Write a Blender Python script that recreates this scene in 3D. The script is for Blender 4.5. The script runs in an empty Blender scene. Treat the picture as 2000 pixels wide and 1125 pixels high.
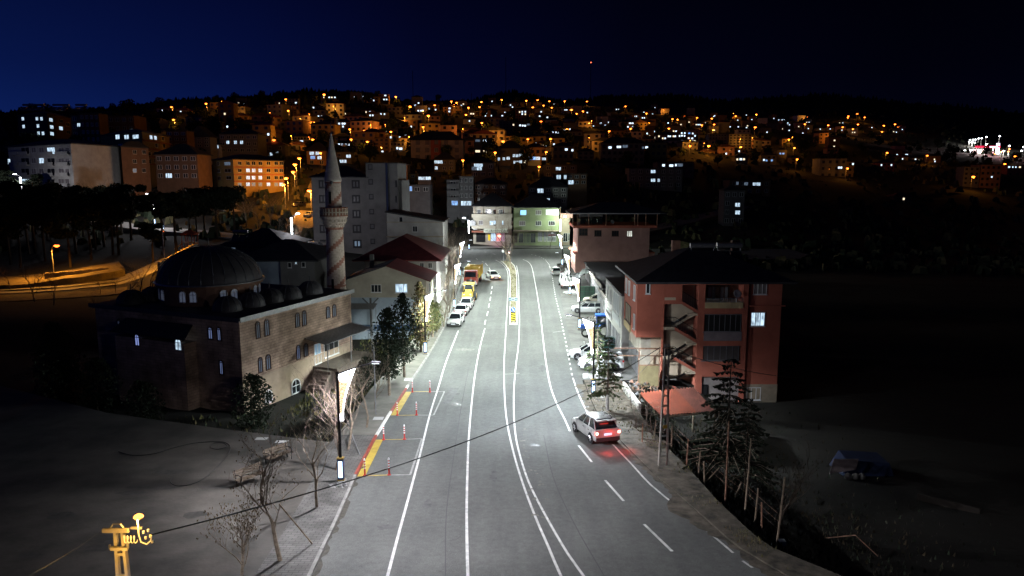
import bpy, math, random
from mathutils import Vector, Matrix
from bisect import bisect_right
R = math.radians
sc = bpy.context.scene
col = sc.collection
# ------------------------------------------------------------------ camera
F = 1400.0; TH = math.atan(212.5 / F); Z0 = 18.3
cd = bpy.data.cameras.new('camera'); cam = bpy.data.objects.new('camera', cd); col.objects.link(cam)
cam.location = (0, 0, Z0); cam.rotation_euler = (math.pi / 2 - TH, 0, 0)
cd.sensor_width = 36.0; cd.lens = F / 2000.0 * 36.0; cd.clip_start = 0.3; cd.clip_end = 9000
sc.camera = cam
# ------------------------------------------------------------------ night sky
w = bpy.data.worlds.new('World'); sc.world = w; w.use_nodes = True
wn = w.node_tree.nodes; wl = w.node_tree.links; wn.clear()
tc = wn.new('ShaderNodeTexCoord'); sp = wn.new('ShaderNodeSeparateXYZ'); wl.new(tc.outputs['Generated'], sp.inputs[0])
def wmath(op, a, b=None):
    n = wn.new('ShaderNodeMath'); n.operation = op
    for i, v in enumerate((a, b)):
        if v is None: continue
        if isinstance(v, (int, float)): n.inputs[i].default_value = v
        else: wl.new(v, n.inputs[i])
    return n.outputs[0]
def wramp(src, pts):
    n = wn.new('ShaderNodeValToRGB'); e = n.color_ramp.elements
    while len(e) < len(pts): e.new(0.5)
    for el, (p, c) in zip(e, pts): el.position = p; el.color = (*c, 1)
    wl.new(src, n.inputs[0]); return n.outputs[0]
el_ = wmath('MAXIMUM', sp.outputs['Z'], 0.0)
# last light of dusk is behind the hills on the left (minus X), the sky darkens to the right and upward
az = wmath('ADD', wmath('MULTIPLY', sp.outputs['X'], -0.5), 0.5)
azc = wramp(az, [(0.0, (.0007, .0010, .0048)), (0.27, (.0008, .0012, .0062)), (0.42, (.0014, .0023, .0135)), (0.56, (.0021, .0048, .036)), (0.66, (.0028, .0095, .075)), (0.80, (.0042, .0165, .115)), (1.0, (.0045, .018, .12))])
elf = wramp(el_, [(0.0, (1, 1, 1)), (0.06, (.84, .80, .82)), (0.13, (.52, .46, .52)), (0.24, (.30, .24, .29)), (1.0, (.15, .1, .14))])
mx = wn.new('ShaderNodeMix'); mx.data_type = 'RGBA'; mx.blend_type = 'MULTIPLY'; mx.inputs[0].default_value = 1.0
wl.new(azc, mx.inputs[6]); wl.new(elf, mx.inputs[7])
bg = wn.new('ShaderNodeBackground'); bg.inputs[1].default_value = 1.0
wl.new(mx.outputs[2], bg.inputs[0]); ow = wn.new('ShaderNodeOutputWorld'); wl.new(bg.outputs[0], ow.inputs[0])
sc.view_settings.view_transform = 'Standard'; sc.view_settings.look = 'None'
sc.view_settings.exposure = 0.0; sc.view_settings.gamma = 1.0; sc.view_settings.use_curve_mapping = False
sc.render.engine = 'CYCLES'
cy = sc.cycles; cy.use_denoising = True; cy.max_bounces = 5; cy.diffuse_bounces = 3; cy.glossy_bounces = 2; cy.transmission_bounces = 2
cy.sample_clamp_indirect = 4.0; cy.use_light_tree = True; cy.caustics_reflective = False; cy.caustics_refractive = False
sc.render.film_transparent = False
rnd = random.Random(7)
# ------------------------------------------------------------------ materials
MATS = {}
def mat(name, c, rough=0.8, metal=0.0, noise=0.0, nscale=1.0, bump=0.0, bscale=20.0, emis=None, est=0.0, spec=0.3, sample=True, c2=None, trans=0.0):
    if name in MATS: return MATS[name]
    m = bpy.data.materials.new(name); m.use_nodes = True; nt = m.node_tree; b = nt.nodes['Principled BSDF']
    b.inputs['Base Color'].default_value = (*c, 1); b.inputs['Roughness'].default_value = rough; b.inputs['Metallic'].default_value = metal
    b.inputs['Specular IOR Level'].default_value = spec
    if emis: b.inputs['Emission Color'].default_value = (*emis, 1); b.inputs['Emission Strength'].default_value = est
    if noise > 0 or c2:
        t = nt.nodes.new('ShaderNodeTexCoord'); n = nt.nodes.new('ShaderNodeTexNoise'); n.inputs['Scale'].default_value = nscale
        n.inputs['Detail'].default_value = 6; n.inputs['Roughness'].default_value = .62
        g = nt.nodes.new('ShaderNodeNewGeometry'); nt.links.new(g.outputs['Position'], n.inputs['Vector'])
        r = nt.nodes.new('ShaderNodeValToRGB'); e = r.color_ramp.elements
        a = c2 if c2 else tuple(x * (1 - noise) for x in c); bb = c if c2 else tuple(min(1, x * (1 + noise)) for x in c)
        e[0].position = .33; e[0].color = (*a, 1); e[1].position = .68; e[1].color = (*bb, 1)
        nt.links.new(n.outputs['Fac'], r.inputs[0]); nt.links.new(r.outputs[0], b.inputs['Base Color'])
    if bump > 0:
        g2 = nt.nodes.new('ShaderNodeNewGeometry'); n2 = nt.nodes.new('ShaderNodeTexNoise'); n2.inputs['Scale'].default_value = bscale; n2.inputs['Detail'].default_value = 4
        nt.links.new(g2.outputs['Position'], n2.inputs['Vector'])
        bp = nt.nodes.new('ShaderNodeBump'); bp.inputs['Strength'].default_value = bump; bp.inputs['Distance'].default_value = .05
        nt.links.new(n2.outputs['Fac'], bp.inputs['Height']); nt.links.new(bp.outputs[0], b.inputs['Normal'])
    if not sample: m.cycles.emission_sampling = 'NONE'
    MATS[name] = m; return m
def brickmat(name, c1, c2, mortar, sx, sy, axis='xy', rough=.85, bump=.5, voro=False):
    m = bpy.data.materials.new(name); m.use_nodes = True; nt = m.node_tree; b = nt.nodes['Principled BSDF']
    b.inputs['Roughness'].default_value = rough; b.inputs['Specular IOR Level'].default_value = .2
    g = nt.nodes.new('ShaderNodeNewGeometry'); s = nt.nodes.new('ShaderNodeSeparateXYZ'); cb = nt.nodes.new('ShaderNodeCombineXYZ')
    nt.links.new(g.outputs['Position'], s.inputs[0])
    if axis == 'wall':
        ad = nt.nodes.new('ShaderNodeMath'); ad.operation = 'ADD'; nt.links.new(s.outputs[0], ad.inputs[0]); nt.links.new(s.outputs[1], ad.inputs[1])
        nt.links.new(ad.outputs[0], cb.inputs[0]); nt.links.new(s.outputs[2], cb.inputs[1])
    else:
        nt.links.new(s.outputs[0], cb.inputs[0]); nt.links.new(s.outputs[1], cb.inputs[1])
    t = nt.nodes.new('ShaderNodeTexBrick'); t.inputs['Color1'].default_value = (*c1, 1); t.inputs['Color2'].default_value = (*c2, 1); t.inputs['Mortar'].default_value = (*mortar, 1)
    t.inputs['Scale'].default_value = 1.0; t.inputs['Brick Width'].default_value = sx; t.inputs['Row Height'].default_value = sy; t.inputs['Mortar Size'].default_value = min(sx, sy) * .06
    nt.links.new(cb.outputs[0], t.inputs['Vector'])
    n = nt.nodes.new('ShaderNodeTexNoise'); n.inputs['Scale'].default_value = .8; n.inputs['Detail'].default_value = 8; nt.links.new(g.outputs['Position'], n.inputs['Vector'])
    r = nt.nodes.new('ShaderNodeValToRGB'); r.color_ramp.elements[0].position = .3; r.color_ramp.elements[0].color = (.5, .5, .5, 1); r.color_ramp.elements[1].position = .7; r.color_ramp.elements[1].color = (1.15, 1.15, 1.15, 1)
    nt.links.new(n.outputs['Fac'], r.inputs[0])
    mm = nt.nodes.new('ShaderNodeMix'); mm.data_type = 'RGBA'; mm.blend_type = 'MULTIPLY'; mm.inputs[0].default_value = 1; nt.links.new(t.outputs['Color'], mm.inputs[6]); nt.links.new(r.outputs[0], mm.inputs[7])
    nt.links.new(mm.outputs[2], b.inputs['Base Color'])
    bp = nt.nodes.new('ShaderNodeBump'); bp.inputs['Strength'].default_value = bump; bp.inputs['Distance'].default_value = .03; bp.invert = True
    nt.links.new(t.outputs['Fac'], bp.inputs['Height']); nt.links.new(bp.outputs[0], b.inputs['Normal'])
    MATS[name] = m; return m
def asphalt():
    m = bpy.data.materials.new('asphalt'); m.use_nodes = True; nt = m.node_tree; b = nt.nodes['Principled BSDF']
    g = nt.nodes.new('ShaderNodeNewGeometry')
    def noise(s, d=6, v=None):
        n = nt.nodes.new('ShaderNodeTexNoise'); n.inputs['Scale'].default_value = s; n.inputs['Detail'].default_value = d
        nt.links.new(v if v else g.outputs['Position'], n.inputs['Vector']); return n.outputs['Fac']
    def ramp(src, a, b_, p0=.3, p1=.7):
        r = nt.nodes.new('ShaderNodeValToRGB'); e = r.color_ramp.elements; e[0].position = p0; e[0].color = (*a, 1); e[1].position = p1; e[1].color = (*b_, 1); nt.links.new(src, r.inputs[0]); return r.outputs[0]
    def mul(a, c):
        x = nt.nodes.new('ShaderNodeMix'); x.data_type = 'RGBA'; x.blend_type = 'MULTIPLY'; x.inputs[0].default_value = 1; nt.links.new(a, x.inputs[6]); nt.links.new(c, x.inputs[7]); return x.outputs[2]
    mp = nt.nodes.new('ShaderNodeMapping'); mp.inputs['Scale'].default_value = (1.1, .06, 1); nt.links.new(g.outputs['Position'], mp.inputs[0])
    c = ramp(noise(.35), (.116, .120, .114), (.134, .137, .130))
    c = mul(c, ramp(noise(1.0, 5, mp.outputs[0]), (.9, .9, .91), (1.06, 1.06, 1.06), .35, .65))   # wheel tracks along the lanes
    c = mul(c, ramp(noise(3.2, 8), (.92, .92, .915), (1.06, 1.06, 1.06), .36, .62))
    c = mul(c, ramp(noise(28, 3), (.72, .72, .72), (1.25, 1.25, 1.25)))
    c = mul(c, ramp(noise(.12, 3), (.94, .94, .94), (1.04, 1.04, 1.04), .4, .62))
    nt.links.new(c, b.inputs['Base Color'])
    rr = ramp(noise(.9), (.88, .88, .88), (.96, .96, .96)); nt.links.new(rr, b.inputs['Roughness']); b.inputs['Specular IOR Level'].default_value = .12
    bp = nt.nodes.new('ShaderNodeBump'); bp.inputs['Strength'].default_value = .35; bp.inputs['Distance'].default_value = .01
    nt.links.new(noise(60, 2), bp.inputs['Height']); nt.links.new(bp.outputs[0], b.inputs['Normal'])
    MATS['asphalt'] = m; return m
M = {}
M['asphalt'] = asphalt()
M['paint'] = mat('road_paint', (.56, .56, .54), .85, noise=.3, nscale=3)
M['oldpaint'] = mat('worn_road_paint', (.26, .26, .25), .7, noise=.3, nscale=4)
M['yellow'] = mat('yellow_paint', (.42, .31, .055), .6, noise=.22, nscale=2)
M['redpaint'] = mat('red_kerb_paint', (.26, .05, .035), .6, noise=.25, nscale=3)
M['kerb'] = mat('kerb_concrete', (.22, .215, .20), .85, noise=.3, nscale=2, bump=.3)
M['wkerb'] = mat('white_kerb', (.62, .62, .58), .8, noise=.2, nscale=3)
M['concrete'] = mat('concrete', (.10, .099, .092), .85, noise=.3, nscale=.5, bump=.3)
M['plaza'] = mat('plaza_concrete', (.10, .09, .077), .8, c2=(.042, .039, .034), nscale=.42, bump=.25, bscale=6)
M['pavers'] = brickmat('sidewalk_pavers', (.155, .15, .14), (.12, .116, .108), (.04, .04, .036), .42, .2, bump=.6)
M['walk'] = mat('dusty_pavement', (.18, .172, .148), .9, c2=(.10, .096, .08), nscale=.7, bump=.4, bscale=8)
M['dirt'] = mat('dirt', (.14, .12, .09), .95, c2=(.035, .031, .024), nscale=1.5, bump=.8, bscale=5)
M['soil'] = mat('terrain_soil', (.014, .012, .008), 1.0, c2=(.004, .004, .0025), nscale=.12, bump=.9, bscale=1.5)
M['island'] = mat('island_earth', (.30, .27, .17), .95, c2=(.13, .12, .07), nscale=2.5, bump=.8, bscale=8)
M['black'] = mat('black_metal', (.012, .012, .014), .45, metal=.3)
M['dark'] = mat('dark_void', (.008, .008, .009), .7)
M['glass'] = mat('window_glass', (.02, .025, .03), .08, spec=.8)
M['frame'] = mat('white_frame', (.6, .6, .6), .5)
M['brownframe'] = mat('brown_frame', (.06, .03, .02), .5)
M['steel'] = mat('galvanised_steel', (.26, .26, .27), .45, metal=.8, noise=.2, nscale=4)
M['rust'] = mat('rusty_steel', (.20, .11, .07), .7, noise=.4, nscale=6)
M['wood'] = mat('weathered_wood', (.17, .13, .09), .85, noise=.4, nscale=5)
M['lightwood'] = mat('bench_wood', (.075, .055, .038), .7, noise=.25, nscale=6)
M['bark'] = mat('bark', (.17, .135, .10), .95, noise=.4, nscale=6, bump=.6, bscale=15)
M['redbark'] = mat('twig_bark', (.16, .12, .095), .9, noise=.3, nscale=6)
M['whitebark'] = mat('limewashed_trunk', (.6, .6, .58), .9, noise=.2, nscale=6)
M['leafdark'] = mat('conifer_leaf', (.026, .04, .02), .85, c2=(.012, .02, .01), nscale=3)
M['leafbrown'] = mat('rusty_leaf', (.14, .085, .04), .85, c2=(.06, .05, .025), nscale=3)
M['leafgreen'] = mat('green_leaf', (.075, .10, .035), .8, c2=(.03, .05, .02), nscale=3)
M['leafolive'] = mat('olive_leaf', (.16, .15, .05), .85, c2=(.06, .06, .02), nscale=2)
M['dryweed'] = mat('dry_weed', (.16, .13, .07), 1, c2=(.06, .07, .03), nscale=2)
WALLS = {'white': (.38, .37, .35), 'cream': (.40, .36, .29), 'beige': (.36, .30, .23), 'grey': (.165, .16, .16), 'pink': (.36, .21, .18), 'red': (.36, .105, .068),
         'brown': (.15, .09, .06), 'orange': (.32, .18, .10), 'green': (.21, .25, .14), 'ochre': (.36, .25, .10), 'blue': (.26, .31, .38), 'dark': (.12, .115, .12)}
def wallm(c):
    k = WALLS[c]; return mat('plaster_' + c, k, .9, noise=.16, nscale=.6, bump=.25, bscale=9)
M['roof'] = mat('dark_roof', (.035, .034, .038), .7, noise=.3, nscale=1.5)
M['roofred'] = mat('red_roof', (.13, .028, .028), .6, noise=.3, nscale=1.2)
M['roofbrown'] = mat('tile_roof', (.11, .05, .035), .8, noise=.3, nscale=1.2)
M['lit'] = mat('lit_window', (.3, .4, .5), .4, emis=(.62, .82, 1.0), est=1.25, sample=False)
M['lit2'] = mat('lit_window_warm', (.4, .4, .35), .4, emis=(.92, .95, .85), est=1.15, sample=False)
M['litblue'] = mat('lit_window_blue', (.2, .3, .5), .4, emis=(.25, .5, 1.0), est=1.2, sample=False)
M['litdim'] = mat('lit_window_dim', (.2, .3, .4), .4, emis=(.4, .55, .75), est=.28, sample=False)
M['litfar'] = mat('lit_window_far', (.3, .4, .5), .4, emis=(.68, .84, 1.0), est=1.7, sample=False)
M['litfarw'] = mat('lit_window_far_warm', (.3, .4, .5), .4, emis=(1, .82, .55), est=1.3, sample=False)
for k_ in ('lit', 'lit2', 'litblue', 'litdim'):      # curtains and furniture behind the panes
    nt = M[k_].node_tree; b = nt.nodes['Principled BSDF']; g = nt.nodes.new('ShaderNodeNewGeometry'); mp = nt.nodes.new('ShaderNodeMapping'); mp.inputs['Scale'].default_value = (2.2, 2.2, .9); n = nt.nodes.new('ShaderNodeTexNoise'); n.inputs['Scale'].default_value = 1.6; n.inputs['Detail'].default_value = 3
    nt.links.new(g.outputs['Position'], mp.inputs[0]); nt.links.new(mp.outputs[0], n.inputs['Vector']); r = nt.nodes.new('ShaderNodeMapRange'); st0 = b.inputs['Emission Strength'].default_value
    r.inputs[1].default_value = .38; r.inputs[2].default_value = .6; r.inputs[3].default_value = st0 * .3; r.inputs[4].default_value = st0 * 1.05; nt.links.new(n.outputs['Fac'], r.inputs[0]); nt.links.new(r.outputs[0], b.inputs['Emission Strength'])
M['sodium'] = mat('sodium_glow', (1, .6, .2), .4, emis=(1.0, .17, .022), est=5.5, sample=False)
M['ledglow'] = mat('led_glow', (1, 1, 1), .4, emis=(.86, .95, 1.0), est=9, sample=False)
M['ledsoft'] = mat('led_soft_panel', (1, 1, 1), .4, emis=(.92, .95, 1.0), est=8, sample=True)
M['ledblue'] = mat('led_blue_panel', (.5, .6, 1), .4, emis=(.55, .78, 1.0), est=2.8, sample=True)
# ------------------------------------------------------------------ mesh builder
class MB:
    def __init__(s): s.v = []; s.f = []; s.mi = []; s.m = []
    def _m(s, m):
        if m not in s.m: s.m.append(m)
        return s.m.index(m)
    def add(s, vs, fs, m):
        o = len(s.v); s.v += [tuple(p) for p in vs]; i = s._m(m)
        for f in fs: s.f.append(tuple(o + k for k in f)); s.mi.append(i)
        return s
    def box(s, x0, x1, y0, y1, z0, z1, m):
        vs = [(x0, y0, z0), (x1, y0, z0), (x1, y1, z0), (x0, y1, z0), (x0, y0, z1), (x1, y0, z1), (x1, y1, z1), (x0, y1, z1)]
        return s.add(vs, [(0, 3, 2, 1), (4, 5, 6, 7), (0, 1, 5, 4), (1, 2, 6, 5), (2, 3, 7, 6), (3, 0, 4, 7)], m)
    def hexa(s, b, t, m):      # b, t: four points each, same winding
        return s.add(list(b) + list(t), [(3, 2, 1, 0), (4, 5, 6, 7), (0, 1, 5, 4), (1, 2, 6, 5), (2, 3, 7, 6), (3, 0, 4, 7)], m)
    def prism(s, poly, z0, z1, m):
        n = len(poly); vs = [(x, y, z0) for x, y in poly] + [(x, y, z1) for x, y in poly]
        return s.add(vs, [tuple(range(n))[::-1], tuple(range(n, 2 * n))] + [(i, (i + 1) % n, n + (i + 1) % n, n + i) for i in range(n)], m)
    def slab(s, poly3, th, m):  # polygon of 3d points thickened along its normal
        p = [Vector(q) for q in poly3]; nrm = (p[1] - p[0]).cross(p[2] - p[0]).normalized() * th; n = len(p)
        vs = p + [q + nrm for q in p]
        return s.add(vs, [tuple(range(n))[::-1], tuple(range(n, 2 * n))] + [(i, (i + 1) % n, n + (i + 1) % n, n + i) for i in range(n)], m)
    def tube(s, pts, r, m, n=6, r2=None, cap=True):
        pts = [Vector(p) for p in pts]; k = len(pts); rs = r if isinstance(r, (list, tuple)) else [r + ((r2 if r2 is not None else r) - r) * i / max(1, k - 1) for i in range(k)]
        vs = []
        for i, p in enumerate(pts):
            d = (pts[min(i + 1, k - 1)] - pts[max(i - 1, 0)])
            if d.length < 1e-9: d = Vector((0, 0, 1))
            d.normalize(); a = d.cross(Vector((0, 0, 1)) if abs(d.z) < .93 else Vector((0, 1, 0))).normalized(); b = d.cross(a)
            for j in range(n):
                t = 2 * math.pi * j / n; vs.append(p + (a * math.cos(t) + b * math.sin(t)) * rs[i])
        fs = [(i * n + j, i * n + (j + 1) % n, (i + 1) * n + (j + 1) % n, (i + 1) * n + j) for i in range(k - 1) for j in range(n)]
        if cap: fs += [tuple(range(n))[::-1], tuple(range((k - 1) * n, k * n))]
        return s.add(vs, fs, m)
    def lathe(s, prof, m, n=16, c=(0, 0), a0=0, a1=2 * math.pi):
        full = abs(a1 - a0 - 2 * math.pi) < 1e-6; nn = n if full else n + 1; vs = []
        for r, z in prof:
            for j in range(nn):
                t = a0 + (a1 - a0) * j / n; vs.append((c[0] + r * math.cos(t), c[1] + r * math.sin(t), z))
        fs = []
        for i in range(len(prof) - 1):
            for j in range(n):
                j2 = (j + 1) % nn; fs.append((i * nn + j, i * nn + j2, (i + 1) * nn + j2, (i + 1) * nn + j))
        return s.add(vs, fs, m)
    def mesh(s, name, smooth=False):
        me = bpy.data.meshes.new(name); me.from_pydata(s.v, [], s.f)
        for m in s.m: me.materials.append(m)
        me.polygons.foreach_set('material_index', s.mi)
        if smooth: me.polygons.foreach_set('use_smooth', [True] * len(me.polygons))
        me.update(); return me
    def build(s, name, parent=None, smooth=False, loc=None, rz=0):
        return link(name, s.mesh(name, smooth), parent, loc, rz)
def link(name, me, parent=None, loc=None, rz=0, scale=None):
    o = bpy.data.objects.new(name, me); col.objects.link(o)
    if parent: o.parent = parent
    if loc is not None: o.location = loc
    if rz: o.rotation_euler = (0, 0, rz)
    if scale: o.scale = scale
    return o
def tag(o, label=None, cat=None, group=None, kind=None):
    if label: o['label'] = label
    if cat: o['category'] = cat
    if group: o['group'] = group
    if kind: o['kind'] = kind
    return o
def empty(name, loc, rz=0, label=None, cat=None, group=None):
    o = bpy.data.objects.new(name, None); col.objects.link(o); o.empty_display_size = .3; o.location = loc; o.rotation_euler = (0, 0, rz)
    return tag(o, label, cat, group)
def copy_tree(o, parent=None):
    c = o.copy(); col.objects.link(c)
    if parent: c.parent = parent
    for ch in list(o.children): copy_tree(ch, c)
    return c
def struct(mb, name, parent=None, smooth=False):
    o = mb.build(name, parent, smooth); o['kind'] = 'structure'; return o
# ------------------------------------------------------------------ survey helpers: where a sighted direction meets a plane or the ground
def ray(u, v):
    cx = (u - 1000) / F; cyy = (562.5 - v) / F
    return cx, math.cos(TH) + cyy * math.sin(TH), -math.sin(TH) + cyy * math.cos(TH)
def A(u, v, Y):
    a, b, c = ray(u, v); s = Y / b; return Vector((a * s, Y, Z0 + c * s))
ZR = [(-60, 4.2), (10, 3.6), (20, 3.1), (27, 2.5), (37, 1.6), (50, .7), (65, .2), (80, -.1), (110, 0), (150, .5), (185, 1.0), (260, 1.4)]
def zr(y):
    i = max(0, min(len(ZR) - 2, bisect_right([p[0] for p in ZR], y) - 1))
    (a, za), (b, zb) = ZR[i], ZR[i + 1]
    m0 = (zb - ZR[i - 1][1]) / (b - ZR[i - 1][0]) if i > 0 else (zb - za) / (b - a)
    m1 = (ZR[i + 2][1] - za) / (ZR[i + 2][0] - a) if i + 2 < len(ZR) else (zb - za) / (b - a)
    t = max(0, min(1, (y - a) / (b - a))); h = b - a
    return (2 * t**3 - 3 * t**2 + 1) * za + (t**3 - 2 * t**2 + t) * h * m0 + (-2 * t**3 + 3 * t**2) * zb + (t**3 - t**2) * h * m1
def G(u, v, off=0.0):      # on the road surface
    a, b, c = ray(u, v); y = 12.0; st = .5
    while y < 400:
        if Z0 + c * y / b <= zr(y) + off: break
        y += st
    lo, hi = y - st, y
    for _ in range(18):
        m = (lo + hi) / 2
        if Z0 + c * m / b <= zr(m) + off: hi = m
        else: lo = m
    return Vector((a * hi / b, hi, zr(hi) + off))
def poly_at(pts, y):       # x at y on a polyline sorted by y
    if y <= pts[0][1]:
        (xa, ya), (xb, yb) = pts[0], pts[1]; return xa + (xb - xa) * max(-1.6, (y - ya) / (yb - ya))
    for (xa, ya), (xb, yb) in zip(pts, pts[1:]):
        if y <= yb: return xa + (xb - xa) * (y - ya) / (yb - ya)
    return pts[-1][0]
def gl(pts): return sorted([(p.x, p.y) for p in (G(u, v) for u, v in pts)], key=lambda q: q[1])
KL = gl([(610, 1125), (652, 1035), (697, 931), (733, 859), (762, 811), (792, 765), (838, 695), (866, 645), (880, 612), (890, 580), (900, 548), (905, 525), (902, 508)])
KR = gl([(1520, 1120), (1428, 1065), (1391, 1031), (1322, 969), (1271, 925), (1213, 867), (1163, 808), (1146, 770), (1135, 735), (1125, 695), (1114, 650), (1102, 595), (1095, 560), (1090, 530), (1086, 510)])
LO = gl([(500, 1125), (546, 1056), (590, 981), (613, 933), (641, 874), (690, 812), (722, 765), (752, 732), (785, 690), (822, 645), (848, 612), (866, 580), (880, 548), (888, 520)])
RO = gl([(1640, 1125), (1493, 1065), (1408, 986), (1340, 911), (1305, 877), (1254, 815), (1235, 780)])
PB = [(-140.0, 92.0)] + [(p.x, p.y) for p in (G(0, 755), G(211, 809), (G(450, 842)), G(640, 866))]   # back edge of the plaza, x rising
def plaza_back(x):
    for (xa, ya), (xb, yb) in zip(PB, PB[1:]):
        if x <= xb: return ya + (yb - ya) * (x - xa) / (xb - xa)
    return PB[-1][1]
UT = [-400, 0, 200, 400, 600, 800, 1000, 1200, 1400, 1600, 1800, 2000, 2600]
YT = [100, 130, 150, 170, 190, 240, 300, 380, 480, 600, 800, 1100, 1600, 2500]
VT = {-400: [600, 545, 500, 430, 385, 330, 285, 250, 225, 222, 225, 230, 240, 270],
      0: [602, 545, 500, 430, 382, 330, 285, 250, 228, 224, 228, 235, 245, 275],
      200: [602, 540, 482, 445, 390, 335, 285, 245, 222, 217, 218, 228, 240, 275],
      400: [602, 498, 465, 442, 405, 352, 302, 255, 214, 196, 202, 214, 230, 270],
      600: [602, 490, 466, 452, 425, 365, 320, 270, 225, 187, 181, 200, 220, 265],
      800: [602, 541, 515, 470, 440, 382, 328, 278, 238, 208, 197, 201, 215, 260],
      1000: [602, 541, 516, 495, 476, 405, 338, 288, 250, 224, 202, 193, 183, 240],
      1200: [602, 541, 516, 497, 480, 425, 350, 300, 264, 242, 220, 200, 189, 240],
      1400: [604, 550, 525, 505, 490, 438, 375, 322, 288, 264, 242, 217, 195, 240],
      1600: [606, 552, 530, 512, 498, 455, 400, 350, 308, 278, 252, 227, 188, 240],
      1800: [608, 555, 535, 517, 504, 468, 425, 375, 335, 303, 273, 243, 205, 240],
      2000: [610, 558, 538, 520, 508, 478, 440, 395, 350, 318, 292, 270, 222, 250], 
      2600: [610, 558, 538, 520, 508, 478, 440, 395, 350, 318, 300, 285, 250, 260]}
def mixcol(u, a, b, **far):
    c = [(p + q) / 2 for p, q in zip(VT[a], VT[b])]
    for k, v in far.items(): c[YT.index(int(k[1:]))] = v
    VT[u] = c; UT.append(u); UT.sort()
mixcol(500, 400, 600, y600=196, y800=191, y1100=205); mixcol(700, 600, 800, y600=190, y800=180, y1100=186)
mixcol(900, 800, 1000, y1100=203, y1600=202); mixcol(1100, 1000, 1200, y1100=203, y1600=200); mixcol(1300, 1200, 1400, y1600=187)
VT[1000][12] = 181; VT[1200][12] = 190; VT[1400][12] = 197; VT[1600][12] = 186; VT[600][9] = 188; VT[600][10] = 177; VT[800][10] = 199; VT[800][11] = 203
def sst(x): x = max(0, min(1, x)); return x * x * (3 - 2 * x)
def table(x, y):
    u = 1000 + F * x / max(y, 60) ; u = max(UT[0], min(UT[-1], u)); i = max(0, min(len(UT) - 2, bisect_right(UT, u) - 1)); fu = (u - UT[i]) / (UT[i + 1] - UT[i]); fu = sst(fu)
    yy = max(YT[0], min(YT[-1], y)); j = max(0, min(len(YT) - 2, bisect_right(YT, yy) - 1)); fy = math.log(yy / YT[j]) / math.log(YT[j + 1] / YT[j])
    c = [VT[UT[i]][j], VT[UT[i]][j + 1], VT[UT[i + 1]][j], VT[UT[i + 1]][j + 1]]
    v = (c[0] * (1 - fy) + c[1] * fy) * (1 - fu) + (c[2] * (1 - fy) + c[3] * fy) * fu
    a, b, cc = ray(1000, v); return Z0 + cc / b * yy
def ground(x, y):
    # near field
    zn = zr(min(y, 200)) - .35
    drop = 0
    lo = poly_at(LO, y); ro = poly_at(RO, y) if y < 64 else 15.5
    if x < lo and y > plaza_back(x): drop = 2.2 * sst(min((lo - x) / 3.0, (y - plaza_back(x)) / 2.5)) * (1 - sst((y - 84) / 14))
    if x > ro: drop = 1.9 * sst((x - ro) / 4.5) * (1 - .6 * sst((y - 70) / 20))
    zn -= drop
    if y < 96: return zn
    zt = table(x, y)
    k = sst((y - 96) / 14)
    if y < 200:
        dc = max(0, abs(x - 0) - 15) / 8.0; k2 = sst(dc) if y < 182 else sst(max(dc, (y - 182) / 12))
        k *= k2
    return zn * (1 - k) + zt * k
def T(u, v, y0=96, y1=2600):      # where a sighted direction first meets the terrain
    a, b, c = ray(u, v); y = y0
    while y < y1:
        if Z0 + c * y / b <= ground(a * y / b, y): break
        y *= 1.006
    return Vector((a * y / b, y, ground(a * y / b, y)))
# ------------------------------------------------------------------ SETTING: terrain, road, pavements
def terrain():
    nu = 230; ys = []
    y = -50.0
    while y < 3200:
        ys.append(y); y += 1.5 if y < 210 else (y - 60) * .02
    vs = []; fs = []
    rr = random.Random(3)
    for y in ys:
        for i in range(nu + 1):
            t = -1.75 + 3.5 * i / nu; x = t * (max(y, 5) * .82 + 50)
            z = ground(x, y)
            if y > 200: z += math.sin(x * .021 + y * .013) * 1.2 * min(1, (y - 200) / 300) + math.sin(x * .06 - y * .04) * .5
            if (x < poly_at(LO, y) - 1 or x > 17) and y > 55: z += rr.uniform(-.08, .08)
            vs.append((x, y, z))
    n = nu + 1
    for j in range(len(ys) - 1):
        for i in range(nu): fs.append((j * n + i, j * n + i + 1, (j + 1) * n + i + 1, (j + 1) * n + i))
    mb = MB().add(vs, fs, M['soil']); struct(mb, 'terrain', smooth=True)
terrain()
def sheet(name, yl, fl, fr, m, n=6, off=0.0, zf=None, smooth=True):
    vs = []; k = n + 1
    for y in yl:
        a, b = fl(y), fr(y)
        for i in range(k):
            x = a + (b - a) * i / n; vs.append((x, y, (zf(x, y) if zf else zr(y)) + off))
    fs = [(j * k + i, j * k + i + 1, (j + 1) * k + i + 1, (j + 1) * k + i) for j in range(len(yl) - 1) for i in range(n)]
    return struct(MB().add(vs, fs, m), name, smooth=smooth)
def yr(a, b, s): n = int((b - a) / s); return [a + (b - a) * i / n for i in range(n + 1)]
def junction_l(y): k = poly_at(KL, y); return k if y < 146 else k - sst((y - 146) / 12) * (70 if y > 158 else 70)
def junction_r(y): return poly_at(KR, y) + (sst((y - 152) / 10) * 60 if y > 152 else 0)
def zroad(x, y):
    z = zr(y)
    if x < -14: z += sst((-14 - x) / 50) * 4.0
    return z
road = sheet('road', yr(-50, 180, 1.5), junction_l, junction_r, M['asphalt'], 12, 0, zroad)
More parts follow.
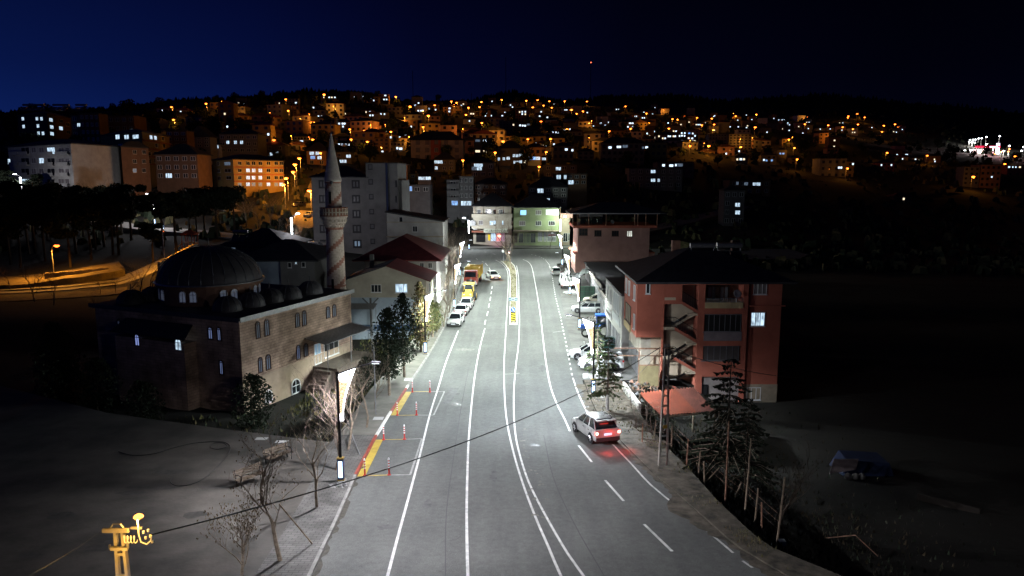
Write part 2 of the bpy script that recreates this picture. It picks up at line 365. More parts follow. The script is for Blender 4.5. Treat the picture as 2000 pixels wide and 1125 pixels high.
def curbed(name, yl, fl, fr, m, h=.13):
    vs = []; fs = []
    for y in yl:
        a, b, z = fl(y), fr(y), zr(y)
        vs += [(a, y, z - .9), (a, y, z + h), ((a + b) / 2, y, z + h), (b, y, z + h), (b, y, z - .9)]
    for j in range(len(yl) - 1):
        for i in range(4): fs.append((j * 5 + i, j * 5 + i + 1, (j + 1) * 5 + i + 1, (j + 1) * 5 + i))
    return struct(MB().add(vs, fs, m), name)
KW = .16
walk_near = curbed('sidewalk', yr(-30, 47, 1.0), lambda y: poly_at(LO, y), lambda y: poly_at(KL, y) - KW, M['pavers'])
walk_far = curbed('sidewalk', yr(47.02, 140, 1.5), lambda y: poly_at(LO, y), lambda y: poly_at(KL, y) - KW, M['walk'])
dirt_walk = curbed('dirt_footpath', yr(-20, 63, 1.2), lambda y: poly_at(KR, y) + KW, lambda y: poly_at(RO, y), M['dirt'], .05)
apron = sheet('parking_yard', yr(63.1, 135, 1.5), lambda y: poly_at(KR, y) - .25, lambda y: 15.0, M['concrete'], 4, .006)
far_walk = struct(MB().box(-24, 30, 180.1, 187.5, -1, 1.14, M['concrete']), 'sidewalk')
def plaza():
    nx, ny = 60, 44; vs = []; fs = []
    for j in range(ny + 1):
        for i in range(nx + 1):
            a = i / nx; x = -75 + a * 60
            for _ in range(6):
                yb = plaza_back(min(x, PB[-1][0])); y = -30 + (yb + 30) * j / ny; lo = poly_at(LO, y) - .01; x = -75 + a * (lo + 75)
            vs.append((x, y, zr(y) + .1))
    k = nx + 1
    for j in range(ny):
        for i in range(nx): fs.append((j * k + i, j * k + i + 1, (j + 1) * k + i + 1, (j + 1) * k + i))
    # back edge skirt
    o = len(vs)
    for i in range(k): x, y, z = vs[ny * k + i]; vs.append((x, y, z - 2.8))
    for i in range(nx): fs.append((ny * k + i, ny * k + i + 1, o + i + 1, o + i))
    struct(MB().add(vs, fs, M['plaza']), 'plaza')
plaza()
# kerb stones, each its own piece along the near edges
KST = {}
def kerbs(parent, side, y0, y1, step, mfun, name='kerb_stone'):
    y = y0
    while y < y1:
        ln = step; a = (poly_at(side, y), y); b = (poly_at(side, y + ln), y + ln)
        d = Vector((b[0] - a[0], b[1] - a[1], zr(b[1]) - zr(a[1]))); L = d.length; m = mfun(y); key = (m.name, round(L, 1))
        if key not in KST: KST[key] = MB().box(-.08, .08, .012, round(L, 1) - .012, -.3, .15, m).mesh('kerb_stone')
        o = link(name, KST[key], parent); s = 1 if side is KR else -1
        o.location = (a[0] + s * .08, a[1], zr(a[1]) + rnd.uniform(-.008, .008)); o.rotation_euler = (math.asin(d.z / L), 0, math.atan2(-d.x, d.y)); y += ln * L / round(L, 1) if False else ln
bay1 = (G(715, 930).y, G(748, 859).y); bay2 = (G(776, 811).y, G(804, 765).y)
def leftk(y):
    if bay1[0] - .3 < y < bay1[1] + .1 or bay2[0] - .2 < y < bay2[1] + .2: return M['redpaint']
    return M['wkerb'] if bay1[1] < y < bay1[1] + 14 else M['kerb']
kerbs(walk_near, KL, 22, 47, 1.0, leftk); kerbs(walk_far, KL, 47, 110, 1.0, leftk)

# painted lines are parts of the road
def line3(pts, wd, m, name, off=.006, step=1.2, parent=road, close=False):
    P = [G(u, v) for u, v in pts]; Q = []
    # smooth with Catmull-Rom, resampled
    PP = [P[0] * 2 - P[1]] + P + [P[-1] * 2 - P[-2]] if not close else [P[-1]] + P + [P[0], P[1]]
    for i in range(1, len(PP) - 2):
        n = max(1, int((PP[i + 1] - PP[i]).length / step))
        for k in range(n):
            t = k / n; p0, p1, p2, p3 = PP[i - 1], PP[i], PP[i + 1], PP[i + 2]
            Q.append(.5 * ((2 * p1) + (-p0 + p2) * t + (2 * p0 - 5 * p1 + 4 * p2 - p3) * t * t + (-p0 + 3 * p1 - 3 * p2 + p3) * t**3))
    Q.append(P[-1]); return ribbon(Q, wd, m, name, off, parent)
def ribbon(Q, wd, m, name, off=.006, parent=road):
    vs = []
    for i, p in enumerate(Q):
        d = Q[min(i + 1, len(Q) - 1)] - Q[max(i - 1, 0)]; d.z = 0; d.normalize(); nx, ny = -d.y, d.x
        for s in (-1, 1):
            x = p.x + nx * wd / 2 * s; y = p.y + ny * wd / 2 * s; vs.append((x, y, zroad(x, y) + off))
    mb = MB().add(vs, [(2 * i, 2 * i + 1, 2 * i + 3, 2 * i + 2) for i in range(len(Q) - 1)], m)
    return mb.build(name, parent)
LA = [(757, 1125), (775, 1056), (796, 979), (818, 897), (839, 812), (856, 757), (873, 702), (895, 646)]
LB = [(914, 1130), (912, 1060), (911.5, 990), (913, 920), (915.5, 857), (921, 790), (928, 730), (937, 680), (947, 641)]
LC = [(1098, 1130), (1072, 1070), (1045, 1008), (1019, 938), (1001, 876), (989, 815), (985, 757), (985, 700), (987.5, 655), (990, 610), (991.5, 580), (992.5, 553), (990.7, 529), (980, 514.7), (968, 508)]
LF = [(1142, 1128), (1110, 1083), (1070, 1015), (1032, 940), (1013, 880), (1006, 842), (1003.5, 800), (1004, 757), (1008, 710), (1012, 680), (1014, 650), (1014.5, 620), (1013.5, 590), (1013, 545), (1009, 518.7)]
LR = [(1113, 842), (1103, 819), (1086, 785), (1074, 750), (1066, 705), (1061, 665), (1056, 620), (1051, 587), (1046.7, 561), (1038.7, 522), (1030.7, 511), (1021, 506.7)]
LE = [(1480, 1119), (1432, 1080), (1380, 1036), (1325, 991), (1271, 947), (1233, 906), (1196, 867), (1170, 836), (1151, 812), (1143, 798), (1128, 765), (1119, 738)]
line3([(740, 1190)] + LA, .13, M['paint'], 'lane_line'); line3([(917, 1200)] + LB, .13, M['paint'], 'lane_line')
line3([(1135, 1190)] + LC, .12, M['paint'], 'centre_line'); line3([(1190, 1195)] + LF, .12, M['paint'], 'centre_line')
line3(LR, .13, M['paint'], 'lane_line'); line3(LE[1:], .12, M['paint'], 'edge_line')
line3([(1450, 1095.5), (1470, 1109)], .12, M['paint'], 'edge_line')
for a, b in (((1130, 870), (1156, 902.5)), ((1182, 938), (1218, 978.5)), ((1258, 1024), (1313, 1077)), ((1385, 1136), (1440, 1190)),
             ((946.5, 634), (948.5, 625)), ((951, 617), (953, 608)), ((954.3, 600.5), (955.7, 593)), ((957, 587), (958.2, 580)), ((959, 574.5), (960, 569)), ((960.7, 564), (961.3, 559)),
             ((958, 529), (955.5, 523)), ((952, 519), (948, 514))):
    line3([a, b], .14, M['paint'], 'lane_dash')
def dotted(pts, dash, gap, wd, name):
    P = [G(u, v) for u, v in pts]; s = 0; on = True; run = dash; cur = [P[0]]
    for a, b in zip(P, P[1:]):
        L = (b - a).length; t = 0
        while t < L:
            st = min(run, L - t); t += st; run -= st
            if on: cur.append(a.lerp(b, t / L))
            if run <= 1e-6:
                if on and len(cur) > 1: ribbon(cur, wd, M['paint'], name)
                on = not on; run = dash if on else gap; cur = [a.lerp(b, t / L)]
dotted([(1117.5, 733), (1111, 700), (1105, 668), (1100, 645), (1096, 624), (1085, 580), (1078.7, 541), (1073, 518), (1066, 508), (1054.7, 501.5), (1030.7, 495)], .85, 1.25, .15, 'edge_dot')
dotted([(945, 512), (925, 503), (900, 497), (870, 493)], 1.6, 3.5, .13, 'edge_dot')
dotted([(968, 497), (930, 488), (895, 484)], 1.6, 3.5, .13, 'edge_dot')
# two kerbside bays with yellow hatched strips, worn white outline
def quad(pts, m, name, off=.01):
    P = [G(u, v) for u, v in pts]; return MB().add([(p.x, p.y, p.z + off) for p in P], [(0, 1, 2, 3)], m).build(name, road)
quad([(697.5, 931), (713.5, 930), (748, 858.8), (733.8, 859)], M['yellow'], 'kerbside_strip'); quad([(763, 811.6), (776.5, 811.3), (804, 765.3), (792.5, 765.2)], M['yellow'], 'kerbside_strip')
for a, b, m_ in (((714, 929.5), (762, 928), 'yellow'), ((762, 928), (801, 927.5), 'oldpaint'), ((748, 859), (790.6, 858.3), 'yellow'), ((790.6, 858.3), (823, 857), 'oldpaint'),
                 ((801, 928), (824, 857), 'oldpaint'), ((777, 811.5), (814, 811), 'yellow'), ((814, 811), (847, 811), 'oldpaint'), ((804, 765), (839, 765), 'yellow'), ((839, 765), (868, 765), 'oldpaint'), ((847, 811), (868, 765), 'oldpaint')):
    line3([a, b], .12, M[m_], 'bay_line', .014)
line3([(985, 731), (1015, 729.5)], .1, M['oldpaint'], 'faint_line'); line3([(1080, 649), (1103, 646)], .12, M['oldpaint'], 'faint_line')
tar = mat('tar_patch', (.03, .03, .03), .5)
line3([(862, 1058.5), (880, 1056), (893, 1053), (900, 1047)], .035, tar, 'tar_crack', .008)
patch = mat('asphalt_patch', (.085, .086, .086), .8, noise=.25, nscale=3, bump=.4)
quad([(862, 788), (880, 788), (897, 757), (880, 757)], patch, 'asphalt_patch', .003)
gap_m = mat('scuffed_asphalt', (.15, .145, .13), .9, noise=.3, nscale=5)
rs = random.Random(11)
for i in range(34):
    t = rs.random(); u = 1018 + 30 * t + rs.uniform(-6, 8) + (rs.random() < .3) * 20; v = 835 + 190 * t; p = G(u, v); r = rs.uniform(.05, .16)
    vs = [(p.x + r * math.cos(k * 1.25) * rs.uniform(.6, 1.2), p.y + 1.5 * r * math.sin(k * 1.25) * rs.uniform(.6, 1.2), zr(p.y) + .005) for k in range(5)]
    MB().add(vs, [(0, 1, 2, 3, 4)], gap_m).build('scuff', road)
# ------------------------------------------------------------------ median island
def island():
    L = sorted([(p.x, p.y) for p in (G(995.3, 634), G(995.3, 600), G(995.5, 570), G(996, 545), G(994, 529), G(986, 517), G(976, 509.5))], key=lambda q: q[1])
    Rr = sorted([(p.x, p.y) for p in (G(1010.5, 634), G(1010.7, 600), G(1010.3, 570), G(1010, 545), G(1008.5, 530), G(1005, 520), G(996, 511))], key=lambda q: q[1])
    y0, y1 = L[0][1], Rr[-1][1]; yl = yr(y0, y1, 1.0)
    isl = struct(MB(), 'median_island') if False else None
    vs = []; fs = []
    for y in yl:
        a, b = poly_at(L, y) + .12, poly_at(Rr, y) - .12; z = zr(y)
        vs += [(a, y, z), (a, y, z + .14), ((a + b) / 2, y, z + .2), (b, y, z + .14), (b, y, z)]
    for j in range(len(yl) - 1):
        for i in range(4): fs.append((j * 5 + i, j * 5 + i + 1, (j + 1) * 5 + i + 1, (j + 1) * 5 + i))
    o = struct(MB().add(vs, fs, M['island']), 'median_island')
    for side, s in ((L, 1), (Rr, -1)):
        y = y0
        while y < y1 - .5:
            a = (poly_at(side, y), y); b = (poly_at(side, y + 1), y + 1); ang = math.atan2(-(b[0] - a[0]), 1)
            k = MB().box(-.06, .06, .01, math.hypot(b[0] - a[0], 1) - .01, -.05, .2, M['wkerb']).build('kerb_stone', o); k.location = (a[0] + s * .06, y, zr(y)); k.rotation_euler = (0, 0, ang); y += 1
    xa, xb = poly_at(L, y0), poly_at(Rr, y0); MB().box(xa, xb, y0 - .14, y0 - .01, zr(y0) - .05, zr(y0) + .2, M['wkerb']).build('kerb_end', o)
    rr = random.Random(5); mb = MB()
    for i in range(420):
        y = rr.uniform(y0 + .3, y1 - .5); x = rr.uniform(poly_at(L, y) + .2, poly_at(Rr, y) - .2); z = zr(y) + .15; h = rr.uniform(.05, .22); a = rr.uniform(0, 6.28); r = rr.uniform(.04, .12)
        mb.add([(x + r * math.cos(a), y + r * math.sin(a), z), (x - r * math.cos(a), y - r * math.sin(a), z), (x + rr.uniform(-.1, .1), y + rr.uniform(-.1, .1), z + h)], [(0, 1, 2)], M['leafolive'] if rr.random() < .6 else M['dryweed'])
    g = mb.build('island_weeds', None); tag(g, 'dry weeds and leaf litter on the median island', 'weeds', kind='stuff')
island()
# ------------------------------------------------------------------ decorative LED street lamps
LEDC = {'g': (.78, 1.0, .80), 'b': (.72, .93, 1.0), 'p': (.93, .92, 1.0)}
def goldpat():
    m = bpy.data.materials.new('gold_lattice'); m.use_nodes = True; nt = m.node_tree; b = nt.nodes['Principled BSDF']
    t = nt.nodes.new('ShaderNodeTexCoord'); v = nt.nodes.new('ShaderNodeTexVoronoi'); v.inputs['Scale'].default_value = 15; v.feature = 'DISTANCE_TO_EDGE'; nt.links.new(t.outputs['Object'], v.inputs['Vector'])
    r = nt.nodes.new('ShaderNodeValToRGB'); e = r.color_ramp.elements; e[0].position = .06; e[0].color = (1, .80, .52, 1); e[1].position = .2; e[1].color = (.30, .16, .06, 1)
    nt.links.new(v.outputs['Distance'], r.inputs[0]); nt.links.new(r.outputs[0], b.inputs['Emission Color']); b.inputs['Emission Strength'].default_value = 1.8
    b.inputs['Base Color'].default_value = (.03, .02, .01, 1); return m
M['gold'] = goldpat()
M['bluebox'] = mat('navy_casing', (.015, .03, .11), .35, spec=.5)
M['brass'] = mat('brass_trim', (.35, .24, .07), .45, metal=.6)
def lamp_proto():
    t = empty('street_lamp', (0, 0, 0), 0, 'x', 'street lamp')
    MB().box(-.26, .26, -.26, .26, -.3, .1, M['kerb']).build('footing', t)
    lb = MB().box(-.17, .17, -.13, .13, .13, 1.42, M['bluebox']).box(-.19, .19, -.15, .15, .1, .18, M['brass']).box(-.19, .19, -.15, .15, 1.36, 1.43, M['brass']).build('light_box', t)
    for s in (-1, 1): MB().box(-.11, .11, s * .135 - .008, s * .135 + .008, .3, 1.24, M['ledblue']).build('light_panel', lb)
    MB().box(-.075, .075, -.06, .06, 1.42, 6.32, M['black']).build('pole', t)
    # sail shaped panel: straight back edge on the pole, swept front edge
    out = [(.02, 3.55), (.02, 6.15), (.98, 6.5)]; n = 12
    sw = [(.98 * (1 - k / n) ** 1.75 + .24 * (k / n), 6.5 - 2.95 * (k / n) ** .9) for k in range(1, n + 1)]
    poly = out + sw
    mb = MB(); v2 = []; c = Vector((.26, 5.55))
    ins = [(c + (Vector(p) - c) * .80) for p in poly]
    k = len(poly)
    for y0, y1 in ((-.05, -.035), (.035, .05)):
        vs = [(p[0], y, p[1]) for y in (y0, y1) for p in poly] + [(q.x, y, q.y) for y in (y0, y1) for q in ins]
        fs = []
        for i in range(k):
            j = (i + 1) % k; fs += [(i, j, 2 * k + j, 2 * k + i), (k + i, k + j, 3 * k + j, 3 * k + i), (i, j, k + j, k + i), (2 * k + i, 2 * k + j, 3 * k + j, 3 * k + i)]
        mb.add(vs, fs, M['ledsoft'])
    pn = mb.build('panel_frame', t)
    g = MB().prism([(q.x, q.y) for q in ins], -.02, .02, M['gold']).build('panel_lattice', pn); g.rotation_euler = (math.pi / 2, 0, 0)
    d = MB().lathe([(0.001, -.07), (.27, -.07), (.29, -.05), (.29, .05), (.27, .07), (.001, .07)], mat('led_disc', (1, 1, 1), .4, emis=(.92, .95, 1), est=3), 20).build('disc_light', pn); d.location = (.33, 0, 6.0); d.rotation_euler = (math.pi / 2, 0, 0)
    cp = MB().box(-.1, 1.02, -.07, .07, -.03, .03, M['black']).build('panel_cap', t)
    cp.location = (.05, 0, 6.2); cp.rotation_euler = (0, -math.atan2(.35, .96), 0)
    MB().tube([(.95, 0, 6.53), (2.0, 0, 6.83)], .035, M['black'], 5).build('arm', t)
    h = MB().box(1.85, 2.35, -.1, .1, 6.78, 6.86, M['black']).build('luminaire', t)
    MB().box(1.9, 2.3, -.07, .07, 6.765, 6.778, M['ledglow']).build('led_strip', h)
    return t
PROTO = lamp_proto()
for o in [PROTO] + list(PROTO.children_recursive): pass
def spot(name, loc, power, color, size=150, blend=.5, parent=None, rad=.12, rot=(0, 0, 0), batwing=0):
    ld = bpy.data.lights.new(name, 'SPOT'); ld.energy = power; ld.color = color; ld.spot_size = R(size); ld.spot_blend = blend; ld.shadow_soft_size = rad
    o = bpy.data.objects.new(name, ld); col.objects.link(o); o.location = loc; o.rotation_euler = rot
    if parent: o.parent = parent
    if batwing:      # road luminaires throw more light sideways than straight down
        ld.use_nodes = True; nt = ld.node_tree; e = nt.nodes['Emission']; t = nt.nodes.new('ShaderNodeTexCoord'); s = nt.nodes.new('ShaderNodeSeparateXYZ'); nt.links.new(t.outputs['Normal'], s.inputs[0])
        def mt(op, a, b):
            n = nt.nodes.new('ShaderNodeMath'); n.operation = op
            for i, v in enumerate((a, b)):
                if isinstance(v, (int, float)): n.inputs[i].default_value = v
                else: nt.links.new(v, n.inputs[i])
            return n.outputs[0]
        nt.links.new(mt('MINIMUM', mt('POWER', mt('MAXIMUM', mt('ABSOLUTE', s.outputs[2], 0), .05), -2.7), batwing), e.inputs['Strength'])
    return o
def point(name, loc, power, color, parent=None, rad=.1):
    ld = bpy.data.lights.new(name, 'POINT'); ld.energy = power; ld.color = color; ld.shadow_soft_size = rad
    o = bpy.data.objects.new(name, ld); col.objects.link(o); o.location = loc
    if parent: o.parent = parent
    return o
LAMPS = [  # base sighting, side, power, colour, label
 (667, 945, 1, 3700, 'p', 'nearest left lamp with lit gold sail panel beside the paved plaza'),
 (833, 694, 1, 3500, 'g', 'lit sail panel lamp beside the two dark conifers on the left pavement'),
 (889, 604, 1, 3700, 'g', 'lit sail panel lamp beside the yellow backhoe and parked white sedans'),
 (899, 541, 1, 3700, 'g', 'lit sail panel lamp behind the dump truck on the left pavement'),
 (1156, 775, -1, 3600, 'b', 'nearest right lamp with lit sail panel by the young conifer'),
 (1130, 645, -1, 3300, 'g', 'right hand sail panel lamp in front of the blue tractor'),
 (1111.5, 578, -1, 3700, 'g', 'right hand sail panel lamp beside the flatbed lorry'),
 (1097, 520, -1, 3700, 'g', 'right hand sail panel lamp at the near corner of the junction')]
for i, (u, v, s, pw, c, lab) in enumerate(LAMPS):
    o = PROTO if i == 0 else copy_tree(PROTO)
    p = G(u, v); p.x += -.1 * s if i else 0; o.location = (p.x, p.y, p.z + .12); o.rotation_euler = (0, 0, 0 if s == 1 else math.pi)
    tag(o, lab, 'street lamp', 'decorative street lamps along the main road')
    ang = .12
    spot('luminaire_light', (2.1, 0, 6.72), pw * (1.0 if s > 0 else .78), LEDC[c], 166, .5, o, .15, (0, -ang, 0), 5.5); point('luminaire_spill', (2.1, 0, 7.3), 900 if u in (667, 833) else 700 if u == 1156 else 420, LEDC[c], o, .3)
# the next lamp of the left row stands beside the camera, its arm over the road out of the frame
o = copy_tree(PROTO)
for ch in list(o.children):
    if ch.type == 'LIGHT': bpy.data.objects.remove(ch)
yb = 10.0; o.location = (poly_at(KL, yb) - .7, yb, zr(yb) + .12); tag(o, 'sail panel lamp standing just behind the camera on the left pavement', 'street lamp', 'decorative street lamps along the main road')
spot('luminaire_light', (2.1, 0, 6.72), 5200, LEDC['p'], 164, .5, o, .15, (0, -.12, 0), 5.5)
# slim lamps at the far buildings: plain pole with a glowing column and head
def column_lamp(pos, s, label, h=6.6, pw=2500, c=(.86, .95, 1)):
    t = empty('column_lamp', pos, 0, label, 'street lamp')
    MB().box(-.07, .07, -.07, .07, 0, h, M['black']).build('pole', t)
    MB().box(-.17, .17, -.13, .13, .1, 1.4, M['bluebox']).build('light_box', t); MB().box(-.1, .1, -.16, -.135, .3, 1.25, M['ledblue']).build('light_panel', t)
    MB().box(-.13, .13, -.12, .12, h - 3.3, h - .2, M['ledglow']).build('glow_column', t)
    MB().tube([(0, 0, h), (s * 1.1, 0, h + .55)], .05, M['black'], 5).build('arm', t)
    MB().box(min(s * .9, s * 1.5), max(s * .9, s * 1.5), -.15, .15, h + .45, h + .6, M['ledglow']).build('luminaire', t)
    point('luminaire_light', (s * 1.2, -.3, h + .2), pw, c, t, .2); return t
pL = A(916, 476, 178); column_lamp((pL.x, 178, zr(178)), -1, 'slim glowing lamp column left of the cream corner building', 7.4, 6500, (.88, .95, 1))
pR = A(1094, 476, 183.5); column_lamp((pR.x, 183.5, zr(183.5)), 1, 'slim glowing lamp column on the corner of the green building', 7.4, 5000, (.84, 1, .84))
for u, v, Yq, s, lab in ((571, 473, 128, 1, 'glowing white lamp column among bare trees on the side street'), (152, 392, 172, -1, 'white lamp column in front of the long white apartment block'), (44, 392, 174, -1, 'added white lamp column among the pines, lighting the white block front'), (319, 440, 165, 1, 'glowing white lamp column seen between the park trees'), (303, 436, 172, -1, 'white lamp column half hidden behind park trees, with bright head')):
    p = A(u, v, Yq); p.z = ground(p.x, Yq); column_lamp(p, s, lab, 9.5 if u == 44 else 6.8, 1700 if u == 44 else 3200 if u == 152 else 2200, (.95, .93, 1))  # the column in the pines is an addition that lights the white block
# ------------------------------------------------------------------ building kit
def PZ(u, v, z):
    a, b, c = ray(u, v); s = (z - Z0) / c; return Vector((a * s, b * s, z))
WM = {}
def win_meshes(wd, h, nm, fm, pm, arch=False, ft=.06, rows=1):
    key = (round(wd, 1), round(h, 1), nm, fm.name, pm.name, arch, ft, rows)
    if key in WM: return WM[key]
    wd, h = key[0], key[1]; f = MB(); p = MB()
    if arch:
        r = wd / 2; hh = h - r; n = 7; out = [(-r, 0), (-r, hh)] + [(-r * math.cos(math.pi * k / n), hh + r * math.sin(math.pi * k / n)) for k in range(1, n)] + [(r, hh), (r, 0)]
        c = (0, h / 2); inn = [(x * (1 - ft / r), ft + y * (1 - 2 * ft / h)) for x, y in out]; k = len(out)
        vs = [(x, -.07, y) for x, y in out] + [(x, -.07, y) for x, y in inn] + [(x, .0, y) for x, y in out] + [(x, .0, y) for x, y in inn]; fs = []
        for i in range(k): j = (i + 1) % k; fs += [(i, j, k + j, k + i), (i, j, 2 * k + j, 2 * k + i), (k + i, k + j, 3 * k + j, 3 * k + i)]
        f.add(vs, fs, fm); f.box(-.025, .025, -.06, -.02, ft, h - ft, fm); f.box(-r + ft, r - ft, -.06, -.02, hh - .03, hh + .03, fm)
        p.add([(x, -.015, y) for x, y in inn], [tuple(range(k))], pm)
    else:
        a = wd / 2; f.box(-a, a, -.06, 0, 0, ft, fm).box(-a, a, -.06, 0, h - ft, h, fm).box(-a, -a + ft, -.06, 0, ft, h - ft, fm).box(a - ft, a, -.06, 0, ft, h - ft, fm)
        for i in range(1, nm): x = -a + wd * i / nm; f.box(x - ft * .45, x + ft * .45, -.055, 0, ft, h - ft, fm)
        for i in range(1, rows): z = h * i / rows; f.box(-a + ft, a - ft, -.05, 0, z - ft * .35, z + ft * .35, fm)
        f.box(-a - .05, a + .05, -.12, 0, -.06, 0, fm)
        p.add([(-a + ft, -.02, ft), (a - ft, -.02, ft), (a - ft, -.02, h - ft), (-a + ft, -.02, h - ft)], [(0, 1, 2, 3)], pm)
    WM[key] = (f.mesh('window'), p.mesh('pane')); return WM[key]
class Face:
    def __init__(s, p, q):
        s.p = Vector((p[0], p[1])); s.q = Vector((q[0], q[1])); s.L = (s.q - s.p).length; s.e = (s.q - s.p) / s.L; s.n = Vector((s.e.y, -s.e.x)); s.a = math.atan2(s.e.y, s.e.x)
    def hit(s, u, v):
        a, b, c = ray(u, v); k = (s.p.dot(s.n)) / (a * s.n.x + b * s.n.y); x, y, z = a * k, b * k, Z0 + c * k
        return (Vector((x, y)) - s.p).dot(s.e), z
    def at(s, d, z, out=0.0):
        q = s.p + s.e * d + s.n * out; return Vector((q.x, q.y, z))
    def box(s, mb, d0, d1, z0, z1, o0, o1, m):     # o: distance out of the face
        b = [s.at(d0, z0, o1), s.at(d1, z0, o1), s.at(d1, z0, o0), s.at(d0, z0, o0)]; t = [Vector((q.x, q.y, z1)) for q in b]; return mb.hexa(b, t, m)
    def pbox(s, mb, u0, v0, u1, v1, o0, o1, m):    # by sighted corners on the face
        d0, z1 = s.hit(u0, v0); d1, z0 = s.hit(u1, v1); return s.box(mb, min(d0, d1), max(d0, d1), min(z0, z1), max(z0, z1), o0, o1, m)
    def win(s, parent, u0, v0, u1, v1, pane=None, nm=2, fm=None, arch=False, out=.0, name='window', rows=1, ft=.06, wh=None):
        if wh: d, z0, wd, h = wh
        else:
            d0, z1 = s.hit(u0, v0); d1, _ = s.hit(u1, v0); _, z0 = s.hit((u0 + u1) / 2, v1); _, z1 = s.hit((u0 + u1) / 2, v0); wd = abs(d1 - d0); d = (d0 + d1) / 2; h = z1 - z0
        fmh, pmh = win_meshes(max(.3, wd), max(.3, h), nm, fm or M['frame'], pane or M['glass'], arch, ft, rows)
        o = link(name, fmh, parent, s.at(d, z0, out), s.a); link('pane', pmh, o); return o
def hip_roof(parent, x0, x1, y0, y1, z, h, m, ov=.6, name='roof', axis='x', gable=False, eave=None):
    a, b, c, d = x0 - ov, x1 + ov, y0 - ov, y1 + ov; mb = MB(); th = .18
    if axis == 'x':
        k = 0 if gable else min((b - a) / 2 * .9, (d - c) / 2); r0 = (a + k, (c + d) / 2, z + h); r1 = (b - k, (c + d) / 2, z + h)
    else:
        k = 0 if gable else min((d - c) / 2 * .9, (b - a) / 2); r0 = ((a + b) / 2, c + k, z + h); r1 = ((a + b) / 2, d - k, z + h)
    vs = [(a, c, z), (b, c, z), (b, d, z), (a, d, z), r0, r1, (a, c, z - th), (b, c, z - th), (b, d, z - th), (a, d, z - th)]
    fs = [(0, 1, 5, 4), (1, 2, 5), (2, 3, 4, 5), (3, 0, 4)] if axis == 'x' else [(0, 1, 4), (1, 2, 5, 4), (2, 3, 5), (3, 0, 4, 5)]
    fs += [(6, 9, 8, 7), (0, 6, 7, 1), (1, 7, 8, 2), (2, 8, 9, 3), (3, 9, 6, 0)]
    mb.add(vs, fs, m); return mb.build(name, parent)
def root_at(name, loc, label, cat, group=None): return empty(name, loc, 0, label, cat, group)
def under(o, root):        # world-built part becomes child of its thing's base empty
    o.parent = root; o.matrix_parent_inverse = Matrix.Translation(-Vector(root.location)); return o
class B:                   # a building whose parts are built in world coordinates and parented to a base empty
    def __init__(s, name, loc, label, cat='building', group=None):
        s.r = root_at(name, loc, label, cat, group)
    def part(s, mb, name, smooth=False): return under(mb.build(name, None, smooth), s.r)
    def win(s, face, *a, **k): o = face.win(None, *a, **k); return under(o, s.r)
    def roof(s, *a, **k): return under(hip_roof(None, *a, **k), s.r)
def solar(pos, n=2, label='', sc_=1.0, rz=0):
    t = empty('solar_heater', pos, rz, label, 'solar heater', 'rooftop solar water heaters')
    for i in range(n):
        x = i * 1.15
        MB().slab([(x, 0, .15), (x + 1.0, 0, .15), (x + 1.0, 1.3, 1.15), (x, 1.3, 1.15)], .06, M['glass']).build('collector', t)
    f = MB()
    for x in (0, n * 1.15 - .15): f.tube([(x, 1.35, 0), (x, 1.35, 1.6)], .03, M['steel'], 4); f.tube([(x, 0, 0), (x, 0, .15)], .03, M['steel'], 4)
    f.build('stand', t); MB().tube([(-.1, 1.45, 1.7), (n * 1.15, 1.45, 1.7)], .26, M['steel'], 10).build('tank', t); return t
# ------------------------------------------------------------------ MOSQUE
ZT = 6.2
N_ = PZ(467, 626, ZT); FR = PZ(683, 570, ZT); LC_ = PZ(185, 597, ZT); BK = LC_ + (FR - N_)
stone = brickmat('mosque_stone', (.54, .38, .28), (.42, .295, .22), (.24, .185, .15), .62, .26, 'wall', bump=.7)
plast = mat('ochre_render', (.34, .26, .19), .9, noise=.2, nscale=.8, bump=.3)
lead = mat('lead_sheet', (.045, .042, .047), .55, metal=.25, noise=.2, nscale=1.2)
darkmetal = mat('dark_sheet_metal', (.06, .062, .075), .5, metal=.3, noise=.2, nscale=1)
mos = B('mosque', (N_.x, N_.y, -2.2), 'stone mosque with a large lead dome and a row of small domes, below the road', 'mosque')
mos.part(MB().prism([(p.x, p.y) for p in (N_, FR, BK, LC_)], -3.4, ZT, stone), 'wall')
def shrink(k, pts=(N_, FR, BK, LC_)):
    c = sum(pts, Vector()) / 4; return [((c + (p - c) * k).x, (c + (p - c) * k).y) for p in pts]
mos.part(MB().prism(shrink(1.045), ZT, ZT + .16, M['roof']), 'roof')
fr = Face(N_, FR); fl = Face(LC_, N_)
mb = MB(); fr.box(mb, -.3, fr.L + .3, ZT - .12, ZT + .3, .36, .42, M['steel']); mos.part(mb, 'fascia')
mb = MB(); fl.box(mb, -.3, fl.L + .3, ZT - .1, ZT + .28, .36, .42, darkmetal); mos.part(mb, 'fascia')  # same fascia, darker metal here paints in its unlit side
mb = MB(); fr.box(mb, 0.02, fr.L - .02, .55, .68, .003, .08, plast); mos.part(mb, 'string_course')
mb = MB(); fr.box(mb, 0.0, fr.L, -3.3, .55, .003, .03, plast); mos.part(mb, 'basement_render')
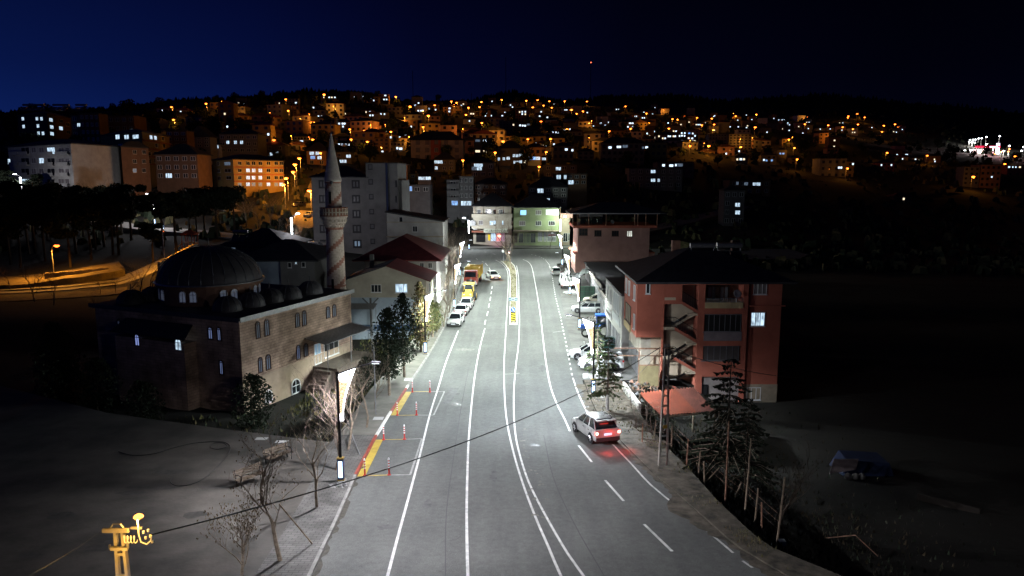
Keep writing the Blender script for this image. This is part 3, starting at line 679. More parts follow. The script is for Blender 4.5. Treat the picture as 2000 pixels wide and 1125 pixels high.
def dome(c, z, rd, h, n, ribs, label, m=lead, seg=10):
    pr = [(rd * math.cos(t * math.pi / 2 / seg), z + h * math.sin(t * math.pi / 2 / seg)) for t in range(seg)] + [(.02, z + h)]
    d = mos.part(MB().lathe(pr, m, n, (c.x, c.y)), 'dome', True)
    rb = MB()
    for i in range(ribs):
        a = 2 * math.pi * i / ribs; rb.tube([(c.x + (r + .0) * math.cos(a), c.y + r * math.sin(a), zz + .0) for r, zz in pr[:-1]], .035 * rd ** .3, darkmetal, 4)
    o = rb.build('dome_seams'); o.parent = d; o.matrix_parent_inverse = d.matrix_parent_inverse.inverted() if False else Matrix()
    k = MB().tube([(c.x, c.y, z + h - .05), (c.x, c.y, z + h + .22 * rd ** .5 + .3)], .05, darkmetal, 5).build('finial'); k.parent = d
    return d
dc = A(412, 560, 71.5); dc.z = 0
drum = mos.part(MB().lathe([(4.75, ZT + .1), (4.75, 7.95), (5.0, 8.0), (5.12, 8.25), (5.0, 8.3)], mat('drum_render', (.16, .085, .06), .9, noise=.2, nscale=1), 40, (dc.x, dc.y)), 'drum', False)
ringm = mos.part(MB().lathe([(5.0, 8.28), (5.2, 8.26), (5.22, 8.36), (5.0, 8.40)], M['steel'], 40, (dc.x, dc.y)), 'dome_ring', True)
dome(dc, 8.34, 4.92, 3.35, 48, 28, '')
for k in range(8):
    for s in (-.085, .085):
        a = -math.pi / 2 - .05 + k * math.pi / 4 + s * 1.25
        px, py = dc.x + 4.75 * math.cos(a), dc.y + 4.75 * math.sin(a); f, p = win_meshes(.7, 1.1, 1, M['frame'], mat('pale_drum_pane', (.3, .33, .4), .35, spec=.5, emis=(.3, .36, .52), est=.14), True)
        o = link('drum_window', f, None, (px, py, 6.75), a + math.pi / 2); link('pane', p, o); under(o, mos.r)
for u, v, z in ((444, 597, 7.4), (490, 588, 7.4), (527, 580, 7.4), (564, 573, 7.4), (606, 564, 7.4), (257, 583, 7.4), (300, 576, 7.4)):
    p = PZ(u, v + 6, ZT + .3); p = Vector((p.x, p.y, 0)); mos.part(MB().lathe([(1.35, ZT + .1), (1.35, ZT + .3)], lead, 20, (p.x, p.y)), 'dome_base'); dome(p, ZT + .28, 1.3, 1.2, 22, 12, '', seg=6)
pw = mat('pale_glazing', (.19, .23, .31), .25, spec=.6); br = M['brownframe']
for r in ((498, 628, 507, 662), (515, 624, 525, 657), (575.5, 609, 584.5, 640), (589, 606, 597.5, 637), (636, 597.5, 644, 622), (648, 594, 656, 619.5), (503, 696, 511.5, 729), (518, 692, 527.5, 723), (577.7, 673, 585.5, 703), (592, 669, 601, 697)):
    mos.win(fr, *r, pane=pw if r[0] != 577.7 else mat('blue_lit_glazing', (.2, .25, .35), .3, emis=(.3, .4, .75), est=.25), nm=2, fm=M['brownframe'], arch=True, ft=.1)
for r in ((567, 739, 585.5, 769), (516, 760, 530, 788)): mos.win(fr, *r, nm=2, fm=M['frame'], arch=True, out=.03, ft=.1)
for r, l in (((406, 637, 415, 663), 0), ((423, 639, 432, 666), 0), ((428, 703, 436, 732), 1), ((229, 623, 235, 644), 0)):
    mos.win(fl, *r, pane=mat('dusk_blue_glazing', (.2, .25, .35), .3, emis=(.24, .32, .62), est=.42), nm=2, fm=M['brownframe'], arch=True, ft=.1)
# side porch on the left face
d0, z1 = fl.hit(247, 636); d1, _ = fl.hit(380, 636)
mb = MB(); fl.box(mb, d0, d1, -3.2, 3.9, .0, 1.3, stone); mos.part(mb, 'side_porch')
a_, b_, c_, d_ = fl.at(d0 - .3, 4.25, 1.5), fl.at(d1 + .3, 4.25, 1.5), fl.at(d1 - .2, 5.3, .02), fl.at(d0 + .2, 5.3, .02); mos.part(MB().slab([a_, b_, c_, d_], .12, M['roof']), 'porch_roof')
fp = Face(fl.at(0, 0, 1.3).xy, fl.at(fl.L, 0, 1.3).xy)
mos.win(fp, 342, 660, 354, 684, pane=M['lit'], nm=1, fm=M['frame'], arch=True); mos.win(fp, 263, 653, 272, 675, pane=mat('dim_blue_glazing', (.2, .25, .35), .3, emis=(.28, .36, .8), est=.8), nm=1, fm=M['brownframe'], arch=True)
# entrance canopy, door, terrace on the right face
mb = MB(); cp = [fr.at(fr.hit(598, 662)[0] - .3, 2.75, .02), fr.at(fr.L + .1, 2.75, .02), fr.at(fr.L + .1, 2.35, 2.6), fr.at(fr.hit(598, 662)[0] - .3, 2.35, 2.6)]
mb.slab(cp, .05, M['steel']); n = 26
for i in range(n + 1):
    a = cp[0].lerp(cp[1], i / n) + Vector((0, 0, .06)); b = cp[3].lerp(cp[2], i / n) + Vector((0, 0, .06)); mb.tube([a, b], .035, M['steel'], 4)
can = mos.part(mb, 'canopy')
for i in (0, .5, 1): p = cp[3].lerp(cp[2], i * .98 + .01); mos.part(MB().tube([(p.x, p.y, -.4), (p.x, p.y, 2.35)], .05, M['steel'], 5), 'canopy_post')
dd = fr.hit(620, 690)[0]; mb = MB(); fr.box(mb, dd - .9, fr.L + .2, -3.2, -.35, .0, 2.9, mat('dimmed_render', (.075, .06, .048), .9, noise=.25, nscale=1)); mos.part(mb, 'terrace')  # terrace and steps coloured darker to hold back the strong lamp light
mos.win(fr, 0, 0, 0, 0, nm=2, fm=M['frame'], pane=M['litdim'], wh=(dd, -.3, 1.1, 2.1), name='door'); mos.win(fr, 0, 0, 0, 0, nm=3, fm=M['frame'], pane=M['dark'], wh=(dd + 2.4, 0.0, 2.6, 1.7))
mb = MB()
for i in range(6): fr.box(mb, dd - 1.2 - .3 * i - .3, dd - .9 - .3 * i, -3.2, -.55 - .28 * i, .6, 2.5, mat('dimmed_render', (.075, .06, .048)))
mos.part(mb, 'steps')
# minaret
def minaretmat():
    m = bpy.data.materials.new('minaret_brick'); m.use_nodes = True; nt = m.node_tree; b = nt.nodes['Principled BSDF']; b.inputs['Roughness'].default_value = .85
    t = nt.nodes.new('ShaderNodeTexCoord'); s = nt.nodes.new('ShaderNodeSeparateXYZ'); nt.links.new(t.outputs['Object'], s.inputs[0])
    def mt(op, a, b_=None, c=None):
        n = nt.nodes.new('ShaderNodeMath'); n.operation = op
        for i, v in enumerate((a, b_, c)):
            if v is None: continue
            if isinstance(v, (int, float)): n.inputs[i].default_value = v
            else: nt.links.new(v, n.inputs[i])
        return n.outputs[0]
    ang = mt('DIVIDE', mt('ARCTAN2', s.outputs[1], s.outputs[0]), 2 * math.pi); angq = mt('DIVIDE', mt('FLOOR', mt('MULTIPLY', ang, 20)), 20)
    zq = mt('DIVIDE', mt('FLOOR', mt('MULTIPLY', s.outputs[2], 7)), 7)
    h = mt('FRACT', mt('SUBTRACT', mt('DIVIDE', s.outputs[2], 2.35), mt('MULTIPLY', angq, 2)))
    k = mt('LESS_THAN', h, .25)
    for lo, hi in ((zm(559), zm(555)), (zm(448), zm(443.5)), (zm(358), zm(354.5))):
        k = mt('MAXIMUM', k, mt('MULTIPLY', mt('GREATER_THAN', s.outputs[2], lo), mt('LESS_THAN', s.outputs[2], hi)))
    k = mt('MULTIPLY', k, mt('LESS_THAN', s.outputs[2], zm(354.6)))
    for lo, hi in ((zm(443), zm(404)),): k = mt('MULTIPLY', k, mt('SUBTRACT', 1, mt('MULTIPLY', mt('GREATER_THAN', s.outputs[2], lo), mt('LESS_THAN', s.outputs[2], hi))))
    n = nt.nodes.new('ShaderNodeTexNoise'); n.inputs['Scale'].default_value = 5; n.inputs['Detail'].default_value = 6; nt.links.new(t.outputs['Object'], n.inputs['Vector'])
    x = nt.nodes.new('ShaderNodeMix'); x.data_type = 'RGBA'; nt.links.new(k, x.inputs[0]); x.inputs[6].default_value = (.52, .42, .35, 1); x.inputs[7].default_value = (.31, .14, .10, 1)
    r = nt.nodes.new('ShaderNodeValToRGB'); r.color_ramp.elements[0].position = .3; r.color_ramp.elements[0].color = (.7, .7, .7, 1); r.color_ramp.elements[1].position = .7; r.color_ramp.elements[1].color = (1.1, 1.1, 1.1, 1); nt.links.new(n.outputs['Fac'], r.inputs[0])
    y = nt.nodes.new('ShaderNodeMix'); y.data_type = 'RGBA'; y.blend_type = 'MULTIPLY'; y.inputs[0].default_value = 1; nt.links.new(x.outputs[2], y.inputs[6]); nt.links.new(r.outputs[0], y.inputs[7])
    nt.links.new(y.outputs[2], b.inputs['Base Color']); return m
YM = 79.5; mc = A(658, 570, YM); zb = -2.2
def zm(v): return A(650, v, YM).z - zb
mm = minaretmat()
mn = empty('minaret', (mc.x, mc.y, zb), 0, 'tall pale minaret with red brick zigzag band and one balcony beside the mosque', 'minaret')
MB().box(-1.25, 1.25, -1.25, 1.25, -1.2, zm(575), stone).build('plinth', mn)
sh = MB().lathe([(1.2, zm(576)), (1.03, zm(563)), (1.0, zm(540)), (.93, zm(441))], mm, 24).build('shaft', mn, True)
zc0, zc1, zpa = zm(447), zm(424), zm(405)
MB().lathe([(.93, zc0), (1.02, zc0 + .2), (1.08, zc0 + .45), (1.3, zc0 + .75), (1.36, zc1 - .1), (1.46, zc1), (1.46, zc1 + .12)], mm, 24).build('corbelling', mn)
cb = MB()
for rrow, (rad, zz) in enumerate(((1.0, zc0 + .2), (1.14, zc0 + .5), (1.32, zc0 + .82))):
    for i in range(20): a = 2 * math.pi * (i + .5 * (rrow % 2)) / 20; cb.box(rad * math.cos(a) - .06, rad * math.cos(a) + .06, rad * math.sin(a) - .06, rad * math.sin(a) + .06, zz, zz + .25, M['mosbit'] if 'mosbit' in M else mat('corbel_stone', (.38, .31, .24), .85))
cb.build('corbel_blocks', mn)
redst = mat('red_parapet_stone', (.24, .10, .065), .85, noise=.2, nscale=4); pal = mat('pale_parapet_stone', (.40, .33, .26), .85)
MB().lathe([(1.46, zc1 + .12), (1.50, zc1 + .12), (1.50, zc1 + .28), (1.42, zc1 + .28)], redst, 24).lathe([(1.42, zpa - .16), (1.5, zpa - .16), (1.52, zpa), (1.40, zpa), (1.40, zc1)], redst, 24).build('parapet_rail', mn)
for i in range(24):
    a = 2 * math.pi * i / 24; o = MB().box(-.2, -.12, -.03, .03, 0, zpa - zc1 - .3, pal).box(.12, .2, -.03, .03, 0, zpa - zc1 - .3, pal).box(-.12, .12, -.03, .03, .26, .38, pal).build('parapet_panel', mn, loc=(1.47 * math.cos(a), 1.47 * math.sin(a), zc1 + .24), rz=a + math.pi / 2)
MB().lathe([(1.38, zc1 + .1), (1.38, zpa - .2)], redst, 24).build('parapet_core', mn)
MB().lathe([(.88, zc1), (.86, zm(355))], mm, 24).build('upper_shaft', mn, True)
MB().lathe([(.86, zm(355)), (.93, zm(354)), (.93, zm(350)), (.84, zm(345)), (.08, zm(262))], mat('cone_cladding', (.42, .37, .33), .75, noise=.15, nscale=3), 24).build('cone', mn, True)
f_ = MB().lathe([(.08, zm(263)), (.11, zm(259)), (.03, zm(256))], darkmetal, 8).tube([(0, 0, zm(258)), (0, 0, zm(240))], .025, darkmetal, 5)
for v_ in (250, 245, 241): f_.lathe([(.001, zm(v_) - .07), (.07, zm(v_)), (.001, zm(v_) + .07)], darkmetal, 8)
f_.build('finial', mn)
for v_, aa in ((392, -1.75), (560, -1.75)): MB().box(-.14, .14, -.03, .12, 0, 1.3, M['dark']).build('slit_window', mn, loc=(.9 * math.cos(aa) * (1 if v_ == 392 else 1.12), .9 * math.sin(aa) * (1 if v_ == 392 else 1.12), zm(v_) - .3), rz=aa + math.pi / 2)
_ls = MB().lathe([(.02, .3), (.14, .25), (.2, 0)], darkmetal, 10).build('loudspeaker', mn, loc=(.1, -1.0, zm(357))); _ls.rotation_euler = (math.pi / 2, 0, 0)
# ------------------------------------------------------------------ RED APARTMENT HOUSE on the right
YF = 63.6; fR = Face((A(1245, 550, YF).x, YF), (A(1531, 550, YF).x, YF)); redw = wallm('red'); cream = mat('stairwell_cream', (.42, .34, .25), .9, noise=.12, nscale=.8); paler = mat('aged_grey_render', (.22, .19, .18), .9, noise=.25, nscale=1)
redb = B('apartment_house', (fR.p.x + 6, YF, -1.9), 'red four storey apartment house with an open stairwell and a dark hipped roof', 'building')
zt = A(1400, 549, YF).z; zb = -2.4
def fz(v, u=1300): return fR.hit(u, v)[1]
def fd(u, v=650): return fR.hit(u, v)[0]
# depth body behind the recesses
dL, dR = fd(1277, 560), fd(1531, 552)
dM0, dM1, dM2, dM3 = fd(1297.5, 600), fd(1364, 600), fd(1375, 640), fd(1449, 640)
body = MB(); fR.box(body, dL, dR, zb, zt, -11, -2.6, redw); fR.box(body, fd(1459, 640), dR - .01, zb, zt - .01, -2.6, -.25, redw); redb.part(body, 'wall')
# left red pier, edge piers, spandrels
def rp(d0, d1, z0, z1, o0, o1, m, name='wall_panel'): b = MB(); fR.box(b, d0, d1, z0, z1, o0, o1, m); return redb.part(b, name)
rp(dL + .9, dM0, zb, zt, -2.6, 0, redw, 'stair_pier'); rp(dM1, dM2, zb, zt, -2.6, 0, redw, 'pier'); rp(dM3, fd(1459, 640), zb, zt, -2.6, 0, redw, 'pier')
rp(dL, dL + .9, zb, zt - 3.0, -2.6, -.5, cream, 'stair_wing'); rp(dL, dL + .9, zt - 3.0, zt, -2.6, -.1, redw, 'stair_wing')
rp(dM0, dM1, zt - .35, zt, -2.6, 0, redw, 'lintel'); rp(dM0, dM1, zb, zt - .35, -1.75, -1.58, cream, 'stairwell_back')
rp(dM0, fd(1333, 565), zt - 2.1, zt - .35, -.9, -.02, redw, 'upper_screen')
st = 2.72; zl0 = fz(581)
stepm = mat('step_stone', (.2, .19, .18), .85, noise=.2, nscale=4)
for k in range(4):
    zl = zl0 - st * k
    if zl < zb + .6: break
    rp(dM0, dM0 + 1.0, zl - .25, zl, -1.55, -.0, cream, 'landing')
    # front flight falls to the right, red string course on its outer edge
    a, b = fR.at(dM0 + 1.0, zl - .32, .0), fR.at(dM1 - .1, zl - 1.5, .0)
    flt = MB(); p = [(dM0 + 1.0, zl - .3), (dM0 + 1.0, zl + .0), (dM1, zl - 1.2), (dM1, zl - 1.5)]
    w_ = [fR.at(d, z, .01) for d, z in p] + [fR.at(d, z, -.12) for d, z in p]; flt.add(w_, [(0, 1, 2, 3), (7, 6, 5, 4), (0, 4, 5, 1), (1, 5, 6, 2), (2, 6, 7, 3), (3, 7, 4, 0)], redw); redb.part(flt, 'stair_string')
    pn = [(dM0 + .0, zl - .25), (dM0 + 1.0, zl - .3), (dM1, zl - 1.5), (dM1, zl - 1.75), (dM0, zl - .5)]
    for i in range(7):
        d = dM0 + 1.0 + (dM1 - dM0 - 1.0) * i / 7; z = zl - 1.2 * (i + 1) / 7; rp(d, d + (dM1 - dM0 - 1.0) / 7 + .02, z - .12, z + .08, -.75, -.13, stepm, 'step')
        z2 = zl - 1.5 - (st - 1.5) * (7 - i) / 7 + .12; rp(d, d + (dM1 - dM0 - 1.0) / 7 + .02, z2 - .14, z2 + .06, -1.5, -.85, stepm, 'step')
    cw = [(dM0, zl - .28), (dM0 + 1.0, zl - .3), (dM1 - .2, zl - 1.45), (dM1 - .9, zl - 1.6), (dM0 + 1.0, zl - st + .35), (dM0 + .2, zl - st + .95), (dM0, zl - st + .95)]
    w3 = [fR.at(d, z, -.5) for d, z in cw] + [fR.at(d, z, -.6) for d, z in cw]; nn = len(cw); redb.part(MB().add(w3, [tuple(range(nn)), tuple(range(nn, 2 * nn))[::-1]] + [(i, nn + i, nn + (i + 1) % nn, (i + 1) % nn) for i in range(nn)], cream), 'stair_parapet')
    q = [(dM0 + 1.0, zl - st + .02), (dM0 + 1.0, zl - st - .25), (dM1, zl - 1.75), (dM1, zl - 1.5)]
    fl2 = MB(); w_ = [fR.at(d, z, -.82) for d, z in q] + [fR.at(d, z, -.9) for d, z in q]; fl2.add(w_, [(0, 1, 2, 3), (7, 6, 5, 4), (0, 4, 5, 1), (1, 5, 6, 2), (2, 6, 7, 3), (3, 7, 4, 0)], cream); redb.part(fl2, 'stair_string')
    rp(dM1 - .9, dM1, zl - 1.7, zl - 1.5, -1.55, -.13, cream, 'landing')
    ml = MB(); ml.tube([fR.at(dM0 + .05, zl + .9, -.08), fR.at(dM0 + 1.0, zl + .9, -.08), fR.at(dM1 - .05, zl - .3, -.08)], .025, M['black'], 4)
    for i in range(15): d = dM0 + .1 + (dM1 - dM0 - .2) * i / 14; t = max(0, (d - dM0 - 1.0) / (dM1 - dM0 - 1.0)); ml.tube([fR.at(d, zl - 1.2 * t, -.08), fR.at(d, zl + .9 - 1.2 * t, -.08)], .012, M['black'], 3)
    redb.part(ml, 'stair_railing')
    for i in range(4): d = dM0 + 1.5 + i * .5; t = (d - dM0 - 1.0) / (dM1 - dM0 - 1.0); pz = zl - 1.2 * t + .15; pt = MB().lathe([(.06, 0), (.1, .16), (.001, .17)], M['rust'], 6); 
tri = redb.win(fR, 1323, 621, 1331, 634, pane=M['lit'], nm=2, out=-1.55, ft=.04)
# balconies and glazed bays
zA1, zA0 = fz(556, 1410), fz(585, 1410)
rp(dM2, dM3, zA1, zt - .02, -2.6, 0, redw, 'lintel'); rp(dM2 + .02, dM3 - .02, zA0 - .02, zA1, -1.72, -1.6, wallm('brown'), 'balcony_back')
par = mat('beige_parapet', (.40, .31, .17), .85, noise=.15, nscale=1.5)
rp(dM2, dM3, fz(602, 1410), fz(590.5, 1410), -2.6, .06, par, 'balcony_parapet')
ml = MB()
for zz in (fz(590, 1410), zA0 + .1): ml.tube([fR.at(dM2, zz, -.02), fR.at(dM3, zz, -.02)], .025, M['steel'], 4)
for i in range(18): d = dM2 + (dM3 - dM2) * i / 17; ml.tube([fR.at(d, fz(590.5, 1410), -.02), fR.at(d, zA0 + .1, -.02)], .012, M['steel'], 3)
redb.part(ml, 'balcony_railing')
for i, (d, hh, c_) in enumerate(((.5, .9, 'white'), (.85, 1.1, 'dark'), (1.2, .8, 'brown'), (1.6, 1.2, 'grey'), (2.0, 1.0, 'dark'))): rp(dM2 + d, dM2 + d + .28, zA1 - .35 - hh, zA1 - .35, -.9, -.88, wallm(c_), 'hanging_laundry')
rp(dM2, dM3, fz(613, 1410), fz(602, 1410), -2.6, -.01, redw, 'spandrel')
redb.win(fR, 1375, 613.5, 1448.5, 648, pane=M['dark'], nm=7, fm=mat('grey_frame', (.12, .12, .13), .5), out=-.08, name='glazed_balcony', ft=.05)
rp(dM2, dM3, fz(613, 1410) - .02, fz(648, 1410), -2.6, -.16, M['dark'], 'glazed_bay_back') if False else None
rp(dM2, dM3, fz(665.5, 1410), fz(648, 1410), -2.6, .05, mat('mauve_panel', (.17, .14, .15), .85, noise=.2, nscale=1), 'balcony_parapet')
rp(dM2, dM3, fz(675.5, 1410), fz(665.5, 1410), -2.6, 0, redw, 'spandrel')
redb.win(fR, 1371, 675.5, 1444, 704.5, pane=mat('curtained_glass', (.07, .06, .06), .3), nm=6, fm=mat('grey_frame', (.12, .12, .13), .5), out=-.08, name='glazed_balcony', ft=.05)
rp(dM2, dM3, fz(736, 1410), fz(704.5, 1410), -2.6, .0, redw, 'spandrel'); rp(dM2, dM3, zb, fz(736, 1410), -2.6, -.1, paler, 'ground_floor_wall')
redb.win(fR, 1371.5, 752, 1382.5, 778, pane=M['dark'], nm=1, fm=M['black'], out=-.08, name='door')
fR2 = Face(fR.at(0, 0, -.25).xy, fR.at(fR.L, 0, -.25).xy)
redb.win(fR2, 1472, 553.5, 1498, 575, pane=mat('curtain_glass', (.16, .14, .14), .4), nm=3, fm=M['frame']); redb.win(fR2, 1466, 610.5, 1495, 637, pane=M['lit'], nm=3, fm=M['frame'], ft=.07)
redb.win(fR2, 1458, 756.5, 1486.5, 781, pane=M['glass'], nm=3, fm=M['frame'])
b = MB(); fR2.box(b, fd(1450.5, 752) - .0, dR + .02, zb, fz(752, 1500), 0, .03, mat('beige_base_render', (.27, .22, .16), .9, noise=.25, nscale=1)); redb.part(b, 'base_render')
b = MB(); fR2.box(b, fd(1459, 597), dR + .3, fz(598, 1500) - .05, fz(598, 1500) + .06, 0, .2, redw); redb.part(b, 'string_course')
# bay that overhangs the shops, side towards the road
xb0 = A(1245, 560, YF).x; zB = A(1250, 659, YF).z; xs = xb0
b = MB().box(xb0, fR.at(dL, 0).x + .9, YF + .02, YF + 7.2, zB, zt - .01, redw); redb.part(b, 'side_bay')
fs_ = Face((xb0, YF + 7.2), (xb0, YF)); fB = Face((xb0, YF), (xb0 + 2, YF))
redb.win(fB, 1261, 553.5, 1270.5, 574, nm=1, fm=M['frame'], ft=.08)
for dd_ in (1.2, 2.9, 5.9): redb.win(fs_, 0, 0, 0, 0, nm=1, fm=M['frame'], pane=mat('curtain_glass', (.16, .14, .14), .4), wh=(dd_, zt - 1.95, .75, 1.35), ft=.07)
redb.win(fs_, 0, 0, 0, 0, nm=3, fm=M['brownframe'], pane=mat('dim_interior', (.16, .13, .08), .5), wh=(2.6, zt - 4.6, 3.0, 1.7), ft=.06)
b = MB(); fs_.box(b, .8, 4.4, zt - 5.3, zt - 4.65, 0, .15, mat('beige_parapet', (.4, .3, .2))); redb.part(b, 'balcony_parapet')
redb.win(fs_, 0, 0, 0, 0, nm=1, fm=M['frame'], wh=(6.1, zt - 4.6, .7, 1.35), ft=.07)
# ground floor shops below the bay
xg = xb0 + .55
b = MB().box(xg, fR.at(dL, 0).x + .9, YF + .6, YF + 7.2, zb, zB - .005, mat('shop_render', (.3, .27, .22), .9, noise=.3, nscale=1)); redb.part(b, 'shop_wall')
fg = Face((xg, YF + 7.2), (xg, YF + .6))
for i in range(3):
    b = MB(); d0 = .25 + i * 2.15; fg.box(b, d0, d0 + 1.85, -.2, 2.3, .0, .05, M['steel'])
    for k in range(12): fg.box(b, d0 + .02, d0 + 1.83, -.15 + k * .2, -.09 + k * .2, .05, .075, M['steel'])
    redb.part(b, 'roller_shutter')
hr = redb.roof(xb0 + .75, dR + fR.p.x, YF + .3, YF + 11.3, zt, 2.6, M['roof'], 1.0)
for dx in (7.6, 17.2): b = MB().box(fR.p.x + dx * .62, fR.p.x + dx * .62 + .8, YF + 7.5, YF + 8.1, zt + 1.2, zt + 3.0, mat('chimney_brick', (.18, .09, .06), .9, noise=.2, nscale=3)); redb.part(b, 'chimney')
def sat(pos, r, rz, label, m=None):
    t = empty('satellite_dish', pos, rz, label, 'satellite dish', 'satellite dishes on the buildings')
    o = MB().lathe([(.001, -.02), (r * .5, .03), (r, .16), (r * .98, .18), (r * .5, .06), (.001, .01)], m or mat('dish_white', (.42, .42, .42), .5), 16).build('dish', t, True); o.rotation_euler = (R(65), 0, 0)
    MB().tube([(0, 0, -.7), (0, .05, 0)], .03, M['steel'], 4).build('mast', t); return t
pd = fR.at(fd(1438, 572), fz(574, 1438), .15); sat(pd, .38, .2, 'grey satellite dish on the top balcony of the red house')
for i, (u, v) in enumerate(((1356, 519), (1409, 519))): p = A(u, v, YF + 3.6); solar((p.x, p.y, zt + 1.05), 2, ('left' if i == 0 else 'right') + ' pair of solar collectors on the roof of the red house')
# shop house, white, beyond the red house along the road
wx = A(1218, 545, 71).x - .1; Y1, Y2 = YF + 7.25, 83.5
sw = B('shop_house', (wx + 3, Y1, 0), 'white two storey shop house between the red house and the flat sheds', 'building')
zw = A(1186, 540, Y2).z; b = MB().box(wx, wx + 9, Y1, Y2, -.5, zw - .3, wallm('white')); sw.part(b, 'wall')
sw.part(MB().box(wx - .1, wx + 9.2, Y1, Y2 + .1, zw - .3, zw - .1, M['roof']), 'roof')
fw = Face((wx, Y2), (wx, Y1))
for d_, w_ in ((1.8, 1.1), (4.4, 1.1)): sw.win(fw, 0, 0, 0, 0, wh=(d_, zw - 2.4, w_, 1.6), nm=2, pane=mat('curtain_glass', (.16, .14, .14), .4))
sw.win(fw, 0, 0, 0, 0, wh=(8.6, zw - 2.6, 4.2, 2.1), nm=3, rows=1, pane=mat('blind_grey', (.3, .32, .33), .6), ft=.12, name='shop_window')
b = MB(); fw.box(b, 6.0, 11.5, zw - 3.7, zw - 2.8, .003, .06, mat('pale_sign', (.4, .42, .42), .6)); sw.part(b, 'balcony_panel')
b = MB(); fw.box(b, .8, 5.3, zw - 4.2, zw - 3.3, .003, .1, mat('sign_grey', (.3, .31, .31), .6)); sg = sw.part(b, 'shop_sign')
b = MB()
for i in range(9): fw.box(b, 1.2 + i * .42, 1.2 + i * .42 + .26, zw - 3.92 , zw - 3.58, .1, .12, mat('sign_letters', (.08, .07, .07), .6)); 
o = b.build('sign_letter'); o.parent = sg
for i in range(5):
    b = MB(); fw.box(b, .6 + i * 2.3, 2.5 + i * 2.3, -.2, 2.5, .0, .05, M['dark'] if i == 1 else M['steel'])
    if i != 1:
        for k in range(13): fw.box(b, .62 + i * 2.3, 2.48 + i * 2.3, -.15 + k * .2, -.09 + k * .2, .05, .075, M['steel'])
    sw.part(b, 'shop_door' if i == 1 else 'roller_shutter')
# low flat sheds along the yard
def shed(x0, x1, y0, y1, z, label, m='grey', parapet=True):
    t = B('garage_shed', ((x0 + x1) / 2, y0, 0), label, 'shed', 'flat roofed sheds behind the parked vehicles')
    t.part(MB().box(x0, x1, y0, y1, -1.2, z, wallm(m)), 'wall'); t.part(MB().box(x0 - .25, x1 + .25, y0 - .2, y1 + .2, z, z + .12, M['roof']), 'roof')
    if parapet: t.part(MB().box(x0 - .27, x0 - .1, y0 - .2, y1 + .2, z + .12, z + .5, mat('rusty_parapet', (.28, .26, .23), .8, noise=.3, nscale=2)), 'parapet')
    f = Face((x0, y1), (x0, y0)); n = max(1, int((y1 - y0) / 4.2))
    for i in range(n):
        d = 4.2 * i + .6; b = MB(); f.box(b, d, d + 3.0, -.2, 2.3, .0, .05, M['steel'])
        for k in range(12): f.box(b, d + .02, d + 2.98, -.15 + k * .2, -.09 + k * .2, .05, .08, M['steel'])
        t.part(b, 'roller_shutter')
    return t
shed(12.2, 21, 84, 98, 3.0, 'low flat shed with roller shutters next to the white shop house')
shed(12.6, 24, 98.3, 113, 3.3, 'middle flat shed with a dark roof behind the flatbed lorry', 'dark'); shed(13.6, 27, 113.3, 132, 3.0, 'farthest flat shed before the pink house', 'grey', False)
# ------------------------------------------------------------------ generic block with sighted front
def blockB(name, label, u0, u1, vt, vb, Y, wall, D=9, roof='hip', rm='roof', rh=1.7, ov=.6, z0=None, cat='building', deep=1.5):
    p0, p1 = A(u0, vt, Y), A(u1, vt, Y); zt_ = (p0.z + p1.z) / 2; zb_ = A((u0 + u1) / 2, vb, Y).z if z0 is None else z0
    b = B(name, ((p0.x + p1.x) / 2, Y, zb_), label, cat); b.x0, b.x1, b.Y, b.zt, b.zb, b.D = p0.x, p1.x, Y, zt_, zb_, D
    b.wall = b.part(MB().box(p0.x, p1.x, Y, Y + D, zb_ - deep, zt_, wallm(wall) if isinstance(wall, str) else wall), 'wall'); b.f = Face((p0.x, Y), (p1.x, Y))
    if roof == 'hip': b.roof(p0.x, p1.x, Y, Y + D, zt_ + .18, rh, M[rm], ov)
    elif roof == 'flat': b.part(MB().box(p0.x - ov * .5, p1.x + ov * .5, Y - ov * .5, Y + D + .3, zt_, zt_ + .18, M[rm]), 'roof')
    elif roof == 'gable': b.roof(p0.x, p1.x, Y, Y + D, zt_ + .18, rh, M[rm], ov, axis='y', gable=True)
    return b
# cream corner building
cb_ = blockB('corner_building', 'cream three storey corner building with balconies over a lit shop', 924, 999, 403.5, 476, 187, 'cream', 12, rh=3.2, z0=1.1)
def flr(b, v): return b.f.hit(960, v)[1]
for r in ((932, 409, 939, 417.5), (948, 408.5, 960, 417.5), (974, 409, 985, 417.5)): cb_.win(cb_.f, *r, nm=3, pane=M['glass'])
cb_.win(cb_.f, 963, 409, 969, 423, nm=1, pane=M['dark'], name='door'); cb_.win(cb_.f, 935, 430.5, 943, 439, nm=2, pane=mat('curtain_glass', (.16, .14, .14), .4)); cb_.win(cb_.f, 956.5, 431, 963, 439.5, nm=2, pane=M['lit']); cb_.win(cb_.f, 963.5, 431, 969, 439, nm=2, pane=M['lit']); cb_.win(cb_.f, 963.5, 437.5, 969, 445, nm=1, pane=M['dark'], name='door')
cb_.win(cb_.f, 980.5, 431, 983.5, 439, nm=1, pane=M['lit'])
for va, vb_ in ((424.5, 418.5), (446, 441)):
    bb = MB(); cb_.f.box(bb, -.3, cb_.f.L + .2, flr(cb_, va), flr(cb_, va) + .2, .0, 1.3, wallm('cream')); cb_.part(bb, 'balcony_slab'); bb = MB(); cb_.f.box(bb, -.3, cb_.f.L + .2, flr(cb_, va) + .2, flr(cb_, vb_) + .1, 1.2, 1.28, wallm('cream')); cb_.part(bb, 'balcony_parapet')
for u in (927, 940, 969, 983, 998): bb = MB(); d = cb_.f.hit(u, 410)[0]; cb_.f.box(bb, d - .06, d + .06, flr(cb_, 418), cb_.zt, 1.12, 1.26, M['rust']); cb_.part(bb, 'balcony_post')
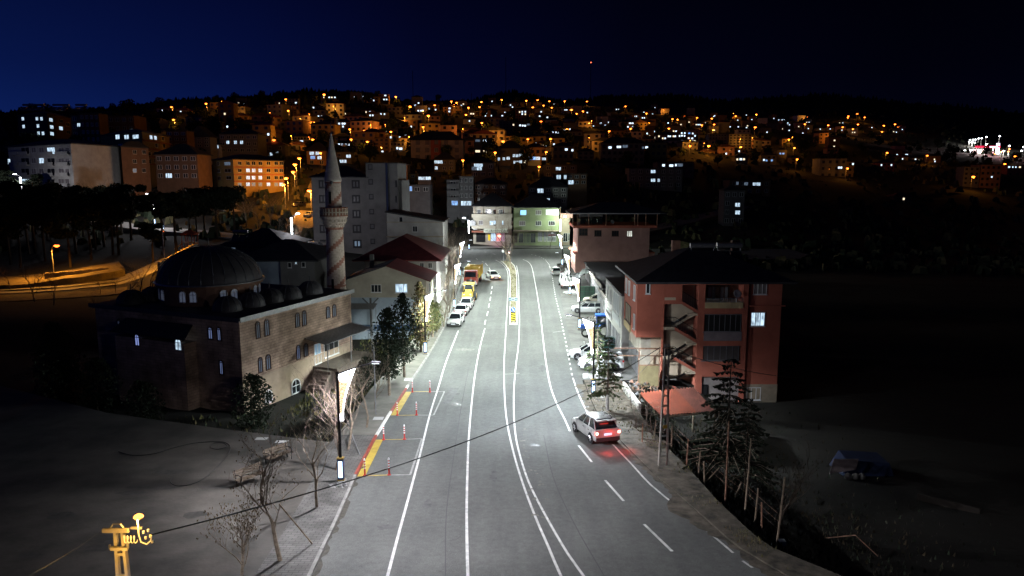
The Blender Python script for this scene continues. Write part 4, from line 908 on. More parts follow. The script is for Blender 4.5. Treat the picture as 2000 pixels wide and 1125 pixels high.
bb = MB(); cb_.f.pbox(bb, 945, 446, 992, 453.5, 1.35, 1.5, mat('pale_shop_sign', (.5, .52, .42), .6)); sgn = cb_.part(bb, 'shop_sign')
bb = MB(); rr_ = random.Random(4); d = cb_.f.hit(948, 450)[0]; d1_ = cb_.f.hit(990, 450)[0]; z_ = flr(cb_, 451.8)
while d < d1_:
    w_ = rr_.uniform(.16, .34); h_ = rr_.uniform(.35, .55); cb_.f.box(bb, d, d + .07, z_, z_ + h_, 1.5, 1.52, mat('sign_letters', (.06, .05, .05), .6)); cb_.f.box(bb, d, d + w_, z_ + h_ * rr_.choice([0, .45, .85]), z_ + h_ * rr_.choice([.1, .55, 1]) + .04, 1.5, 1.52, mat('sign_letters', (.06, .05, .05), .6)); d += w_ + .12
o = bb.build('sign_letters'); o.parent = sgn
bb = MB(); cb_.f.pbox(bb, 922, 450, 945, 453.5, .1, 1.4, mat('terracotta_canopy', (.25, .09, .06), .8)); cb_.part(bb, 'shop_canopy')
cb_.win(cb_.f, 930, 455, 948, 472, nm=3, pane=M['dark'], fm=M['black'], name='shop_window'); cb_.win(cb_.f, 952.5, 457, 958, 470, nm=1, pane=mat('yellow_lit_poster', (.6, .45, .02), .5, emis=(.8, .6, .03), est=.5), fm=M['frame'], name='poster')
cb_.win(cb_.f, 958.5, 455, 968.5, 471, nm=2, pane=mat('blue_white_display', (.3, .4, .5), .5, emis=(.55, .8, 1), est=.75), name='shop_window'); cb_.win(cb_.f, 969.5, 455, 978.5, 471.5, nm=2, pane=mat('pink_display', (.6, .2, .2), .5, emis=(1, .38, .36), est=.65), name='shop_window'); cb_.win(cb_.f, 979.5, 455, 986, 471, nm=2, pane=mat('mauve_display', (.3, .2, .25), .5, emis=(.5, .3, .42), est=.4), name='shop_window')
cb_.part(MB().add([(p.x, p.y, p.z) for p in [cb_.f.at(cb_.f.hit(975, 461)[0] + .45 * math.cos(t), cb_.f.hit(975, 461)[1] + .35 * math.sin(t), .1) for t in [k * .785 for k in range(8)]]], [tuple(range(8))], mat('red_neon', (.9, .2, .1), .5, emis=(1, .5, .35), est=4)), 'neon_sign')
pn = cb_.f.at(cb_.f.hit(972, 471)[0], 1.9, 1.9); point('neon_light', pn - cb_.r.location, 60, (1, .12, .45), cb_.r, .3)
pd = cb_.f.at(-.2, flr(cb_, 436), .5); sat(pd, .95, -.3, 'large pale satellite dish at the left edge of the cream building')
pd = cb_.f.at(.4, flr(cb_, 444), .9); sat(pd, .8, .3, 'lower satellite dish on the cream building balcony')
# green building
gb = blockB('green_building', 'green three storey building with a glazed lit balcony beside the cream corner building', 1003, 1092, 406, 477, 187.5, 'green', 11, rh=3.4, z0=1.1)
gb.win(gb.f, 1016, 410.5, 1028, 420, nm=3, pane=mat('blue_lit_pane', (.2, .3, .6), .5, emis=(.25, .62, 1.0), est=1.6)); gb.win(gb.f, 1046, 410.5, 1057.5, 419.5, nm=3, pane=mat('curtain_glass', (.16, .14, .14), .4)); gb.win(gb.f, 1066, 408.8, 1091.5, 419.5, nm=6, pane=mat('lit_glazed_balcony', (.5, .5, .5), .5, emis=(.75, .88, .85), est=.8), name='glazed_balcony')
gb.win(gb.f, 1046, 431.5, 1057.5, 440.5, nm=3); gb.win(gb.f, 1071.5, 431.5, 1084, 440.5, nm=3); gb.win(gb.f, 1014, 431.5, 1026, 440.5, nm=3, pane=mat('curtain_glass', (.16, .14, .14), .4))
for v in (423, 428): bb = MB(); gb.f.box(bb, 0, gb.f.L, gb.f.hit(1050, v)[1], gb.f.hit(1050, v)[1] + .12, 0, .12, wallm('green')); gb.part(bb, 'string_course')
bb = MB(); gb.f.box(bb, -.1, gb.f.L + .1, gb.f.hit(1050, 449.5)[1] - .2, gb.f.hit(1050, 449.5)[1], 0, 1.3, wallm('beige')); gb.part(bb, 'canopy')
grn = mat('old_green_shutter', (.10, .13, .09), .8, noise=.3, nscale=2)
for i, (a, b__, mm_) in enumerate(((1004, 1011, M['dark']), (1013, 1022, M['glass']), (1023.5, 1026.5, grn), (1028, 1035, grn), (1036.5, 1046, M['glass']))): gb.win(gb.f, a, 455, b__, 474, nm=2, pane=mm_, name='shop_window', fm=mat('greenish_frame', (.2, .22, .17), .7))
for a, b__ in ((1051, 1059), (1062, 1067.5), (1069, 1086)): gb.win(gb.f, a, 453.5, b__, 471, nm=2, rows=2, pane=mat('shop_glass_lit', (.12, .13, .13), .3, emis=(.4, .45, .5), est=.12), name='shop_window', fm=M['frame'])
bb = MB(); gb.f.pbox(bb, 1070, 456, 1086, 463, .08, .12, mat('pale_poster', (.5, .5, .52), .6)); pst = gb.part(bb, 'shop_poster')
bb = MB()
for i in range(8): d = gb.f.hit(1071.5 + i * 1.7, 459)[0]; gb.f.box(bb, d, d + .13, gb.f.hit(1078, 460.6)[1], gb.f.hit(1078, 458)[1], .12, .13, mat('red_letters', (.45, .05, .04), .6))
o = bb.build('poster_letters'); o.parent = pst
# orange brick annex right of the green building
an = blockB('annex_house', 'narrow house with an orange balcony right of the green building', 1093, 1113, 423, 477, 190, 'beige', 9, roof='none', z0=1.1)
bb = MB(); an.f.box(bb, .1, an.f.L + .6, an.f.hit(1100, 425)[1], an.f.hit(1100, 416)[1], 0, 1.2, wallm('pink')); an.part(bb, 'balcony_parapet')
for d in (0, an.f.L): bb = MB(); an.f.box(bb, d, d + .15, an.f.hit(1100, 416)[1], an.f.hit(1100, 406)[1], .9, 1.1, M['rust']); an.part(bb, 'balcony_post')
an.win(an.f, 1100, 455, 1109, 472, nm=2, pane=M['glass'], name='shop_window'); an.win(an.f, 1109.5, 455, 1112.5, 470, nm=1, name='door')
# pink house with open roof terrace
pk = blockB('pink_house', 'pink house with an open roof terrace under a wide dark roof', 1129, 1269, 444, 472, 140, 'pink', 11, roof='none', z0=3.9)
pk.part(MB().box(A(1124.5, 480, 140).x, A(1280, 480, 140).x, 140.6, 151, -1, 4.0, wallm('pink')), 'lower_storey')
zpar = A(1200, 445, 140).z; pk.part(MB().box(A(1120, 440, 140).x, A(1282, 440, 140).x, 139.3, 151.5, zpar, zpar + .5, wallm('red')), 'roof_slab')
pk.part(MB().box(A(1124, 472, 140).x - .4, A(1280, 472, 140).x, 140.2, 151, 3.88, 4.12, wallm('red')), 'string_course')
f2 = pk.f
for r, pm in (((1131, 445.5, 1148, 460), M['glass']), ((1161, 449, 1175, 461.5), M['glass']), ((1194.5, 450, 1209, 461.5), M['glass']), ((1224, 450.5, 1235.5, 462.5), M['lit2'])):
    pk.win(f2, *r, nm=3, rows=2 if r[0] == 1131 else 1, fm=M['brownframe'], pane=pm, ft=.08)
f3 = Face((A(1124.5, 480, 140.6).x, 140.6), (A(1280, 480, 140.6).x, 140.6)); pk.win(f3, 1138, 470, 1154, 488, nm=1, rows=5, pane=M['glass'], fm=M['black'], name='garage_door')
zro = A(1200, 416, 139).z; p0, p1 = A(1114, 416, 138.5), A(1289, 416, 138.5)
pk.roof(p0.x + .6, p1.x + .8, 139.1, 151, zro, 1.9, M['roof'], .6); pk.part(MB().box(p0.x, p1.x, 138.3, 138.42, zro - .2, zro + .02, M['steel']), 'gutter')
for u in (1119, 1128, 1150, 1184, 1240, 1246, 1262, 1284): p = A(u, 416, 139.5); pk.part(MB().box(p.x - .07, p.x + .07, 139.45, 139.6, zpar + .5, zro - .1, M['rust']), 'roof_post')
pk.part(MB().add([(p0.x + 6.5, 149, zpar + .5), (p1.x - 5.5, 149, zpar + .5), (p1.x - 9.5, 149, zro - 1.2), (p0.x + 8, 149, zro - .2)], [(0, 1, 2, 3)], M['dark']), 'terrace_screen') if False else None
for i, u in enumerate((1134, 1156)): p = A(u, 426, 142); solar((p.x, 142, zpar + .5), 2, ('left' if i == 0 else 'right') + ' solar heater on the pink house roof terrace')
p = A(1130, 431, 140); sat((p.x, 140.2, p.z), .33, .2, 'yellowish satellite dish at the left of the pink house terrace', mat('dish_yellow', (.5, .4, .2), .5)); p = A(1197, 434, 140); sat((p.x, 140.5, p.z), .4, -.2, 'dark satellite dish on the pink house roof edge', mat('dish_dark', (.08, .08, .08), .5))
# grey six storey tower block with stair tower and blue stripe
tb = blockB('tower_block', 'grey unfinished apartment block with a taller stair tower and blue stripe', 608, 716, 347, 505, 145, 'grey', 12, rh=2.2, z0=-1.5, ov=.5)
x0, x1 = A(714, 319, 144.5).x, A(752, 319, 144.5).x; ztw = A(730, 319, 144.5).z; tb.part(MB().box(x0, x1, 144.5, 157, -2, ztw, wallm('grey')), 'stair_tower')
x2 = A(756, 319, 144.5).x; tb.part(MB().box(x1 + .01, x2, 144.6, 157, -2, ztw, mat('navy_stripe', (.02, .03, .09), .7)), 'blue_stripe'); tb.part(MB().box(x2 + .01, A(776, 319, 145).x, 145, 157, -2, ztw - .02, wallm('grey')), 'wall'); tb.part(MB().box(A(776, 319, 145).x + .01, A(782, 319, 145).x, 146, 157, -2, A(780, 352, 146).z, wallm('grey')), 'wall')
tb.part(MB().box(x0 - .2, A(776, 319, 145).x + .2, 144.3, 157.2, ztw, ztw + .15, M['roof']), 'roof')
dkf = mat('dark_window_surround', (.03, .03, .035), .6); ft3 = Face((x0, 144.5), (x1, 144.5)); ft4 = Face((x2, 145), (x2 + 2, 145))
for k in range(5):
    v = 352 + k * 29.0
    for uu in (622, 686.5):
        tb.win(tb.f, uu + k * .8, v, uu + 16 + k * .8, v + 15.5, nm=2, fm=dkf, ft=.3, out=.01, pane=mat('grey_panes', (.12, .12, .13), .35) if not (k == 4 and uu > 650) else M['litdim'])
for k in range(6): tb.win(ft3, 718.5 + k * 1, 321.5 + k * 29, 727.5 + k * 1, 331 + k * 29, nm=1, fm=dkf, ft=.14, pane=mat('grey_panes', (.12, .12, .13), .35))
for k in range(2): tb.win(ft4, 773 - 1, 352 + k * 30, 776 - 1, 365 + k * 30, nm=1, fm=dkf, ft=.08)
# low slanted white house right of it
sl = B('plain_house', (A(810, 480, 133).x, 133, 0), 'plain white house with a slanting dark roof edge below the tower block', 'house')
q = [A(755, 415, 133), A(865, 433, 133)]; xl, xr = q[0].x, q[1].x
sl.part(MB().add([(xl, 133, -1), (xr, 133, -1), (xr, 133, q[1].z), (xl, 133, q[0].z), (xl, 143, -1), (xr, 143, -1), (xr, 143, q[1].z), (xl, 143, q[0].z)], [(0, 1, 2, 3), (5, 4, 7, 6), (1, 5, 6, 2), (4, 0, 3, 7), (3, 2, 6, 7)], wallm('white')), 'wall')
sl.part(MB().slab([(xl - .3, 132.5, q[0].z), (xr + .4, 132.5, q[1].z - .05), (xr + .4, 143.5, q[1].z - .05), (xl - .3, 143.5, q[0].z)], .25, M['roof']), 'roof')
fsl = Face((xl, 133), (xr, 133)); sl.win(fsl, 806, 441.5, 815, 453, nm=2, pane=M['glass']); sl.win(fsl, 779.5, 423, 786.5, 434, nm=1, pane=M['glass'])
bb = MB(); fsl.box(bb, -.1, fsl.L + .1, fsl.hit(800, 463)[1], fsl.hit(800, 463)[1] + .18, .003, .25, wallm('beige')); sl.part(bb, 'string_course')
bb = MB(); fsl.box(bb, -.1, fsl.L, fsl.hit(760, 434.5)[1], fsl.hit(760, 434.5)[1] + .12, .003, .15, wallm('beige')); sl.part(bb, 'string_course')
# gabled house D and the larger red roofed house C behind it
YD = 89.5; zD = A(680, 546, YD).z; dl, dr_, da = A(676, 546, YD), A(832, 548, YD), A(753, 520, YD); zap = da.z
gd = B('gabled_house', ((dl.x + dr_.x) / 2, YD, -.2), 'cream gabled house with one lit window facing the street lamps, dark red roof', 'house')
gd.part(MB().add([(dl.x, YD, -2.6), (dr_.x, YD, -2.6), (dr_.x, YD, zD), ((dl.x + dr_.x) / 2 + .1, YD, zap), (dl.x, YD, zD), (dl.x, YD + 8, -2.6), (dr_.x, YD + 8, -2.6), (dr_.x, YD + 8, zD), ((dl.x + dr_.x) / 2 + .1, YD + 8, zap), (dl.x, YD + 8, zD)],
    [(0, 1, 2, 3, 4), (9, 8, 7, 6, 5), (1, 6, 7, 2), (5, 0, 4, 9), (4, 3, 8, 9), (3, 2, 7, 8)], wallm('cream')), 'wall')
mid = (dl.x + dr_.x) / 2 + .1; gd.part(MB().slab([(mid, YD - .4, zap + .02), (mid, YD + 8.4, zap + .02), (dl.x - .5, YD + 8.4, zD - .2), (dl.x - .5, YD - .4, zD - .2)], .12, M['roof']), 'roof_slope'); gd.part(MB().slab([(mid, YD + 8.4, zap + .02), (mid, YD - .4, zap + .02), (dr_.x + .6, YD - .4, zD - .25), (dr_.x + .6, YD + 8.4, zD - .25)], .12, M['roofred']), 'roof_slope')
gd.part(MB().box(A(722, 507, YD + 5).x, A(722, 507, YD + 5).x + .5, YD + 5, YD + 5.5, zD, A(722, 497, YD + 5).z, M['concrete']), 'chimney')
fd_ = Face((dl.x, YD), (dr_.x, YD)); gd.win(fd_, 724.5, 555.5, 744.5, 571, nm=3, pane=M['glass']); gd.win(fd_, 771.5, 553.5, 796, 572, nm=3, pane=M['lit'], ft=.09)
zp = fd_.hit(750, 581)[1]; bb = MB(); fd_.box(bb, 0, fd_.L, -2.6, zp, .003, .04, mat('pale_blue_render', (.34, .40, .46), .85, noise=.12, nscale=1)); gd.part(bb, 'lower_render')
bb = MB(); fd_.box(bb, 0, fd_.L, fd_.hit(700, 646)[1], fd_.hit(700, 634)[1], .04, .08, mat('blue_dado', (.05, .09, .15), .8)); gd.part(bb, 'blue_dado')
dx = fd_.hit(724, 590)[0]; bb = MB(); fd_.box(bb, dx - .12, dx + .12, -1.5, zp - .05, .04, .14, M['concrete']); gd.part(bb, 'column')
for s in (-1, 1): bb = MB(); bb.tube([fd_.at(dx, zp - 1.1, .12), fd_.at(dx + s * 1.0, zp - .05, .12)], .08, M['concrete'], 4); gd.part(bb, 'brace')
ps = Face((dr_.x, YD), (dr_.x + .8, YD + 8)); gd.win(ps, 0, 0, 0, 0, wh=(2, zD - 1.9, .8, 1.2), nm=1); gd.win(ps, 0, 0, 0, 0, wh=(5, zD - 1.9, .8, 1.2), nm=1)
cpn = empty('lean_to_canopy', (dl.x + 1.6, YD - 3, 0), 0, 'corrugated lean-to canopy on posts in the yard between mosque and gabled house', 'canopy')
o = MB().slab([(-2.4, 1.2, 3.0), (-2.4, -1.2, 2.75), (2.6, -1.2, 2.75), (2.6, 1.2, 3.0)], .06, M['steel'])
for i in range(20): x = -2.4 + i * .26; o.tube([(x, -1.2, 2.72), (x, 1.2, 2.97)], .03, M['steel'], 3)
o.build('roof_sheet', cpn)
for x, y in ((2.4, -1.0), (2.4, 1.0), (-2.2, -1.0)): MB().tube([(x, y, -2.5), (x, y, 2.8)], .05, M['steel'], 5).build('post', cpn)
YC = 101; ch = blockB('red_roofed_house', 'wide house with a big dark red hipped roof behind the gabled house', 712, 852, 507, 545, YC, 'white', 14, roof='none', z0=-.2)
ch.roof(ch.x0 - .8, ch.x1, YC, YC + 15, ch.zt, 3.0, M['roofred'], .8, axis='y')
ch.win(ch.f, 820, 513, 828, 524, nm=2); ch.win(ch.f, 836, 513, 844, 524, nm=2)
fcs = Face((ch.x1, YC), (ch.x1 + .001, YC + 14))
# small dark houses between mosque and tower block
h1 = blockB('dark_house', 'low dark blue house behind the mosque dome with a grey gable wall', 547, 614, 509, 580, 92, 'grey', 12, roof='none', z0=-1.8); h1.roof(h1.x0 - 5.5, h1.x1, 92, 104, h1.zt + .1, 2.2, M['roof'], .6)
h1.part(MB().box(h1.x0 - 5.6, h1.x0 - .01, 92.3, 103, -3, h1.zt - .05, wallm('blue')), 'wall_wing'); h1.win(h1.f, 576, 511, 580, 516, nm=1, pane=M['lit']); h1.win(h1.f, 562, 512, 569, 523, nm=1); h1.win(h1.f, 589, 511, 596, 522, nm=1)
h2 = blockB('dark_house', 'long dark house with a wide low roof behind the mosque dome', 430, 560, 483, 520, 112, 'dark', 12, rh=2.4, z0=-.5); h2.win(h2.f, 451, 480, 460, 490, nm=2, pane=M['litdim']); p = A(450, 468, 113); solar((p.x, 113, h2.zt + .6), 2, 'solar heater on the dark roof behind the mosque dome')
# red shed in front of the red house
rsheet = mat('red_corrugated_sheet', (.17, .042, .022), .85, noise=.25, nscale=1.5, c2=(.11, .028, .016), spec=.08); Zs = 1.3
P4 = [PZ(1250, 767, 1.7), PZ(1356, 757, 1.9), PZ(1397, 803, 1.5), PZ(1293, 812, 1.3)]
rsd = empty('lean_to_shed', (P4[3].x, P4[3].y, -1.5), 0, 'open shed roofed with red corrugated sheets in front of the red house', 'shed')
n = 44; sh_ = []
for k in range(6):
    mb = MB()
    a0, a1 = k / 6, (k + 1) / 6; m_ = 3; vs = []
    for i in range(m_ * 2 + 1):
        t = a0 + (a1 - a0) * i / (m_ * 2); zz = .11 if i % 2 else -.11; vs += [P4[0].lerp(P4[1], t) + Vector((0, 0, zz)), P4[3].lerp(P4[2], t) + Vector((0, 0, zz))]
    mb.add(vs, [(2 * i, 2 * i + 1, 2 * i + 3, 2 * i + 2) for i in range(0, m_ * 2, 2)], rsheet if k < 4 else mat('darker_corrugated_sheet', (.10, .034, .025), .8, noise=.3, nscale=2, spec=.08)); mb.add(vs, [(2 * i, 2 * i + 1, 2 * i + 3, 2 * i + 2) for i in range(1, m_ * 2, 2)], mat('shaded_rib_slope', (.055, .018, .012), .9, spec=.05)); under(mb.build('roof_sheet'), rsd)  # every second slope coloured darker, standing in for the shading of the ribs
for p in P4: under(MB().tube([(p.x, p.y, -2), (p.x, p.y, p.z - .05)], .06, M['wood'], 5).build('post'), rsd)
under(MB().tube([P4[3] + Vector((0, 0, -.1)), P4[2] + Vector((0, 0, -.1))], .06, M['wood'], 4).tube([P4[0] + Vector((0, 0, -.1)), P4[1] + Vector((0, 0, -.1))], .06, M['wood'], 4).build('purlin'), rsd)
# ------------------------------------------------------------------ HILLSIDE TOWN
ORD = ['first', 'second', 'third', 'fourth', 'fifth', 'sixth', 'seventh', 'eighth', 'ninth', 'tenth', 'eleventh', 'twelfth', 'thirteenth', 'fourteenth', 'fifteenth', 'sixteenth', 'seventeenth', 'eighteenth', 'nineteenth', 'twentieth',
       'twenty-first', 'twenty-second', 'twenty-third', 'twenty-fourth', 'twenty-fifth', 'twenty-sixth', 'twenty-seventh', 'twenty-eighth', 'twenty-ninth', 'thirtieth'] + ['%s-%s' % (a, b) for a in ('thirty', 'forty', 'fifty', 'sixty') for b in ('first', 'second', 'third', 'fourth', 'fifth', 'sixth', 'seventh', 'eighth', 'ninth', 'tenth')]
NUM = ['no', 'one', 'two', 'three', 'four', 'five', 'six', 'seven', 'eight', 'nine', 'ten']
WF = {}
def farwin(wd, h, pm, near):
    key = (round(wd, 1), round(h, 1), pm.name, near)
    if key in WF: return WF[key]
    wd, h = key[:2]; b = MB().add([(-wd / 2, -.05, 0), (wd / 2, -.05, 0), (wd / 2, -.05, h), (-wd / 2, -.05, h)], [(0, 1, 2, 3)], pm)
    ft = .07; fm = M['frame'] if near else M['brownframe']
    b.box(-wd / 2 - ft, wd / 2 + ft, -.08, 0, -ft, 0, fm).box(-wd / 2 - ft, wd / 2 + ft, -.08, 0, h, h + ft, fm).box(-wd / 2 - ft, -wd / 2, -.08, 0, 0, h, fm).box(wd / 2, wd / 2 + ft, -.08, 0, 0, h, fm)
    if near: b.box(-.055, .055, -.09, 0, 0, h, fm)
    WF[key] = b.mesh('window'); return WF[key]
RECS = []
def house(u0, u1, vt, vb, wall='beige', lit=(), floors=None, cols=None, roof='hip', rm='roof', Y=None, D=None, yaw=0.0, bal=(), lw=None, name='hillside_house', label=None, litm=None, dark=True, rh=None, top=None, side=0, wing=None, near=None):
    uc = (u0 + u1) / 2
    if Y is None: Y = T(uc, vb).y
    pa, pb = A(u0, vb, Y), A(u1, vb, Y); zt_ = A(uc, vt, Y).z; zb_ = pa.z; wd = pb.x - pa.x; H = zt_ - zb_; D = D or min(10, max(6, wd * .8))
    xc = (pa.x + pb.x) / 2; r = empty(name, (xc, Y, zb_), yaw, label or 'x', 'house' if 'house' in name else 'building')
    gz = ground(xc, Y)
    MB().box(-wd / 2, wd / 2, 0, D, min(0, gz - zb_) - 2.5, H, wallm(wall)).build('wall', r)
    rh = rh if rh is not None else min(2.4, .9 + wd * .09)
    if roof == 'hip': hip_roof(r, -wd / 2, wd / 2, 0, D, H + .15, rh, M[rm], .5)
    elif roof == 'gable': hip_roof(r, -wd / 2, wd / 2, 0, D, H + .15, rh, M[rm], .4, axis='y', gable=True)
    else: MB().box(-wd / 2 - .2, wd / 2 + .2, -.2, D + .2, H, H + .2, M[rm]).build('roof', r)
    floors = floors or max(1, round(H / 2.9)); cols = cols or max(1, int(wd / 3.0)); fh = H / floors
    near = (Y < 330) if near is None else near; occ = []; n = 0
    for L in lit:
        u, v = L[0], L[1]; k = L[2] if len(L) > 2 else 1.0; mm = L[3] if len(L) > 3 else None
        p = A(u, v, Y); x = p.x - xc; z = p.z - zb_ - .6; ww = (1.15 if near else .95) * k; x = max(-wd / 2 + ww / 2 + .1, min(wd / 2 - ww / 2 - .1, x)); z = max(.3, min(H - 1.5, z))
        pm = M[mm] if mm else (M['lit'] if near else (M['litfar'] if (n + int(u)) % 5 else M['litfarw'])); link('window', farwin(ww, (1.25 if near else 1.0) if k < 2.5 else 1.3, pm, near), r, (x, 0, z)); occ.append((x, z, ww)); n += 1
    for b_ in bal:
        z = fh * b_; MB().box(-wd / 2 * .9, wd / 2 * .9, -1.2, 0, z, z + .15, wallm(wall)).box(-wd / 2 * .9, wd / 2 * .9, -1.2, -1.1, z + .15, z + 1.0, wallm(wall)).build('balcony', r)
    if dark and Y < 620:
        for f in range(floors):
            for c in range(cols):
                x = -wd / 2 + wd * (c + .5) / cols; z = fh * f + fh * .3
                if all(abs(x - a) > (b_w / 2 + .7) or abs(z - b__) > 1.5 for a, b__, b_w in occ): link('window', farwin(min(1.3, wd / cols * .5), min(1.35, fh * .45), M['glass'], near), r, (x, 0, z))
    if side and Y < 420:
        sx = wd / 2 if side > 0 else -wd / 2
        for f in range(floors):
            for y in (D * .3, D * .7): o = link('window', farwin(1.1, min(1.35, fh * .45), M['glass'], near), r, (sx, y, fh * f + fh * .3), math.pi / 2 if side > 0 else -math.pi / 2)
    RECS.append([r, uc, (vt + vb) / 2, Y, wall, floors, len(lit), label is not None, rm, name]); return r
W = 'windows'
# --- left part of the town, named one by one
def corner_block(name, label, uc, vc, Yc, ul, vl, Yl, ur, vr, Yr, wall, zb, rm='roof', cat='building', wall2=None):
    C, L, Rr = A(uc, vc, Yc), A(ul, vl, Yl), A(ur, vr, Yr); z = C.z; K = L + (Rr - C); b = B(name, (C.x, C.y, zb), label, cat)
    b.part(MB().prism([(p.x, p.y) for p in (C, Rr, K, L)], zb - 3, z, wallm(wall)), 'wall'); c = (C + K) / 2
    q = [((c + (p - c) * 1.05).x, (c + (p - c) * 1.05).y) for p in (C, Rr, K, L)]; b.part(MB().prism(q, z, z + .25, M[rm]), 'roof')
    ins = [(c + (p - c) * .35) for p in (C, Rr, K, L)]; vs = [(x, y, z + .25) for x, y in q] + [(p.x, p.y, z + 1.9) for p in ins]
    b.part(MB().add(vs, [(0, 1, 5, 4), (1, 2, 6, 5), (2, 3, 7, 6), (3, 0, 4, 7), (4, 5, 6, 7)], M[rm]), 'roof_slope')
    b.fl, b.fr, b.z, b.C = Face(L.xy, C.xy), Face(C.xy, Rr.xy), z, C; return b
e = corner_block('white_block', 'long white apartment block with balconies and a blank windowless end wall', 138, 281, 182, 15, 288, 203, 235, 287.5, 200, 'white', 12.5)
for k in range(4):
    dv = k * 20.5
    for ci, (a, b_) in enumerate(((41, 57), (61, 70), (76, 85.5), (92, 107), (114, 125), (127.5, 135))):
        lit = (k, ci) in ((1, 2), (0, 3), (3, 0)); big = ci in (0, 3)
        if k == 3 and ci == 1: continue
        e.win(e.fl, a, 288 + dv, b_, (301 if big else 298.5) + dv, nm=2, pane=M['lit'] if lit else (M['dark'] if big else mat('curtain_glass', (.16, .14, .14), .4)), fm=M['frame'])
    for a, b_ in ((22, 40), (40.5, 58), (91, 108), (112, 137)):
        bb = MB(); d0, z1 = e.fl.hit(a, 296.5 + dv); d1, z0 = e.fl.hit(b_, 302 + dv); e.fl.box(bb, d0, d1, min(z0, z1), max(z0, z1), .6, .7, wallm('white')); e.fl.box(bb, d0, d1, min(z0, z1) - .15, min(z0, z1), 0, .7, wallm('white')); e.part(bb, 'balcony')
e.win(e.fl, 15, 310, 20, 321, nm=1, pane=M['lit'])
g2 = corner_block('brown_block', 'brown apartment wing beside the blank white end wall', 236, 287.5, 196, 235, 287.5, 200, 290, 290, 204, 'brown', 10)
for k in range(3):
    for a in (259, 277): g2.win(g2.fr, a, 293 + k * 18, a + 7.5, 301 + k * 18, nm=2, pane=M['litdim'] if (k, a) == (2, 259) else M['glass'])
fb = corner_block('dark_block', 'red-brown apartment block with lit windows below rooftop solar heaters on the skyline', 91, 222, 268, 34, 227, 280, 139, 227, 290, 'brown', 24)
for u, v in ((44.5, 232), (46, 247), (72, 232), (81, 232), (74, 246), (84, 260.5), (75, 260)): fb.win(fb.fl, u - 2.5, v - 3.5, u + 2.5, v + 3.5, nm=2, pane=M['lit'])
for u, v, l in ((99, 234, 1), (100.5, 248, 1), (118.5, 250.5, 1), (101, 261, 1), (118.5, 236, 0), (132, 243, 0), (133, 258, 0)): fb.win(fb.fr, u - 3.5, v - 3.5, u + 3.5, v + 3.5, nm=2, pane=M['lit'] if l else M['glass'])
point('wall_lamp_light', fb.fr.at(9, 26, 4) - fb.r.location, 500, (1, .28, .08), fb.r, .2)
for u, n_, lab in ((38, 4, 'long row of collectors on the skyline above the red-brown block'), (97, 3, 'middle rooftop collectors on the skyline above the red-brown block'), (142, 2, 'right rooftop collectors on the skyline over the dim block')):
    p = A(u, 216, 272); o = solar((p.x, 272, fb.z + 1.2), n_, lab); o.scale = (1.7, 1.7, 1.5)
house(143, 172, 225, 285, 'dark', ((154, 244),), floors=4, cols=2, roof='flat', label='dim dark block right of the red-brown block', name='dark_block', Y=272)
house(160, 197, 222, 280, 'brown', (), floors=4, cols=4, roof='flat', label='faintly seen brown slab block on the left skyline', name='dark_block', Y=260)
house(200, 265, 226, 275, 'brown', (), floors=3, cols=5, roof='flat', label='low unlit brown block between slab block and hill', name='dark_block', Y=300)
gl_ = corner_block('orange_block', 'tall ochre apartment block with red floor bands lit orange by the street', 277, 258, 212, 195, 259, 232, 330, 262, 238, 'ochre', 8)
for u, w_ in ((229.5, 8), (247, 9), (265, 12)): gl_.win(gl_.fl, u - w_ / 2, 263, u + w_ / 2, 272 if w_ < 12 else 271, nm=2, pane=M['lit'])
for u, l in ((235, 0), (250, 0), (265, 0)): gl_.win(gl_.fl, u - 4, 281, u + 4, 290, nm=2, pane=M['glass'])
for u, v, l in ((294.5, 268, 1), (303, 269, 1), (318, 271, 0), (305, 284, 0), (320, 285, 0), (292, 300, 0), (303, 314, 0), (303, 300, 0), (292, 315, 0)): gl_.win(gl_.fr, u - 2.6, v - 4, u + 2.6, v + 4, nm=1, pane=M['lit'] if l else M['glass'])
for vv in (277, 292, 307, 321): bb = MB(); d, z = gl_.fr.hit(300, vv); gl_.fr.box(bb, -.1, gl_.fr.L + .1, z - .15, z + .15, 0, .5, wallm('red')); gl_.part(bb, 'floor_band')
house(327, 367, 256, 300, 'brown', (), floors=4, cols=3, roof='flat', label='plain brown block right of the ochre block', name='brown_block', Y=255)
hh = house(306, 388, 302, 352, 'brown', ((328, 343), (332, 343)), floors=3, cols=5, roof='hip', rm='roof', label='dim brown house with a dark hipped roof above the sodium lamp', Y=205, rh=3)
house(369, 411, 268, 288, 'grey', (), floors=3, cols=3, roof='gable', label='pale grey gabled house on the left hillside', rh=4.0, Y=270)
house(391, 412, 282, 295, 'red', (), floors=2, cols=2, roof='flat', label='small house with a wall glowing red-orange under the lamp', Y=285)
house(411, 428, 282, 296, 'white', ((415, 287, 1.3), (423, 286.5, 1.3)), floors=2, cols=2, label='small white house with two bright windows beside the red glow', Y=287)
house(430, 505, 262, 300, 'grey', ((445, 278), (460, 278), (472, 278)), floors=3, cols=6, roof='hip', label='dim grey house with three small lit windows left of the minaret', Y=290)
ib = corner_block('ochre_block', 'three storey ochre block with many lit windows beside the orange lit street', 455, 312, 212, 415, 313, 222, 553, 315, 232, 'ochre', 8)
for u, v, w_, l in ((426, 319.5, 5, 0), (444, 319.5, 12, 2), (427, 334, 6, 0), (445, 333, 12, 0), (428, 348, 6, 0), (447, 347, 10, 0)): ib.win(ib.fl, u - w_ / 2, v - 3.5, u + w_ / 2, v + 3.5, nm=2, pane=M['litdim'] if l else M['glass'])
